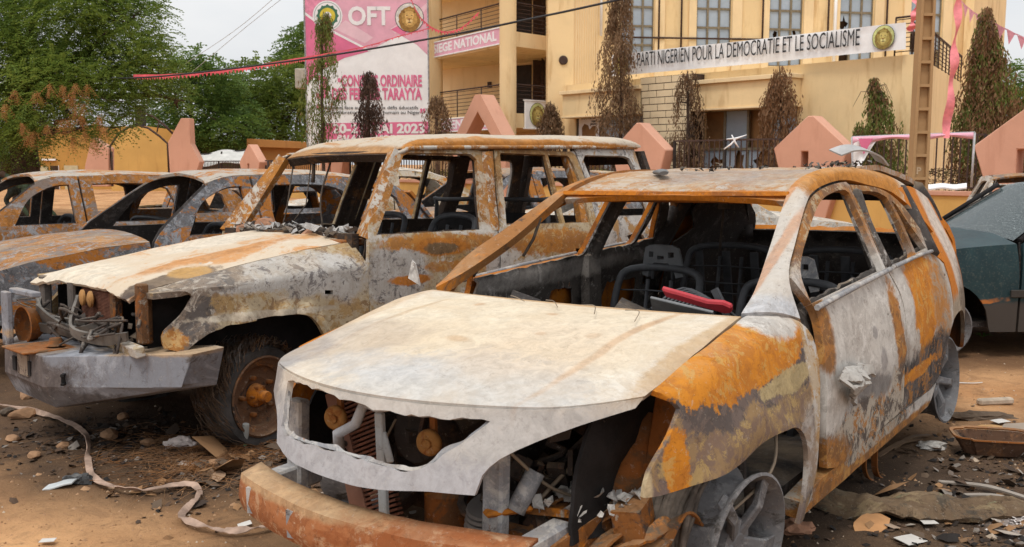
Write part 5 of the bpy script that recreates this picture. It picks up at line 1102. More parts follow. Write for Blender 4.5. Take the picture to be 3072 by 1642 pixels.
zs = [.02, .85, HR[2][1] - 1.15, HR[2][1] - .02]
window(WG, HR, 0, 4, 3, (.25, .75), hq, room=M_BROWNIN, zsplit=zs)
# upper storey dressings
for k, (a, b) in enumerate(wins):
    u = US.uz(b, 100)[0]; US.box('pilaster', u + .02, u + .38, zPar - .1, 9.4, -.4, -.30, M_CREAM2, hq)
    u = US.uz(a, 100)[0]; US.box('pilaster', u - .30, u - .02, zPar - .1, 9.4, -.4, -.32, M_CREAM2, hq)
def rod(name, pts, r, mat, parent, seg=6): bm = B(); add_tube(bm, pts, r, seg); return ob(name, bm, mat, parent)
for px in (2053, 2299, 2497, 2674, 1985): u = US.uz(px, 60)[0]; rod('wall_rod', [US.w(u, 5.35, -.30), US.w(u, 9, -.30)], .035, M_IRON, hq)
rod('wall_rod', [US.w(US.uz(1880, 110)[0], US.uz(1880, 109)[1], -.27), US.w(US.uz(2300, 118)[0], US.uz(2300, 116)[1], -.27)], .035, M_IRON, hq)
u = US.uz(2518, 40)[0]; rod('drain_pipe', [US.w(u, 4.4, -.28), US.w(u, 9, -.28)], .06, M_WHITE, hq, 8)
u = US.uz(1810, 40)[0]; rod('drain_pipe', [US.w(u, US.uz(1810, 105)[1], -.28), US.w(u, 9, -.28)], .045, M_WHITE, hq, 8)
for i in range(13): u = US.uz(1722 + i * 7, 100)[0]; US.box('fluting', u - .02, u + .02, 3.8, 9.4, -.41, -.375, M_CREAM2, hq, 0)
# canopies, cornices, tiled pier
c1 = [WG.uz(*p) for p in ((1722, 279), (1957, 257), (1960, 340), (1725, 355))]; c2 = [WG.uz(*p) for p in ((2112, 244), (2405, 226), (2392, 316), (2110, 334))]
for c in (c1, c2):
    zt_, zb2 = (c[0][1] + c[1][1]) / 2, (c[2][1] + c[3][1]) / 2
    WG.box('canopy', c[0][0], c[1][0], zb2 + .02, zt_ - .12, 0, .55, M_CREAM, hq); WG.box('cornice', c[0][0] - .05, c[1][0] + .06, zt_ - .12, zt_, 0, .66, M_CREAM2, hq); WG.box('cornice', c[0][0], c[1][0] + .03, zb2 - .04, zb2 + .02, 0, .60, M_CREAM2, hq)
bm = B(); add_tube(bm, [WG.w(c2[1][0] - .4, c2[1][1] - .55, .55), WG.w(c2[1][0] - .4, c2[1][1] - .55, .95)], .06, 8); ob('spout', bm, plain('pipe_grey', (.25, .24, .22)), hq)
pt = [WG.uz(*p) for p in ((1957, 236), (2114, 226), (2096, 520), (1985, 520))]; zt_ = (pt[0][1] + pt[1][1]) / 2
pr_ = WG.pan('tiled_pier', [(pt[3][0], 0), (pt[2][0], 0), (pt[1][0], zt_), (pt[0][0], zt_)], [], plain('grout_dark', (.05, .03, .022)), hq, .56, .6, .8)
M_TILE = plain('cream_tile', (.68, .55, .36), .6, .1, 2, .1)
rows = 17; z0 = .6; rh = (zt_ - z0) / rows
for j in range(rows):
    za = z0 + j * rh; t = (za + rh / 2) / zt_; ul = pt[3][0] + (pt[0][0] - pt[3][0]) * t; ur = pt[2][0] + (pt[1][0] - pt[2][0]) * t; tw_ = .62; x = ul - (tw_ / 2 if j % 2 else 0)
    while x < ur - .03:
        a, b = max(ul, x) + .012, min(ur, x + tw_) - .012
        if b - a > .05: WG.box('tile', a, b, za + .012, za + rh - .012, .55, .575, M_TILE, pr_, 0)
        x += tw_
po = WG.uz(1768, 383); bm = B(); add_box(bm, (0, 0, 0), (.95, .85, .02)); pos = ob('poster', bm, M_WPRINT, hq, M=WG.M(po[0], po[1] + .05, .02))
text('lettering', 'AMPHITHÉATRE', M_BLACK, pos, Matrix.Translation((.0, .27, .012)), .13, .72, .004, .002)
text('lettering', 'HAMA\nAMADOU', M_BLACK, pos, Matrix.Translation((.22, .10, .012)), .09, .3, .003, .002)
ob('torn_hole', sheet([(-.3, -.4), (-.32, -.05), (-.2, .08), (-.02, .02), (.05, -.12), (.2, .0), (.36, -.02), (.4, -.2), (.3, -.36), (.05, -.42)], [], lambda u, v: (u, v, .014), 1, rnd=False), M_BROWNIN, pos)
# terrace railings
def railing(pl, u0, u1, z0, z1, off, parent, nb=7, posts=1.6, mat=M_IRON, name='railing'):
    bm = B(); add_tube(bm, [pl.w(u0, z1, off), pl.w(u1, z1, off)], .028, 6); o = ob(name, bm, mat, parent)
    for i in range(nb): bm = B(); z = z0 + (z1 - z0) * (i + .5) / nb; add_tube(bm, [pl.w(u0, z, off), pl.w(u1, z, off)], .012, 5); ob('bar', bm, mat, o)
    n = max(1, int(abs(u1 - u0) / posts))
    for i in range(n + 1): bm = B(); u = u0 + (u1 - u0) * i / n; add_tube(bm, [pl.w(u, z0 - .05, off), pl.w(u, z1, off)], .022, 5); ob('post', bm, mat, o)
    return o
railing(v6, 0.1, v6.len, zPar + .05, zPar + .95, -.1, hq, 8, .8); railing(WG, uR - .6, uR - .05, zPar + .05, zPar + .95, -.1, hq, 8, .3)
# balcony block at the left end
V0, V1, V2 = P(1290, 38.0), P(1524, 33.0), P(1681, 35.0)
BL, BR = Pl(V0, V1), Pl(V1, V2)
bk0, bk1, bk2 = P(1280, 42.0), P(1600, 38.2), V2
BB = Pl(bk0, bk1); BC = Pl(bk1, (V2[0] + .3, V2[1] + .3))
for pl, nm, hs in ((BB, 'balcony_back_wall', [[(BB.len - 1.9, .2), (BB.len - .6, .2), (BB.len - .6, 2.6), (BB.len - 1.9, 2.6)]]), (BC, 'balcony_back_wall', [])):
    pl.pan(nm, [(0, 0), (pl.len, 0), (pl.len, 9.5), (0, 9.5)], [], M_CREAM2, hq, 0, .25, 1.0)
for zt in (3.22, 5.98, 8.75):
    bm = B(); add_prism(bm, [(*V0, zt - .5), (*V1, zt - .5), (*V2, zt - .5), (*bk1, zt - .5), (*bk0, zt - .5)], (0, 0, .5)); ob('balcony_slab', bm, M_CREAM, hq)
for (px, Y, r) in ((1524, 33.15, .29), (1312, 37.6, .26), (1675, 35.1, .2)):
    p = P(px, Y); bm = B(); add_lathe(bm, [(r, 0), (r, 9.4)], 20, Matrix.Translation((*p, 0))); ob('column', bm, M_CREAM, hq, smooth=True)
for z in (3.27, 6.03): railing(BL, .3, BL.len - .2, z, z + .95, -.12, hq); railing(BR, .35, BR.len, z, z + .95, -.12, hq)
M_DOOR = plain('dark_door', (.025, .016, .013), .6, .3, 3, .1)
for z in (3.22, 5.98):
    for u in (BB.len - 1.0, ): bm = B(); BB.box('balcony_door', BB.len - 1.0, BB.len - .1, z, z + 2.15, .0, .05, M_DOOR, hq)
    BC.box('balcony_door', .15, 1.0, z, z + 2.2, 0, .05, M_DOOR, hq)
    g = BC.box('lattice_door', 1.02, 1.07, z, z + 2.2, .0, .5, M_IRON, hq)
    gp_ = Pl((BC.w(1.1, 0, .05).x, BC.w(1.1, 0, .05).y), (BC.w(1.75, 0, .45).x, BC.w(1.75, 0, .45).y))
    for k in range(5): bm = B(); add_tube(bm, [gp_.w(.75 * k / 4, z + .1), gp_.w(.75 * k / 4, z + 2.2)], .015, 4); ob('lattice_bar', bm, M_IRON, g)
    for k in range(6): bm = B(); add_tube(bm, [gp_.w(0, z + .1 + .42 * k), gp_.w(.75, z + .1 + .42 * k)], .015, 4); ob('lattice_bar', bm, M_IRON, g)
    for k in range(4): bm = B(); add_tube(bm, [gp_.w(.375 + .2 * math.cos(a), z + .5 + .42 * k + .17 * math.sin(a)) for a in [i * .628 for i in range(10)]], .010, 4, closed=True); ob('lattice_bar', bm, M_IRON, g)
US.pan('infill_wall', [(-.5, 0), (.4, 0), (.4, 9.5), (-.5, 9.5)], [], M_CREAM, hq, -.35, .3, 1)
u = US.uz(1696, 178); bm = B(); add_lathe(bm, [(0, .03), (.13, .03), (.16, 0)], 16, US.M(u[0], u[1], -.32)); o = shade(ob('round_vent', bm, M_IRON, hq), 40)
bm = B(); add_box(bm, (0, 0, 0), (.2, .22, .05)); ob('junction_box', bm, M_IRON, hq, M=BB.M(BB.len * .62, 4.7, .03))
# ---------------------------------------------------------------- signs and banners
def lion(parent, M, r, tint, off=.004, ring=True):
    """flat printed roundel with an animal head"""
    c = lambda nm, col: plain('print_' + nm + str(tint), tuple(a * b for a, b in zip(col, ((1, .8, .45), (.85, .9, .5))[tint])), .8, .25, 18, .05)
    bgc = ((.62, .60, .55), (.50, .53, .22))[tint]
    def poly(nm, pts, z, mat, par): 
        vf = sheet(pts, [], lambda u, v: M @ Vector((u * r, v * r, z)), .25, rnd=True); return ob(nm, facing(vf, M.col[2].xyz), mat, par)
    circ = lambda R_, cx=0, cy=0, sy=1, n=28: [(cx + R_ * math.cos(6.2832 * k / n), cy + R_ * sy * math.sin(6.2832 * k / n)) for k in range(n)]
    rg = random.Random(7)
    base = poly('roundel', circ(1), off, M_BLACK, parent); poly('roundel_field', circ(.96), off + .003, plain('print_field' + str(tint), bgc, .8, .3, 4, .05), base)
    mane = [((.80 + .12 * rg.random()) * math.cos(a) * .88, -.12 + (.80 + .12 * rg.random()) * math.sin(a)) for a in [6.2832 * k / 34 for k in range(34)]]
    poly('mane', mane, off + .006, c('mane', (.30, .20, .10)), base)
    m2 = [((.55 + .10 * rg.random()) * math.cos(a) * .9, -.02 + (.60 + .12 * rg.random()) * math.sin(a)) for a in [6.2832 * k / 26 for k in range(26)]]
    poly('mane', m2, off + .009, c('mane2', (.46, .34, .18)), base)
    poly('face', [(-.30, .32), (-.12, .42), (.12, .42), (.30, .32), (.33, .10), (.24, -.18), (.26, -.36), (.14, -.50), (-.14, -.50), (-.26, -.36), (-.24, -.18), (-.33, .10)], off + .012, c('face', (.66, .52, .32)), base)
    for s in (-1, 1):
        poly('eye', circ(.055, s * .17, .13, .6, 8), off + .015, M_BLACK, base); poly('ear', circ(.10, s * .38, .38, 1, 10), off + .015, c('mane3', (.25, .16, .08)), base)
        poly('muzzle', circ(.13, s * .10, -.24, .8, 12), off + .015, c('muzzle', (.78, .68, .52)), base); poly('cheek', [(s * .10, .05), (s * .20, .0), (s * .15, -.2), (s * .09, -.12)], off + .0145, c('cheek', (.50, .36, .19)), base)
    poly('nose', [(-.11, -.06), (.11, -.06), (.05, -.17), (0, -.20), (-.05, -.17)], off + .018, c('nose', (.30, .15, .10)), base); poly('mouth', [(-.14, -.33), (0, -.29), (.14, -.33), (0, -.36)], off + .018, M_BLACK, base)
    return base
bb = thing('billboard', 'huge pink and white congress billboard beside the balconies', 'billboard')
BD = Pl(P(930, 36.5), P(1288, 36.5)); bw = BD.len
zl = BD.uz(1100, 447)[1]
bo_ = BD.box('board', 0, bw, zl, 9.6, -.08, 0, M_WHITE, bb, 0)
for u0, u1 in ((-.05, 0), (bw, bw + .05)): BD.box('edge_frame', u0, u1, zl - .05, 9.6, -.1, .03, M_GREYM, bb, 0)
z2p = lambda x, y: BD.uz(850 + x / 2.295, y / 2.295)
def bpoly(pts, off, mat, nm='printed_field'): ob(nm, facing(sheet([z2p(*p) for p in pts], [], lambda u, z: BD.w(max(0.01, min(bw - .01, u)), z, off), 1, rnd=False), BD.n), mat, bb)
bpoly([(100, -160), (1040, -160), (1040, 380), (800, 240), (600, 345), (100, 85)], .004, M_PALEP)
bpoly([(100, 100), (598, 352), (420, 400), (240, 495), (100, 585)], .008, M_PINKC)
bpoly([(735, 200), (1040, 20), (1040, 60), (770, 235)], .008, M_PALEP2); bpoly([(740, 205), (900, 120), (830, 250)], .010, M_PINKC); bpoly([(100, 85), (600, 345), (590, 355), (100, 105)], .012, M_WPRINT)
bpoly([(350, 200), (430, 140), (620, 260), (560, 300)], .007, M_PALEP2)
bpoly([(100, 150), (560, -100), (300, -150), (100, -150)], .006, plain('mid_pink', (.72, .26, .38), .75))
bpoly([(300, 850), (1040, 838), (1040, 942), (250, 962)], .006, M_PINKC)
ppm = 2.295 * FPX / 36.5
def btext(s, x, y, hgt, wid, mat, bold=.02, al='CENTER', shear=0):
    u, z = z2p(x, y); return text('lettering', s, mat, bb, BD.M(u, z, .018), hgt / ppm * 1.38, wid / ppm, bold, .002, al, shear=shear)
btext('OFT', 592, 118, 120, 285, M_WPRINT, .03)
btext('3', 268, 610, 150, 85, M_PINKC, .03); btext('e', 385, 548, 40, 22, M_PINKC, .008)
btext('CONGRES ORDINAIRE', 677, 562, 75, 545, M_PINKC, .022); btext('DES FEMMES TARAYYA', 645, 652, 75, 610, M_PINKC, .022)
btext('La femme face aux nouveaux défis éducatifs', 596, 743, 24, 655, M_BLACK, 0); btext("et l'amélioration du capital humain au Niger", 605, 776, 24, 665, M_BLACK, 0)
btext('20-21 MAI 2023', 655, 890, 62, 630, M_WPRINT, .02); btext('PALAIS DU 29 JUILLET', 650, 951, 34, 560, M_WPRINT, .012, shear=.2)
btext('“', 245, 760, 70, 34, M_PINKC, .02); btext('”', 960, 790, 70, 36, M_PINKC, .02)
u, z = z2p(868, 122); lion(bb, BD.M(u, z, .012), 97 / ppm, 0)
u, z = z2p(305, 110)
for k, (r_, m_) in enumerate(((100, M_WPRINT), (92, plain('print_grey', (.42, .45, .45))), (86, M_WPRINT), (68, M_GREENP), (52, M_YELP), (26, M_WPRINT))):
    n_ = 36; pts = [((r_ / ppm) * (1.0 if r_ != 68 or i % 3 else 1.13) * math.cos(6.2832 * i / n_), (r_ / ppm) * (1.0 if r_ != 68 or i % 3 else 1.13) * math.sin(6.2832 * i / n_)) for i in range(n_)]
    ob('emblem_ring', facing(sheet(pts, [], lambda a, b: BD.w(u + a, z + b, .014 + .003 * k), 1, rnd=False), BD.n), m_, bb)
for s in (0, 1): ob('emblem_leaf', facing(sheet([(.18, -.2), (.35, -.26), (.5, -.18), (.55, .0), (.42, -.08)] if s else [(-.18, -.2), (-.35, -.26), (-.5, -.18), (-.55, 0), (-.42, -.08)], [], lambda a, b: BD.w(u + a * .14, z + b * .14 - .05, .036), 1, rnd=False), BD.n), M_BLACK, bb)
# long banner
bn = thing('long_banner', 'long white banner with black capitals stretched across the wing', 'banner')
BN = Pl((WG.w(0, 0, .25).x, WG.w(0, 0, .25).y), (WG.w(8, 0, .25).x, WG.w(8, 0, .25).y))
q = [BN.uz(*p) for p in ((1835, 166), (2718, 68), (2718, 149), (1835, 230))]
def bnf(s, t):
    a = Vector(q[0]).lerp(Vector(q[1]), s); b = Vector(q[3]).lerp(Vector(q[2]), s); c = a.lerp(b, t); return BN.w(c.x, c.y + .03 * math.sin(s * 9) * .3, .03 * fbm((s * 6, t, 0), 1.5) + .02 * math.sin(s * 40) * .3)
ob('banner_cloth', facing(grid(bnf, 60, 6), BN.n), M_WHITE, bn, smooth=True)
ta, tb = BN.uz(1916, 182), BN.uz(2583, 115); ang = math.atan2(tb[1] - ta[1], tb[0] - ta[0])
hh = BN.uz(2250, 122)[1] - BN.uz(2250, 168)[1]
bpy.context.view_layer.update()
text('lettering', 'PARTI NIGERIEN POUR LA DEMOCRATIE ET LE SOCIALISME', M_BLACK, bn, BN.M((ta[0] + tb[0]) / 2, (ta[1] + tb[1]) / 2, .06) @ Matrix.Rotation(ang, 4, 'Z'), hh * 1.42, (tb[0] - ta[0]), .0, .002)
for px, py in ((2654, 113), (1868, 196)): u, z = BN.uz(px, py); lion(bn, BN.M(u, z, .06), .30 if px > 2000 else .33, 1)
# small signs on the balconies
def sign(name, label, pl, c, body, mat, tm, hgt, bold=.015):
    a = [pl.uz(*p) for p in c]; u0, u1 = a[0][0], a[1][0]; za, zb3 = (a[0][1] + a[1][1]) / 2, (a[2][1] + a[3][1]) / 2
    t = thing(name, label, 'sign'); pl.box('board', u0, u1, zb3, za, .02, .10, mat, t, .01)
    pl.box('frame', u0 - .03, u1 + .03, za, za + .04, .0, .12, M_WHITE, t, 0); pl.box('frame', u0 - .03, u1 + .03, zb3 - .04, zb3, .0, .12, M_WHITE, t, 0)
    if body: text('lettering', body, tm, t, pl.M((u0 + u1) / 2, (za + zb3) / 2, .104), hgt * (za - zb3) * 1.4, (u1 - u0) * .92, bold, .002)
    return t, (u0, u1, zb3, za)
sign('pink_sign', 'pink sign with white capitals under the upper balcony', BL, ((1300, 122), (1507, 97), (1507, 140), (1302, 164)), 'SIEGE NATIONAL', M_PALEP, M_WPRINT, .62)
sign('welcome_sign', 'pink welcome sign on the lower balcony behind the triangular gable', BL, ((1330, 362), (1500, 345), (1500, 384), (1340, 396)), 'BIENVENUE', M_PALEP, M_WPRINT, .72)
t_, q_ = sign('lion_sign', 'square white sign with a lion roundel on the balcony corner', BR, ((1571, 304), (1641, 306), (1641, 386), (1571, 385)), None, M_WHITE, M_BLACK, .5)
lion(t_, BR.M((q_[0] + q_[1]) / 2, (q_[2] + q_[3]) / 2, .105), min(q_[1] - q_[0], q_[3] - q_[2]) * .45, 1)
bm = B(); add_box(bm, (0, 0, 0), (.5, .45, .75)); ac = ob('air_conditioner', bm, plain('ac_grey', (.42, .38, .32)), None, bevel=.03); ac.matrix_world = Matrix.Translation(at(908, 237, 37.2)); tag(ac, 'small grey air conditioner box at the left edge of the billboard', 'air conditioner')
# ---------------------------------------------------------------- boundary wall, iron fence and salmon pillars
FP, FD = Vector((9.51, 20.6, 0)), Vector((-.674, .738, 0)).normalized()
def fpt(t): p = FP + FD * t; return (p.x, p.y)
lw = thing('boundary_wall', 'low yellow boundary wall with salmon coping under the iron fence', 'wall')
FW = Pl(fpt(46), fpt(-6))
def t2u(t): return 46 - t
FW.box('wall_face', 0, FW.len, 0, .80, -.22, 0, M_YEL, lw, 0); FW.box('coping', 0, FW.len, .80, .90, -.27, .05, M_PINK, lw, .01)
secs = [(-5.5, -2.6, 2.1), (-.6, 2.3, 2.1), (4.3, 7.6, 2.1), (9.7, 13.9, 2.1), (17.2, 23.8, 1.9), (25.7, 30.8, 1.62), (32.6, 38.5, 1.6)]
bar_me = None
nm_ = ['at the right edge beyond the green car', 'right of the concrete pole behind the suv', 'in front of the glazed entrance', 'right of the triangular gable', 'left of the triangular gable', 'behind the windscreen of the off-roader', 'beside the iron gate arch']
for k, (a, b, zt) in enumerate(secs):
    t = thing('iron_fence', 'brown iron bar fence section ' + nm_[k], 'fence', group='iron fence sections')
    u0, u1 = t2u(b), t2u(a)
    for z in (.98, zt): bm = B(); add_box(bm, ((u0 + u1) / 2, z, -.10), (u1 - u0, .045, .03)); bmesh.ops.transform(bm, matrix=FW.M(0, 0), verts=bm.verts); ob('rail', bm, M_IRON, t)
    bm = B(); add_box(bm, (0, 0, 0), (.026, .026, zt - .98)); bme = bpy.data.meshes.new('bar'); bm.to_mesh(bme); bm.free(); bme.materials.append(M_IRON)
    n = int((u1 - u0) / .165)
    for i in range(n + 1):
        o = link('bar', bme, t, Matrix.Translation(FW.w(u0 + (u1 - u0) * i / n, (.98 + zt) / 2, -.10)) @ Matrix.Rotation(math.atan2(FD.y, FD.x), 4, 'Z'))
    for u in (u0, u1, (u0 + u1) / 2): bm = B(); add_box(bm, (u, (.9 + zt) / 2, -.10), (.06, zt - .9, .06)); bmesh.ops.transform(bm, matrix=FW.M(0, 0), verts=bm.verts); ob('post', bm, M_DKIRON, t)
def pillar(tt, label, s=1.0, slot=True, top=2.62, mid=1.86, cut=None, hwid=.976):
    t = thing('pentagon_pillar', label, 'pillar', group='salmon pentagon pillars along the fence'); u = t2u(tt)
    out = [(-.42, 0), (.42, 0), (hwid, mid), (.07, top), (-.07, top), (-hwid, mid)]
    sl_ = [[(-.22, .75), (-.03, .75), (-.03, mid - .08), (-.22, mid - .08)]] if slot else []
    vf = sheet([(u + x * s, z) for x, z in out], [[(u + x, z) for x, z in h] for h in sl_], lambda a, z: FW.w(a, z, .24), .5, rnd=False, out=FW.n)
    ob('slab', vf, M_PINK, t, solid=.42, bevel=.02); return t
pillar(-1.57, 'salmon pentagon pillar cut by the right edge of the picture', 1.1)
pillar(3.31, 'salmon pentagon pillar right of the entrance above the suv roof')
pillar(8.62, 'salmon pentagon pillar behind the rear window of the off-roader')
pillar(24.7, 'salmon pentagon pillar in front of the billboard foot', top=2.55)
pillar(31.7, 'salmon pentagon pillar between the billboard and the tarpaulin shed', top=2.35, mid=1.55)
gb = thing('gable_frame', 'open salmon triangular gable on two legs in front of the balconies', 'gate'); u = t2u(15.46)
ob('frame', sheet([(u - 1.38, 0), (u - 1.0, 0), (u - 1.0, 2.0), (u, 3.2), (u + 1.0, 2.0), (u + 1.0, 0), (u + 1.38, 0), (u + 1.38, 2.15), (u + .14, 3.75), (u - .14, 3.75), (u - 1.38, 2.15)], [], lambda a, z: FW.w(a, z, .3), .6, rnd=False, out=FW.n), M_PINK, gb, solid=.6, bevel=.02)
def cutout(name, label, cat, pts, Y, mat, thick, grp=None):
    bm = B(); add_prism(bm, [at(x, y, Y) for x, y in pts], (0, thick, 0)); o = ob(name, bm, mat, bevel=.02); return tag(o, label, cat, grp)
cutout('gate_pillar', 'tall stepped salmon gate pillar right of the iron arch', 'pillar', [(504, 428), (543, 355), (568, 355), (572, 432), (600, 486), (586, 527), (586, 560), (512, 560)], 47, M_PINK, .7)
gpz = [o for o in bpy.data.objects if o.name.startswith('gate_pillar')][0]
cutout('gate_pillar', 'shaded salmon gate pillar left of the iron arch under the tree', 'pillar', [(254, 502), (275, 410), (325, 445), (325, 560), (262, 560)], 47, M_PINK, .7)
ga = thing('iron_gate_arch', 'rusty iron arch with a dark sheet metal crest over the left gate', 'gate')
for nm, pts in (('inner_arch', [(325, 560), (330, 440), (355, 402), (385, 383), (415, 377), (445, 385), (480, 410), (503, 432), (509, 560)]), ('outer_arch', [(318, 400), (345, 365), (385, 342), (425, 337), (460, 350), (495, 378), (519, 402)])):
    bm = B(); add_tube(bm, [at(x, y, 47.2) for x, y in pts], .055, 6); ob(nm, bm, M_IRON, ga)
for a, b in (((345, 365), (365, 396)), ((478, 362), (471, 398)), ((400, 340), (400, 380))): bm = B(); add_tube(bm, [at(*a, 47.2), at(*b, 47.2)], .035, 5); ob('strut', bm, M_IRON, ga)
bm = B(); c_ = at(421, 347, 47.2); add_box(bm, (0, 0, 0), (.52, .06, 1.02)); ob('crest', bm, M_DKIRON, ga, M=Matrix.Translation(c_))
for x in (337, 338): pass
bm = B(); add_tube(bm, [at(335, 455, 47.2), at(337, 560, 47.2)], .05, 6); ob('gate_post', bm, M_IRON, ga)
# yellow house beyond the gate
yh = thing('yellow_house', 'yellow house with pale doors behind the tree and gate arch', 'house')
HY = Pl(P(60, 55), P(528, 55)); HY.pan('wall', [(0, 0), (HY.len, 0), (HY.len, HY.uz(500, 390)[1]), (HY.uz(430, 380)[0], HY.uz(430, 378)[1]), (0, HY.uz(100, 385)[1])], [], M_YEL2, yh, 0, .3, 1.2)
def hbox(nm, px0, py0, px1, py1, mat, o0=0, o1=.06):
    a, b = HY.uz(px0, py0), HY.uz(px1, py1); return HY.box(nm, a[0], b[0], min(a[1], b[1]), max(a[1], b[1]), o0, o1, mat, yh, 0)
M_PDOOR = plain('pale_door', (.50, .43, .27), .7, .12, 4, .1)
d_ = hbox('door', 121, 500, 149, 570, M_PDOOR); hbox('door_opening', 151, 498, 178, 570, M_DARKIN, 0, .03); hbox('door_frame', 177, 497, 180, 570, M_WHITE); hbox('shutter', 193, 497, 238, 570, M_PDOOR); hbox('lamp_batten', 127, 477, 170, 482, M_WHITE, 0, .15)
HY2 = Pl(P(335, 52), P(505, 52))
gw = tag(ob('gate_wall', sheet([HY2.uz(*p) for p in ((335, 600), (505, 600), (505, 440), (480, 412), (447, 386), (415, 379), (385, 385), (355, 404), (335, 440))], [], lambda u, z: HY2.w(u, z), .8, rnd=True, out=HY2.n), M_YEL, solid=.3), 'plain yellow round-headed wall panel inside the iron gate arch', 'wall')
cutout('courtyard_wall', 'ochre courtyard wall with projecting top between the trees and billboard', 'wall', [(742, 440), (930, 446), (930, 560), (742, 560)], 58, M_ORW, .4)
cutout('wall_coping', 'projecting top band of the ochre courtyard wall', 'wall', [(740, 416), (932, 427), (932, 447), (740, 441)], 57.6, M_ORW, .9)
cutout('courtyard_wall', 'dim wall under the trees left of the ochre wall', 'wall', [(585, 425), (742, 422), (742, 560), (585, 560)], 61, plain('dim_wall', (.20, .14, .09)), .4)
sh = thing('tarpaulin_shed', 'shed roofed with grey white tarpaulin beside the ochre wall', 'shed')
V, F = grid(lambda u, v: tuple(at(592 + 150 * u, 462 - 14 * u + v * 38 + 4 * math.sin(u * 9), 51 - 1.6 * v)), 14, 5)
ob('tarpaulin', (V, F), plain('tarpaulin', (.50, .49, .46), .8, .15, 2, .3), sh, smooth=True, solid=.03)
bm = B(); add_tube(bm, [at(592, 464, 50.9), at(650, 462, 50.9), at(742, 450, 50.9)], .05, 5); ob('roof_pole', bm, M_DKIRON, sh)
for x in (600, 665, 735): bm = B(); add_tube(bm, [at(x, 455, 50.5), at(x, 560, 50.5)], .05, 5); ob('shed_post', bm, M_DKIRON, sh)
# ---------------------------------------------------------------- concrete pole
up_ = thing('concrete_pole', 'tan concrete utility pole with recessed panels behind the suv tail', 'utility pole')
pb = at(2748, 640, 17.0); pb.z = 0
M_CONC = paint('pole_concrete', (.40, .25, .125), (.25, .15, .07), 31, .5); wv0, wv1 = .155, .105
bm = B(); H_ = 7.5
for s in (-1, 1): add_prism(bm, [(s * wv0, -.12, 0), (s * (wv0 - .055), -.12, 0), (s * (wv1 - .045), -.10, H_), (s * wv1, -.10, H_)], (0, .22, 0))
o_ = ob('flange', bm, M_CONC, up_, M=Matrix.Translation(pb), bevel=.006)
bm = B(); add_prism(bm, [(-wv0 + .04, -.03, 0), (wv0 - .04, -.03, 0), (wv1 - .03, -.03, H_), (-wv1 + .03, -.03, H_)], (0, .06, 0)); ob('web', bm, M_CONC, up_, M=Matrix.Translation(pb))
z = .42
while z < H_: bm = B(); add_box(bm, (0, -.065, z), (.20 - .08 * z / H_, .09, .05)); ob('rung', bm, M_CONC, up_, M=Matrix.Translation(pb)); z += .405
text('lettering', 'P', plain('chalk', (.55, .42, .28)), up_, Matrix.Translation(pb + Vector((0, -.035, 1.36))) @ Matrix.Rotation(R(90), 4, 'X'), .17, None, .004, .002)
# ---------------------------------------------------------------- frame with torn pink cloth on the fence
fr = thing('cloth_frame', 'silver tube frame with torn pink cloth leaning on the fence', 'frame')
M_TUBE = plain('galvanised_tube', (.42, .42, .43), .45, .15, 6, .05, spec=.5)
fy = 18.6
for nm, a, b in (('post', (2556, 412), (2560, 575)), ('post', (2924, 398), (2914, 562)), ('top_rail', (2556, 412), (2924, 398))): bm = B(); add_tube(bm, [at(*a, fy), at(*b, fy)], .022, 6); ob(nm, bm, M_TUBE, fr)
V, F = grid(lambda u, v: tuple(at(2558 + 362 * u, 412 - 13 * u + v * (12 + 5 * math.sin(u * 14) + 8 * max(0, .12 - u) * 10), fy - .05 - .04 * math.sin(v * 3.1))), 40, 4); ob('rolled_cloth', (V, F), M_PALEP, fr, smooth=True, solid=.01)
V, F = grid(lambda u, v: tuple(at(2560 + (70 * (1 - v) ** 1.6 + 6) * u, 414 + v * 140 + 8 * u * v, fy - .06 - .03 * math.sin(u * 6 + v * 4))), 10, 16); ob('hanging_cloth', (V, F), M_WHITE, fr, smooth=True, solid=.006)
V, F = grid(lambda u, v: tuple(at(2575 + 44 * u * (1 - v) + 20 * v * .8, 416 + v * 48, fy - .13)), 6, 6); ob('pink_patch', (V, F), M_PINKC, fr, smooth=True, solid=.004)
V, F = grid(lambda u, v: tuple(at(2770 + 130 * u, 556 + v * 13 + 2 * math.sin(u * 11), 19.6 - .4 * v)), 12, 4); tag(ob('folded_cloth', (V, F), M_WHITE, smooth=True, solid=.03), 'folded white cloth lying on the wall coping right of the pole', 'cloth')
bm = B(); 
for a, b in (((2100 + 80, 418), (2240, 405)), ((2172, 448), (2212, 412)), ((2195, 405), (2216, 443))): add_tube(bm, [at(a[0], a[1], 21.5), at((a[0] + b[0]) / 2, (a[1] + b[1]) / 2 + 4, 21.5), at(b[0], b[1], 21.5)], [.012, .022, .009], 5)
tag(ob('knotted_cloth', bm, M_WHITE), 'knotted white cloth tied to the fence before the entrance', 'cloth')
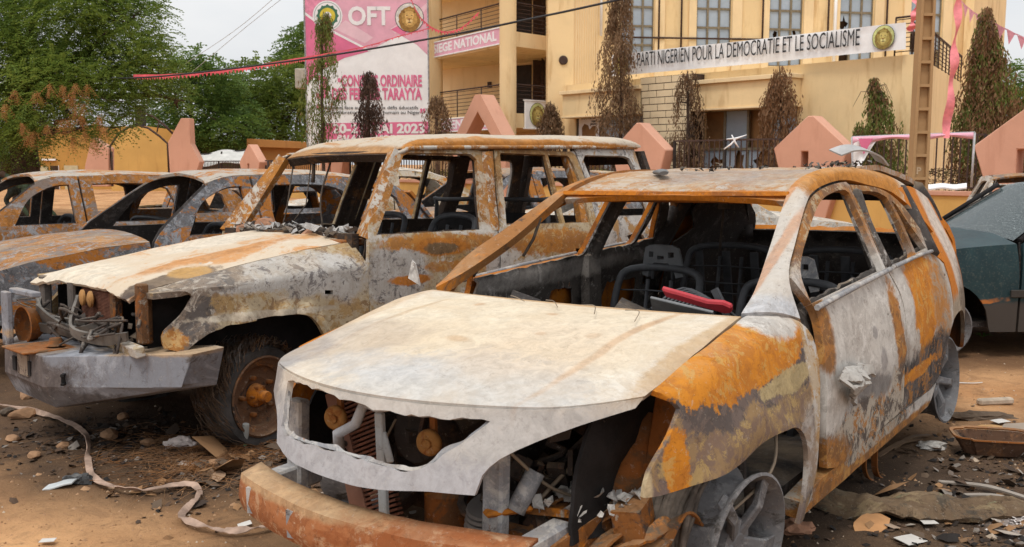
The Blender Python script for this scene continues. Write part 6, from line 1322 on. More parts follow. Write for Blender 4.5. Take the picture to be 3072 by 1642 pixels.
# ---------------------------------------------------------------- cables and bunting
def cable(name, label, cat, pts, r, mat): bm = B(); add_tube(bm, [at(*p) for p in pts], r, 5, smooth=6); return tag(ob(name, bm, mat), label, cat)
cable('black_cable', 'black twisted overhead cable crossing in front of the billboard', 'cable', [(290, 237, 26), (500, 228, 24), (900, 180, 22), (1300, 115, 20), (1650, 45, 18), (1900, -10, 17)], .022, M_BLACK)
cable('thin_wire', 'thin grey wire rising through the sky left of the billboard', 'cable', [(560, 230, 40), (740, 80, 38), (880, -30, 36)], .010, plain('wire_grey', (.4, .4, .4)))
cable('thin_wire', 'lower thin grey wire in the sky beside the trees', 'cable', [(520, 215, 40), (700, 95, 38), (840, -20, 36)], .010, plain('wire_grey2', (.4, .4, .4)))
def bunting(label, pts, w, mat, nflag, fl, group='pink bunting and streamers'):
    t = thing('bunting', label, 'bunting', group=group); P_ = smooth_path([at(*p) for p in pts], 8); n = len(P_) - 1
    V, F = grid(lambda u, v: P_[min(n, int(u * n + .5))] + Vector((0, 0, -w * v * (1 + .35 * math.sin(u * 60)))) + Vector((.3, 1, 0)) * .02 * math.sin(u * 45), n, 2); ob('ribbon', (V, F), mat, t, smooth=True)
    for k in range(nflag):
        x = (k + .5) / nflag * n; i = int(x); p = P_[i].lerp(P_[i + 1], x - i); d = (P_[i + 1] - P_[i]).normalized() * fl * .5
        bm = B(); bm.faces.new([bm.verts.new(q_) for q_ in (p - d - Vector((0, 0, w * .8)), p + d - Vector((0, 0, w * .8)), p - Vector((0, 0, w + fl * rnd.uniform(.7, 1.1))) + d * rnd.uniform(-.5, .5))]); ob('pennant', bm, mat, t)
    return t
bunting('red pink bunting from the tree to the billboard', [(400, 224, 25), (520, 222, 25), (700, 205, 25), (860, 180, 25), (950, 165, 25)], .07, M_RIB, 60, .07)
bunting('thin pink ribbon running across the face of the billboard', [(950, 165, 25), (1090, 140, 26), (1200, 107, 27), (1295, 82, 28)], .03, M_RIB, 16, .05)
bunting('pink bunting looping down to the upper balcony railing', [(1230, -10, 30), (1265, 55, 30.5), (1320, 92, 31), (1380, 85, 31.5), (1436, 36, 32)], .05, M_RIB, 26, .09)
bunting('pink pennants strung to the upper right corner of the sky', [(2870, -10, 24), (2925, 38, 23), (2990, 72, 22), (3080, 116, 21)], .03, plain('pennant_pink', (.72, .32, .38)), 9, .3)
for lb, pts, w in (('red pink streamer hanging left of the concrete pole top', [(2755, -10, 20), (2748, 30, 20), (2738, 70, 20), (2732, 95, 20)], .13), ('long pink streamer hanging right of the concrete pole', [(2880, -10, 18.5), (2868, 100, 18.5), (2860, 200, 18.5), (2850, 300, 18.5), (2838, 415, 18.5)], .09)):
    P_ = smooth_path([at(*p) for p in pts], 10); n = len(P_) - 1
    V, F = grid(lambda u, v: P_[min(n, int(u * n + .5))] + Vector((w * (v - .5) * (1 + .6 * math.sin(u * 17) + .7 * u * (w < .1)), .05 * math.sin(u * 22 + v), 0)), n, 3); tag(ob('streamer', (V, F), plain('streamer_pink', (.80, .25, .27)), smooth=True), lb, 'streamer', 'pink bunting and streamers')

jf = thing('bent_iron_frame', 'bent iron frames leaning beside the salmon pillar left of the off-roader pillar', 'scrap')
for pts in ([(800, 540), (805, 482), (814, 484), (822, 540)], [(790, 535), (812, 508), (835, 530)], [(752, 512), (772, 532)], [(825, 538), (830, 480), (860, 482)]): bm = B(); add_tube(bm, [at(x, y, 40) for x, y in pts], .05, 5); ob('tube', bm, M_IRON, jf)
# ---------------------------------------------------------------- trees
def leafmat(name, dark, light, dead=None, amt=0.0, zb=None, off=0):
    t = NT(name); g = t.n('ShaderNodeNewGeometry'); n = t.noise(.55, 4, .6, .2, off); r = g.outputs['Random Per Island']
    k = t.math('ADD', t.math('MULTIPLY', r, .45), t.math('MULTIPLY', t.ramp(n, .35, .68), .55)); c = t.mix(k, dark, light)
    if dead is not None:
        w = t.math('ADD', t.math('MULTIPLY', t.noise(1.1, 4, .6, .2, off + 3), .75), t.math('MULTIPLY', r, .25)); c = t.mix(t.ramp(w, 1 - amt - .06, 1 - amt + .06), c, dead)
    t.put(t.b.inputs['Base Color'], c); t.b.inputs['Roughness'].default_value = .6; t.b.inputs['Specular IOR Level'].default_value = .25
    tr = t.n('ShaderNodeBsdfTranslucent'); t.l(c, tr.inputs[0]); m = t.n('ShaderNodeMixShader'); m.inputs[0].default_value = .38
    t.l(t.b.outputs[0], m.inputs[1]); t.l(tr.outputs[0], m.inputs[2]); t.l(m.outputs[0], t.o.inputs[0]); return t.m
M_BARK = plain('bark', (.075, .048, .034), .95, .4, 6, .8, .03)
M_NEEM = leafmat('neem_leaf', (.085, .14, .022), (.27, .37, .08), off=2)
M_NEEM2 = leafmat('mango_leaf', (.050, .095, .020), (.17, .26, .055), off=7)
M_DEADSP = leafmat('dead_spray', (.28, .12, .035), (.46, .23, .085), off=11)
def frond(V, F, p, d, L, w, n, rg, droop=.3):
    """a pinnate spray: leaflets in pairs along a drooping stalk"""
    d = d.normalized(); s = d.cross(Vector((0, 0, 1))); s = s.normalized() if s.length > 1e-4 else Vector((1, 0, 0))
    for k in range(n):
        t = (k + .5) / n; c = p + d * L * t - Vector((0, 0, droop * L * t * t))
        for q in (-1, 1):
            o = s * q * w * rg.uniform(.7, 1.2) + d * w * .5 - Vector((0, 0, w * rg.uniform(.1, .7))); wd = d * w * .26 + Vector((0, 0, w * .1))
            i = len(V); V += [c, c + o * .5 + wd, c + o, c + o * .5 - wd]; F.append((i, i + 1, i + 2, i + 3))
def limb(bm, a, b, r0, r1, rg, seg=7, wob=.12):
    a, b = Vector(a), Vector(b); L = (b - a).length; P_ = []
    for k in range(6):
        t = k / 5; P_.append(a.lerp(b, t) + Vector((rg.uniform(-1, 1), rg.uniform(-1, 1), rg.uniform(-.5, .5))) * wob * L * (.5 if 0 < k < 5 else 0))
    add_tube(bm, P_, [r0 + (r1 - r0) * k / 5 for k in range(6)], seg, smooth=2); return P_[-1]
def bigtree(name, label, base, blobs, trunk_r, lean, leaf, mat, nfr, rg, L=.55, w=.09, n=6, extra=None, trunk_top=None, grp=None, thr=0):
    t = thing(name, label, 'tree', group=grp); base = Vector(base); bm = B(); fork = Vector(trunk_top) if trunk_top else base + Vector((0, 0, 2.6)) + Vector(lean)
    add_tube(bm, [base - Vector((0, 0, .2)), base + Vector((0, 0, .25)), base.lerp(fork, .5) + Vector((rg.uniform(-.1, .1), 0, 0)), fork], [trunk_r * 1.7, trunk_r * 1.15, trunk_r, trunk_r * .85], 12, smooth=4)
    ob('trunk', bm, M_BARK, t, smooth=True); bm = B(); V, F = [], []
    tot = sum(b[1].x * b[1].y * b[1].z for b in blobs)
    for c, r in blobs:
        limb(bm, fork, c, trunk_r * .5, .04, rg)
        for k in range(5):
            q = c + Vector((rg.gauss(0, .5) * r.x, rg.gauss(0, .5) * r.y, rg.gauss(0, .4) * r.z)); limb(bm, c, q, .05, .012, rg, 5)
        m = int(nfr * r.x * r.y * r.z / tot)
        for k in range(m):
            while True:
                u = Vector((rg.uniform(-1, 1), rg.uniform(-1, 1), rg.uniform(-1, 1))); l = u.length
                if l < 1 and rg.random() < .25 + .75 * l: break
            p = c + Vector((u.x * r.x, u.y * r.y, u.z * r.z)) * (1 + .18 * fbm(u * 2 + c * .3, 1.4))
            if fbm(p, .55, 3) + .25 * fbm(p, 1.7, 2) < thr: continue
            d = Vector((u.x + rg.gauss(0, .6), u.y + rg.gauss(0, .6), u.z * .5 + rg.gauss(0, .35))); frond(V, F, p, d, L * rg.uniform(.6, 1.3), w, n, rg, rg.uniform(.2, .7))
    ob('limb', bm, M_BARK, t, smooth=True); ob('crown', (V, F), mat, t)
    return t
rg = random.Random(101)
def bl(px, py, Y, rx, ry, rz): return (at(px, py, Y), Vector((rx, ry, rz)))
Yn = 27.0; tb = at(82, 560, Yn); tb.z = 0
neem = bigtree('neem_tree', 'big feathery green tree with brown dead sprays over the yellow house', tb, [bl(60, 120, Yn, 2.6, 2, 1.7), bl(240, 60, Yn, 2.0, 2, 1.5), bl(390, 70, Yn - .5, 1.2, 1.2, 1.0), bl(330, 210, Yn - .6, 1.9, 1.6, 1.1), bl(160, 270, Yn - 1, 2.2, 1.6, 1.2), bl(430, 265, Yn - .4, 1.0, 1.0, .8), bl(250, 355, Yn - 1.4, 1.3, 1.0, .55), bl(30, 400, Yn - .6, 1.0, 1.0, .9), bl(150, 395, Yn - 1.4, 1.2, 1.0, .5), bl(460, 190, Yn, .75, .9, .8), bl(-60, 260, Yn, 2.0, 2, 2.2), bl(130, -60, Yn, 2.8, 2, 1.4), bl(530, 300, Yn, .3, .5, .6)],
               .36, (0, 0, 0), None, M_NEEM, 23000, rg, .50, .064, 7, trunk_top=at(55, 270, Yn), thr=-.20)
bm = B(); limb(bm, at(82, 520, Yn), at(113, 492, Yn), .2, .12, rg); ob('side_limb', bm, M_BARK, neem, smooth=True); bm = B(); limb(bm, at(55, 270, Yn), at(35, -20, Yn), .22, .1, rg); ob('side_limb', bm, M_BARK, neem, smooth=True); bm = B(); limb(bm, at(70, 440, Yn), at(10, 525, Yn + 1), .16, .2, rg); ob('side_limb', bm, M_BARK, neem, smooth=True)
V, F = [], []
for px, py in ((150, 250), (185, 260), (220, 275), (265, 260), (225, 330), (245, 345), (295, 345), (185, 365), (205, 360), (310, 385), (255, 395), (80, 405), (95, 395), (140, 370), (220, 412), (285, 415), (18, 310), (40, 270), (110, 275), (215, 290), (65, 375), (250, 310), (230, 250)):
    c = at(px + rg.uniform(-5, 5), py + rg.uniform(-5, 5), Yn - 3.3)
    for k in range(18): frond(V, F, c + Vector((rg.gauss(0, .035), rg.gauss(0, .05), rg.gauss(0, .03))), Vector((rg.gauss(0, .45), rg.gauss(0, .45), -1)), rg.uniform(.22, .40), .045, 6, rg, .1)
ob('dead_spray', (V, F), M_DEADSP, neem)
for lb, bx, bls, nf, mt, ln in (
    ('dark leafy tree behind the gate with a hanging branch at its top', (600, 560, 60), [bl(560, 300, 60, 3.0, 2.5, 2.5), bl(650, 360, 60, 2.6, 2, 2.0), bl(520, 400, 59, 2.2, 2, 1.6), bl(640, 250, 60, 1.8, 2, 1.5), bl(700, 400, 59, 2.0, 2, 1.3), bl(560, 190, 60, 1.2, 1.2, 1.2)], 5200, M_NEEM2, .75),
    ('broad bright green tree left of the billboard', (830, 560, 66), [bl(800, 270, 66, 3.2, 2.5, 2.2), bl(880, 330, 66, 3.0, 2.5, 2.2), bl(770, 370, 65, 2.4, 2, 1.6), bl(900, 230, 66, 1.6, 2, 1.6), bl(740, 310, 66, 2.0, 2, 1.5), bl(860, 400, 65, 2.6, 2, 1.0)], 4800, leafmat('bright_leaf', (.075, .12, .018), (.25, .32, .07), off=21), .85),
    ('dark tree top showing beside the upper edge of the billboard', (905, 560, 74), [bl(905, 150, 74, 1.6, 2, 1.6), bl(885, 190, 74, 1.5, 2, 1.2), bl(935, 110, 74, 1.2, 1.4, 1.0), bl(900, 260, 74, 2.4, 2, 1.6)], 1900, M_NEEM2, .9),
    ('dense green tree at the right edge beyond the tall mast tree', (3060, 560, 48), [bl(3070, 250, 48, 1.6, 1.6, 1.3), bl(3050, 320, 48, 1.3, 1.4, 1.2), bl(3095, 350, 48, 1.8, 1.4, 1.5)], 1700, M_NEEM2, .6),
    ('low dim shrubs and trees at the far left behind the trunk', (20, 560, 62), [bl(10, 470, 62, 3.0, 2, 1.6), bl(-60, 400, 62, 3, 2, 2.4), bl(60, 430, 62, 1.6, 2, 1.0)], 1500, M_NEEM2, .8)):
    b_ = at(*bx); b_.z = 0; bigtree('leafy_tree', lb, b_, bls, .28, (0, 0, 0), None, mt, nf, rg, ln, ln * .24, 4, grp='trees beyond the compound', thr=-.28)
cutoutleaf = None
# weeping mast trees behind the fence
def mast(label, px, ytop, ybot, hw, Y, green, nl, seed, shape=None, kind='dead'):
    t = thing('mast_tree', label, 'tree', group='weeping mast trees behind the fence'); rg = random.Random(seed); tp = at(px, ytop, Y); bt = at(px, ybot, Y); bt.z = max(.05, bt.z); H = tp.z - bt.z; hwm = hw * 1.25 / FPX * Y
    bm = B(); add_tube(bm, [Vector((bt.x, Y, 0)), Vector((bt.x + rg.uniform(-.05, .05), Y, bt.z + H * .5)), Vector((tp.x, Y, tp.z))], [.07, .05, .012], 7, smooth=4); ob('trunk', bm, M_BARK, t, smooth=True)
    V, F = [], []
    for k in range(int(nl * .42)):                          # each strand: a hanging string of narrow leaves
        h = rg.random() ** .85; prof = (shape or (lambda x: min(1, .38 + 1.3 * x) * (1 - .45 * max(0, x - .65))))(1 - h)
        a = rg.uniform(0, 6.283); rr = hwm * prof * math.sqrt(rg.random()) * max(.2, 1 + .75 * fbm((math.cos(a) * 1.2, math.sin(a) * 1.2, h * 6 + seed), 1.1, 3)); z = bt.z + H * h
        p = Vector((bt.x + (tp.x - bt.x) * h + rr * math.cos(a), Y + rr * math.sin(a), z)); out = Vector((math.cos(a), math.sin(a), 0)) * rg.uniform(.0, .22)
        if fbm(p * 1.7 + Vector((seed, 0, 0)), 1.0, 2) < -.10 and kind == 'dead': continue
        SL = rg.uniform(.25, .75)
        for q in range(8):
            c = p + out * (q / 8) * SL - UP * SL * q / 8 + Vector((rg.gauss(0, .02), rg.gauss(0, .02), 0)); l = rg.uniform(.07, .15); d = Vector((rg.gauss(0, .35), rg.gauss(0, .35), -1)).normalized()
            s = d.cross(Vector((rg.gauss(0, 1), rg.gauss(0, 1), 0))); s = s.normalized() * l * rg.uniform(.11, .19) if s.length > 1e-5 else Vector((l * .12, 0, 0))
            i = len(V); V += [c, c + d * l * .5 + s, c + d * l, c + d * l * .5 - s]; F.append((i, i + 1, i + 2, i + 3))
    bm = B()
    for k in range(34):
        h = rg.uniform(.05, .95); a = rg.uniform(0, 6.283); r0 = hwm * .8; z = bt.z + H * h; c = Vector((bt.x + (tp.x - bt.x) * h, Y, z)); add_tube(bm, [c, c + Vector((math.cos(a) * r0 * .5, math.sin(a) * r0 * .5, .02)), c + Vector((math.cos(a) * r0 * .8, math.sin(a) * r0 * .8, -.35))], [.012, .008, .004], 4)
    stuff(ob('twig', bm, M_BARK, t))
    cols = {0: ((.13, .075, .040), (.30, .19, .105)), 1: ((.07, .10, .02), (.23, .28, .06)), 2: ((.045, .030, .024), (.14, .085, .06))}
    if green > 0: m = leafmat('mast_leaf_%d' % seed, *cols[1], dead=(.24, .13, .065), amt=1 - green, off=seed)
    else: m = leafmat('mast_leaf_%d' % seed, *(cols[2] if green < 0 else cols[0]), off=seed)
    ob('crown', (V, F), m, t); return t
def fy_(px, back=1.6):                                     # depth of the line a little behind the fence
    k = (px - 1536) / FPX; n_ = Vector((-FD.y, FD.x, 0)); n_ = n_ if n_.y > 0 else -n_; p = FP + n_ * back; t_ = (p.x - k * p.y) / (k * FD.y - FD.x); return p.y + FD.y * t_
mast('tall mast tree green at the top in front of the billboard emblem', 970, 35, 440, 42, 33.0, .62, 2600, 11)
mast('dark scorched mast tree before the middle of the billboard', 1108, 212, 430, 32, 33.0, -1, 1900, 12)
mast('short brown mast tree at the right foot of the billboard', 1312, 285, 440, 38, 31.0, 0, 1700, 13)
mast('small brown mast tree in front of the lion sign', 1652, 303, 430, 30, fy_(1652), 0, 1300, 14)
mast('tallest dead brown mast tree left of the long banner', 1856, -40, 540, 55, fy_(1856), 0, 5200, 15, lambda x: min(1, .45 + 1.2 * x) * (1 - .25 * max(0, x - .8)))
mast('sparse dead mast tree before the tiled pier', 2062, 212, 540, 52, fy_(2062), 0, 1500, 16)
mast('brown mast tree before the glazed entrance', 2338, 198, 540, 52, fy_(2338), .12, 3000, 17)
mast('bushy green and brown mast tree right of the entrance pillar', 2622, 232, 560, 72, fy_(2622), .55, 3300, 18, lambda x: min(1, .12 + 1.5 * x))
mast('biggest green and brown mast tree behind the silver cloth frame', 2962, 20, 590, 92, fy_(2962, 2.2), .45, 6500, 19, lambda x: min(1, .10 + 1.25 * x), 'full')
# clipped hedge along the inside of the fence
V, F = [], []; rg = random.Random(55)
for k in range(9000):
    t_ = rg.uniform(-5, 24); p = FP + FD * t_ + Vector((.738, .674, 0)) * rg.uniform(.25, .8); p.z = .85 + rg.random() ** .6 * (.42 + .08 * math.sin(t_ * 3)); frond(V, F, p, Vector((rg.gauss(0, 1), rg.gauss(0, 1), .6)), .14, .05, 1, rg, 0)
stuff(tag(ob('hedge', (V, F), leafmat('hedge_leaf', (.05, .035, .018), (.15, .17, .03), dead=(.10, .055, .03), amt=.5, off=31)), 'low half dead hedge running along behind the iron fence', 'hedge'))
# ---------------------------------------------------------------- litter, scrap and stones on the ground
rg = random.Random(77)
def G(px, py, z=.0): p = gnd(px, py); p.z = gz(p.x, p.y) + z; return p
def lie(o, px, py, rz=0, z=.0, rx=0, ry=0): o.matrix_world = Matrix.Translation(G(px, py, z)) @ Euler((rx, ry, R(rz)), 'XYZ').to_matrix().to_4x4(); return o
pts = [(-60, 1205), (0, 1222), (90, 1235), (170, 1260), (235, 1290), (262, 1330), (265, 1400), (278, 1440), (330, 1470), (430, 1476), (560, 1462), (596, 1478), (590, 1500), (546, 1545), (562, 1566), (640, 1590), (700, 1602), (790, 1590), (840, 1575)]
Pp = smooth_path([G(*p, .012) for p in pts], 9); n = len(Pp) - 1; side_ = []
for i in range(n + 1):
    d = (Pp[min(n, i + 1)] - Pp[max(0, i - 1)]).normalized(); side_.append(d.cross(UP).normalized())
def sf(u, v):
    i = min(n, int(u * n + .5)); tw = 1.2 * fbm((i * .06, 0, 0), 1.2) * 2; w = .016 * (v - .5) * 2
    return Pp[i] + side_[i] * w * math.cos(tw) + UP * (w * math.sin(tw) + .016 + .01 * fbm((i * .1, 3, 0), 1))
tag(ob('webbing_strap', grid(sf, n, 3), plain('dusty_webbing', (.36, .25, .19), .9, .35, 9, .4), smooth=True, solid=.004), 'long twisted pinkish grey webbing strap snaking over the sand at lower left', 'strap')
def crumple(name, label, cat, px, py, sx, sy, sz, mat, seed, rz=0, sub=3):
    bm = B(); bmesh.ops.create_icosphere(bm, subdivisions=sub, radius=1); o_ = Vector((seed * 2.3, seed, 0))
    for v in bm.verts:
        k = 1 + .42 * fbm(v.co * 1.6 + o_, 1.2, 4); v.co = Vector((v.co.x * sx * k, v.co.y * sy * k, max(-.2, v.co.z) * sz * k + .3 * sz * fbm(v.co * 4 + o_, 1)))
    o = ob(name, bm, mat); lie(o, px, py, rz, sz * .25); tag(o, label, cat); return o
def flatpiece(name, label, cat, px, py, pts, mat, rz=0, z=.006, th=.006, bend=.01, rx=0, ry=0, seed=0):
    vf = sheet(pts, [], lambda u, v: (u, v, bend * fbm((u * 5, v * 5, seed), 1.2) + bend * math.sin(u * 9 + seed)), .03, rnd=True, out=(0, 0, 1)); o = ob(name, vf, mat, smooth=True, solid=th); lie(o, px, py, rz, z + bend, rx, ry); tag(o, label, cat); return o
M_PAPER = plain('paper', (.56, .53, .49), .8, .1, 6, .1); M_BAG = plain('plastic_bag', (.55, .47, .43), .4, .25, 14, .4, spec=.5); M_CLAY = plain('clay_stone', (.33, .19, .105), .95, .25, 10, .6); M_CARD = plain('charred_card', (.10, .075, .055), .95, .4, 12, .6)
crumple('plastic_bag', 'crumpled pale plastic bag on the sand below the off-roader wheel', 'bag', 545, 1345, .085, .045, .04, M_BAG, 3, 20)
crumple('plastic_bag', 'black and clear plastic bag lying left of the strap', 'bag', 235, 1448, .07, .04, .035, plain('black_bag', (.05, .05, .05), .4), 5)
flatpiece('clear_bag', 'clear torn bag end beside the black plastic bag', 'bag', 178, 1462, [(-.07, -.02), (.06, -.035), (.08, .03), (-.05, .035)], plain('clear_plastic', (.5, .52, .52), .3), 15, bend=.012)
bm = B(); add_lathe(bm, [(0, -.085), (.006, -.083), (.009, -.06), (.012, -.03), (.018, .0), (.019, .05), (.017, .06), (0, .06)], 14)
bo2 = shade(ob('plastic_bottle', bm, plain('bottle_plastic', (.36, .37, .35), .15, .1, 5, .02, spec=.7)), 50); lie(bo2, 738, 1345, 0, .085, .15, .1); tag(bo2, 'clear plastic bottle standing neck down in the rubble by the off-roader wheel', 'bottle')
bm = B(); add_lathe(bm, [(.0092, -.060), (.0125, -.03), (.013, -.028), (.0097, -.062)], 14); ob('label_band', bm, plain('bottle_green', (.1, .4, .2)), bo2)
for k, (px, py, s, lb) in enumerate(((38, 1318, .05, 'grey brown stone left of the strap bend'), (445, 1335, .045, 'angular stone under the winch bumper'), (190, 1345, .04, 'rounded clod of earth beside the strap bend'), (105, 1377, .045, 'dark clod with a reddish face on the open sand'), (642, 1392, .04, 'pale stone in front of the off-roader wheel'), (68, 1245, .08, 'flat tan stone beside the strap at the left edge'), (330, 1310, .07, 'broad flat stone under the winch bumper corner'), (1010 - 640, 1250, .05, 'dark stone in the shade below the winch bumper'), (85, 1190, .09, 'pale slab of rubble behind the strap at the left edge'), (22, 1238, .06, 'dark lump of rag at the left edge'))):
    o = rock('stone', G(px, py, s * .3), (s, s * .75, s * .5), M_CLAY if k != 9 else M_CARD, lb, 'stone', 40 + k, group='loose stones on the sand')
for k, (px, py, s, lb) in enumerate(((733, 1571, .03, 'small white paper scrap left of the rusty bumper beam'), (143, 1622, .03, 'white paper scrap at the bottom left'), (2785, 1578, .035, 'square white paper scrap right of the silver wheel'), (2730, 1633, .06, 'crumpled white paper at the bottom edge on the right'), (566, 1392, .05, 'pale printed paper scrap before the off-roader wheel'), (3062, 1528, .06, 'white cloth scrap at the right edge'), (2905, 1147, .10, 'thin white strip behind the rear wheel of the suv'), (3000, 1268, .05, 'pale paper scrap among the scrap metal at right'))):
    a_ = 1 if k != 6 else .14
    flatpiece('paper_scrap', lb, 'paper', px, py, [(-s, -s * .6 * a_), (s * .9, -s * .7 * a_), (s, s * .6 * a_), (-s * .8, s * .7 * a_)], M_PAPER, rg.uniform(0, 40) if k != 6 else -3, th=.002, bend=.006, seed=k)
# scrap on the right
t = thing('oil_sump', 'brown rusty metal sump tray lying open at the right edge', 'scrap', Matrix.Translation(G(2962, 1352, 0)) @ Euler((.05, 0, R(-12)), 'XYZ').to_matrix().to_4x4())
def tray(u, v):
    a = u * 2 * math.pi; ex = .205 * math.copysign(abs(math.cos(a)) ** .45, math.cos(a)); ey = .105 * math.copysign(abs(math.sin(a)) ** .45, math.sin(a)); k = (1.0, .97, .86, .72, 0.0)[min(4, int(v * 4 + .5))]; z = (.105, .085, .06, .02, .012)[min(4, int(v * 4 + .5))]
    if ex < -.10: k *= .82
    return ex * k, ey * k, z
ob('tray', grid(tray, 36, 4), burnt('sump_rust', (.12, .065, .04), [((.22, .11, .055), 9, .5, .62), (CHAR, 7, .55, .65)], off=95, bump=.8), t, smooth=True, solid=.02, off=1)
ob('rim_flange', grid(lambda u, v: (tray(u, 0)[0] * (1 + .10 * v), tray(u, 0)[1] * (1 + .16 * v), .106 + .004 * v), 36, 1), M_RUSTY, t, smooth=True, solid=.008)
crumple('seat_foam', 'rounded charred foam pad behind the sump tray', 'foam', 2935, 1250, .20, .05, .035, plain('foam_brown', (.10, .07, .048), .95, .3, 14, .7), 9, -6)
flatpiece('tan_slab', 'orange tan slab of melted plastic beside the foam pad', 'scrap', 2940, 1282, [(-.14, -.02), (-.05, -.045), (.06, -.02), (.15, -.01), (.12, .03), (.02, .045), (-.10, .035)], plain('tan_plastic', (.50, .29, .12), .8), -10, th=.02, bend=.012)
bm = B(); add_box(bm, (0, 0, .02), (.24, .05, .04)); lie(tag(ob('pale_block', bm, plain('pale_block', (.42, .34, .26), .9, .25, 9, .5), bevel=.01), 'pale dusty block lying behind the suv rear wheel', 'block'), 2985, 1212, 10)
crumple('cream_chunk', 'cream coloured chunk of ash crust beside the sump tray', 'ash', 2795, 1330, .075, .05, .03, M_ASHY, 12)
crumple('brick_lump', 'orange brown brick lump right of the silver front wheel', 'brick', 2385, 1595, .075, .06, .035, M_BRICK, 14)
flatpiece('oval_scrap', 'orange oval plate of rusted metal at the bottom right', 'scrap', 2607, 1585, [(-.10, -.01), (-.06, -.05), (.03, -.06), (.10, -.03), (.105, .02), (.05, .05), (-.04, .045)], plain('oval_orange', (.46, .235, .10), .85), 35, th=.012, bend=.012, rx=.15)
def slab(u, v):
    x = -.62 + 1.35 * u; w = (.10 + .05 * math.sin(u * 5)) * min(1, u * 8) * (1 + .35 * fbm((x * 5, 0, 3), 1)); y = (v - .5) * 2 * w; return x, y + .03 * math.sin(x * 4), .03 + .05 * fbm((x * 4, y * 6, 1), 1) + .035 * (1 - (v * 2 - 1) ** 2)
so_ = ob('charred_mat', facing(grid(slab, 60, 12), (0, 0, 1)), burnt('mat_crust', (.13, .085, .05), [((.22, .16, .09), 9, .5, .6), ((.07, .055, .04), 6, .5, .6), ((.16, .17, .10), 12, .58, .64)], off=97, bump=1.2), smooth=True, solid=.02); lie(so_, 2845, 1535, -7, .0); tag(so_, 'long crusted slab of charred matting beside the ash patch', 'mat')
for k, (px, py, L, rz, lb) in enumerate(((2960, 1475, .42, -38, 'long bent grey strip of trim right of the ash patch'), (2990, 1500, .3, -30, 'shorter grey strip of trim beside the long bent one'), (2700, 1335, .5, 42, 'thin brown rod lying along the suv sill'), (2735, 1320, .4, 40, 'second thin brown rod under the suv sill'))):
    V, F = strip([(-L / 2, -.012, .01), (0, -.01, .03), (L / 2, -.012, .008)], [(-L / 2, .014, .012), (0, .012, .035), (L / 2, .01, .01)], 2); o = ob('trim_strip', (V, F), plain('trim%d' % k, (.30, .26, .22) if k < 2 else (.16, .10, .06), .7), smooth=True, solid=.008); lie(o, px, py, rz, .004); tag(o, lb, 'trim strip')
for k, (px, py, r_, lb) in enumerate(((2610, 1440, .10, 'rusty hoop strap bent out from under the sill'), (2632, 1425, .12, 'second rusty hoop strap under the sill'))):
    P_ = [(r_ * .5 * math.sin(a) , .0, .015 + r_ * (1 - math.cos(a)) * .9) for a in [i * .28 for i in range(11)]]; V, F = strip(P_, [(a, b + .03, c) for a, b, c in P_], 1, n=2); o = ob('hoop_strap', (V, F), M_RUSTY, smooth=True, solid=.006); lie(o, px, py, 200 + 20 * k, 0); tag(o, lb, 'strap')
bm = B()
for k in range(7):
    a = k * .9; d = Vector((math.cos(a), math.sin(a), 0)); bm.faces.new([bm.verts.new(q_) for q_ in (Vector((0, 0, .01)), d * .05 + Vector((-d.y, d.x, 0)) * .012 + UP * .04, d * .10 + UP * .035, d * .05 - Vector((-d.y, d.x, 0)) * .012 + UP * .04)])
lie(tag(ob('seedling', bm, leafmat('seedling_leaf', (.10, .22, .03), (.2, .36, .06))), 'small bright green seedling in front of the green car', 'plant'), 2948, 1016)
# uncountable litter
def pebble(V, F, p, s, rg):
    i = len(V); h = s * rg.uniform(.3, .7); a0 = rg.uniform(0, 6)
    for k in range(5): a = a0 + k * 1.2566; r_ = s * rg.uniform(.6, 1.1); V.append(p + Vector((r_ * math.cos(a), r_ * math.sin(a), -.004 + rg.uniform(0, .3) * h)))
    V.append(p + Vector((rg.uniform(-.3, .3) * s, rg.uniform(-.3, .3) * s, h)))
    for k in range(5): F.append((i + k, i + (k + 1) % 5, i + 5))
def scatter(name, label, n, zones, size, mat, seed, cat='gravel', kind=0):
    V, F = [], []; rg = random.Random(seed); bm = None
    for k in range(n):
        c = rg.choice(zones); x = rg.gauss(0, .45) * c[2] + c[0]; y = rg.gauss(0, .45) * c[3] + c[1]
        if y < 1.9: continue
        s = size * rg.uniform(.35, 1) * (2.4 if rg.random() < .05 else 1)
        if kind == 0: pebble(V, F, Vector((x, y, gz(x, y))), s, rg)
        else:
            i = len(V); m = rg.randint(4, 6); p = Vector((x, y, gz(x, y) + s * .25)); a0 = rg.uniform(0, 6); tl = Vector((rg.gauss(0, .35), rg.gauss(0, .35), 0))
            for q_ in range(m): a = a0 + 6.283 * q_ / m; r_ = s * rg.uniform(.45, 1.1); d = Vector((r_ * math.cos(a), r_ * math.sin(a), 0)); V.append(p + d + UP * (d.dot(tl) + s * rg.uniform(-.1, .2)))
            V.append(p + UP * s * rg.uniform(.0, .35))
            for q_ in range(m): F.append((i + q_, i + (q_ + 1) % m, i + m))
    return stuff(tag(ob(name, (V, F), mat), label, cat))
LEFT, MID, RIGHT = (-1.9, 3.9, 1.5, 1.3), (-1.1, 4.6, 1.0, .7), (2.3, 3.9, 1.2, 1.2)
def vari(name, a, b, c):
    t = NT(name); g = t.n('ShaderNodeNewGeometry'); r = g.outputs['Random Per Island']; col = t.mix(t.ramp(r, .3, .6), a, b); col = t.mix(t.ramp(r, .86, .9), col, c); return t.finish(col, .95, t.noise(60, 4), .4, .004, spec=.1)
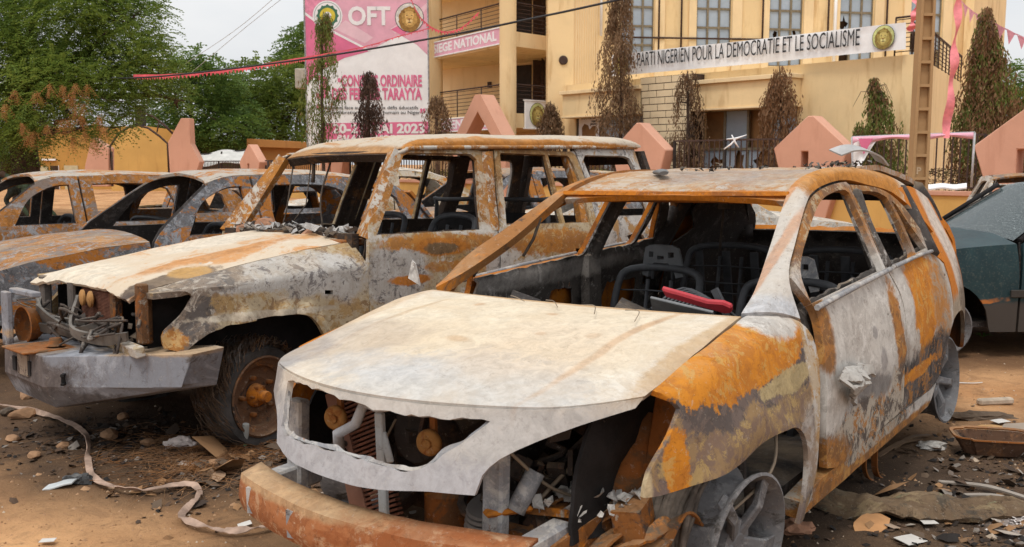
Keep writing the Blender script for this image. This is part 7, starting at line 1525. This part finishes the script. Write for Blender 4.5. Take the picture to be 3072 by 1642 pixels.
scatter('gravel', 'small earth coloured pebbles strewn over the sand', 5200, [LEFT, (0, 5, 4, 3), MID, RIGHT, (2, 3, 2.2, 1.2), (-1.5, 3, 1.5, .8), (4, 6, 2, 1.5)], .012, vari('pebble', (.22, .12, .06), (.38, .23, .13), (.46, .37, .28)), 5)
scatter('charcoal_flakes', 'black and brown flakes of burnt material around the cars', 5200, [MID, (-1.35, 4.75, .8, .5), RIGHT, (2.0, 3.3, .8, .8), (2.75, 4.6, .8, 1.0), (1.7, 3.0, .7, .5), (-2.3, 5.1, .6, .6), (.3, 3.6, 1.0, .8)], .022, vari('flake', (.03, .026, .024), (.10, .065, .045), (.22, .19, .165)), 6, 'debris', 1)
scatter('ash_crumbs', 'heap of whitish ash and crumbs beside the suv sill', 900, [(2.25, 3.75, .30, .2), (2.25, 3.75, .2, .14)], .012, vari('ash_crumb', (.50, .45, .42), (.62, .57, .54), (.3, .27, .25)), 8, 'ash', 1)
scatter('rag_scraps', 'rusty and tan scraps of burnt lining in the rubble at right', 420, [RIGHT, (2.4, 3.5, .8, .7), (2.9, 4.6, .7, .8), (-1.0, 4.5, .8, .5)], .055, vari('scrap_mix', (.12, .085, .06), (.30, .17, .085), (.36, .31, .26)), 9, 'debris', 1)
bm = B(); rg = random.Random(88)
for k in range(520):
    px, py = rg.gauss(590, 130), rg.gauss(1375, 42); p = G(px, py, .004); a = rg.uniform(0, 3.14); L = rg.uniform(.05, .22); d = Vector((math.cos(a), math.sin(a), 0)); s = Vector((-d.y, d.x, 0)) * rg.uniform(-.06, .06)
    add_tube(bm, [p - d * L, p + s + UP * rg.uniform(.0, .035), p + d * L], .0013, 3, smooth=3, cap=False)
stuff(tag(ob('tyre_wire_tangle', bm, burnt('loose_tyre_wire', (.17, .08, .035), [((.30, .13, .045), 5, .45, .6)], off=99)), 'tangle of rusty tyre wire on the ground before the off-roader wheel', 'wire'))
# ---------------------------------------------------------------- two people pushing far behind the left cars
def person(label, base, yaw, cloth, seed, lean=.55):
    M_ = Matrix.Translation(base) @ Matrix.Rotation(R(yaw), 4, 'Z')
    J = dict(pel=(0, 0, .80), sp=(.22, 0, .98), ch=(.45, 0, 1.10), nk=(.58, 0, 1.16), hd=(.68, 0, 1.20), ht=(.74, 0, 1.28), lh=(0, .10, .78), lk=(.22, .11, .50), la=(-.02, .12, .10), lt=(.14, .13, .04), rh=(0, -.10, .78), rk=(-.26, -.11, .46), ra=(-.62, -.12, .12), rt=(-.48, -.13, .04),
             ls=(.44, .19, 1.10), le=(.70, .23, .98), lw=(.92, .20, 1.02), rs=(.44, -.19, 1.10), re=(.70, -.23, .96), rw=(.92, -.2, 1.0), lf=(1.0, .2, 1.04), rf=(1.0, -.2, 1.02))
    Rr = dict(pel=.15, sp=.145, ch=.15, nk=.06, hd=.10, ht=.085, lh=.10, lk=.075, la=.05, lt=.045, rh=.10, rk=.075, ra=.05, rt=.045, ls=.07, le=.05, lw=.035, rs=.07, re=.05, rw=.035, lf=.04, rf=.04)
    E = [('pel', 'sp'), ('sp', 'ch'), ('ch', 'nk'), ('nk', 'hd'), ('hd', 'ht'), ('pel', 'lh'), ('lh', 'lk'), ('lk', 'la'), ('la', 'lt'), ('pel', 'rh'), ('rh', 'rk'), ('rk', 'ra'), ('ra', 'rt'), ('ch', 'ls'), ('ls', 'le'), ('le', 'lw'), ('lw', 'lf'), ('ch', 'rs'), ('rs', 're'), ('re', 'rw'), ('rw', 'rf')]
    ks = list(J); me = bpy.data.meshes.new('person'); me.from_pydata([J[k] for k in ks], [(ks.index(a), ks.index(b)) for a, b in E], []); me.materials.append(cloth)
    o = link('person', me); o.matrix_world = M_; sk_ = o.modifiers.new('k', 'SKIN'); 
    for i, k in enumerate(ks): me.skin_vertices[0].data[i].radius = (Rr[k], Rr[k]); me.skin_vertices[0].data[i].use_root = (k == 'pel')
    sb = o.modifiers.new('s', 'SUBSURF'); sb.levels = 2; sb.render_levels = 2; return tag(o, label, 'person')
def uniform(name, col):
    t = NT(name); p = t.n('ShaderNodeSeparateXYZ'); t.l(t.coord(), p.inputs[0]); c = t.mix(t.ramp(t.noise(9, 4), .45, .55), col, tuple(x * .6 for x in col)); c = t.mix(t.ramp(p.outputs[2], .15, .12), c, (.012, .011, .01)); c = t.mix(t.ramp(p.outputs[0], .57, .60), c, (.06, .035, .022)); return t.finish(c, .9)
person('person in dark green trousers and black boots leaning forward behind the left car', Vector((at(92, 648, 25).x, 25, 0)), 178, uniform('green_uniform', (.045, .065, .035)), 1)
person('second person in dark clothes leaning forward at the far left behind the car window', Vector((at(50, 648, 26).x, 26, 0)), 180, uniform('dark_uniform', (.03, .035, .028)), 2)
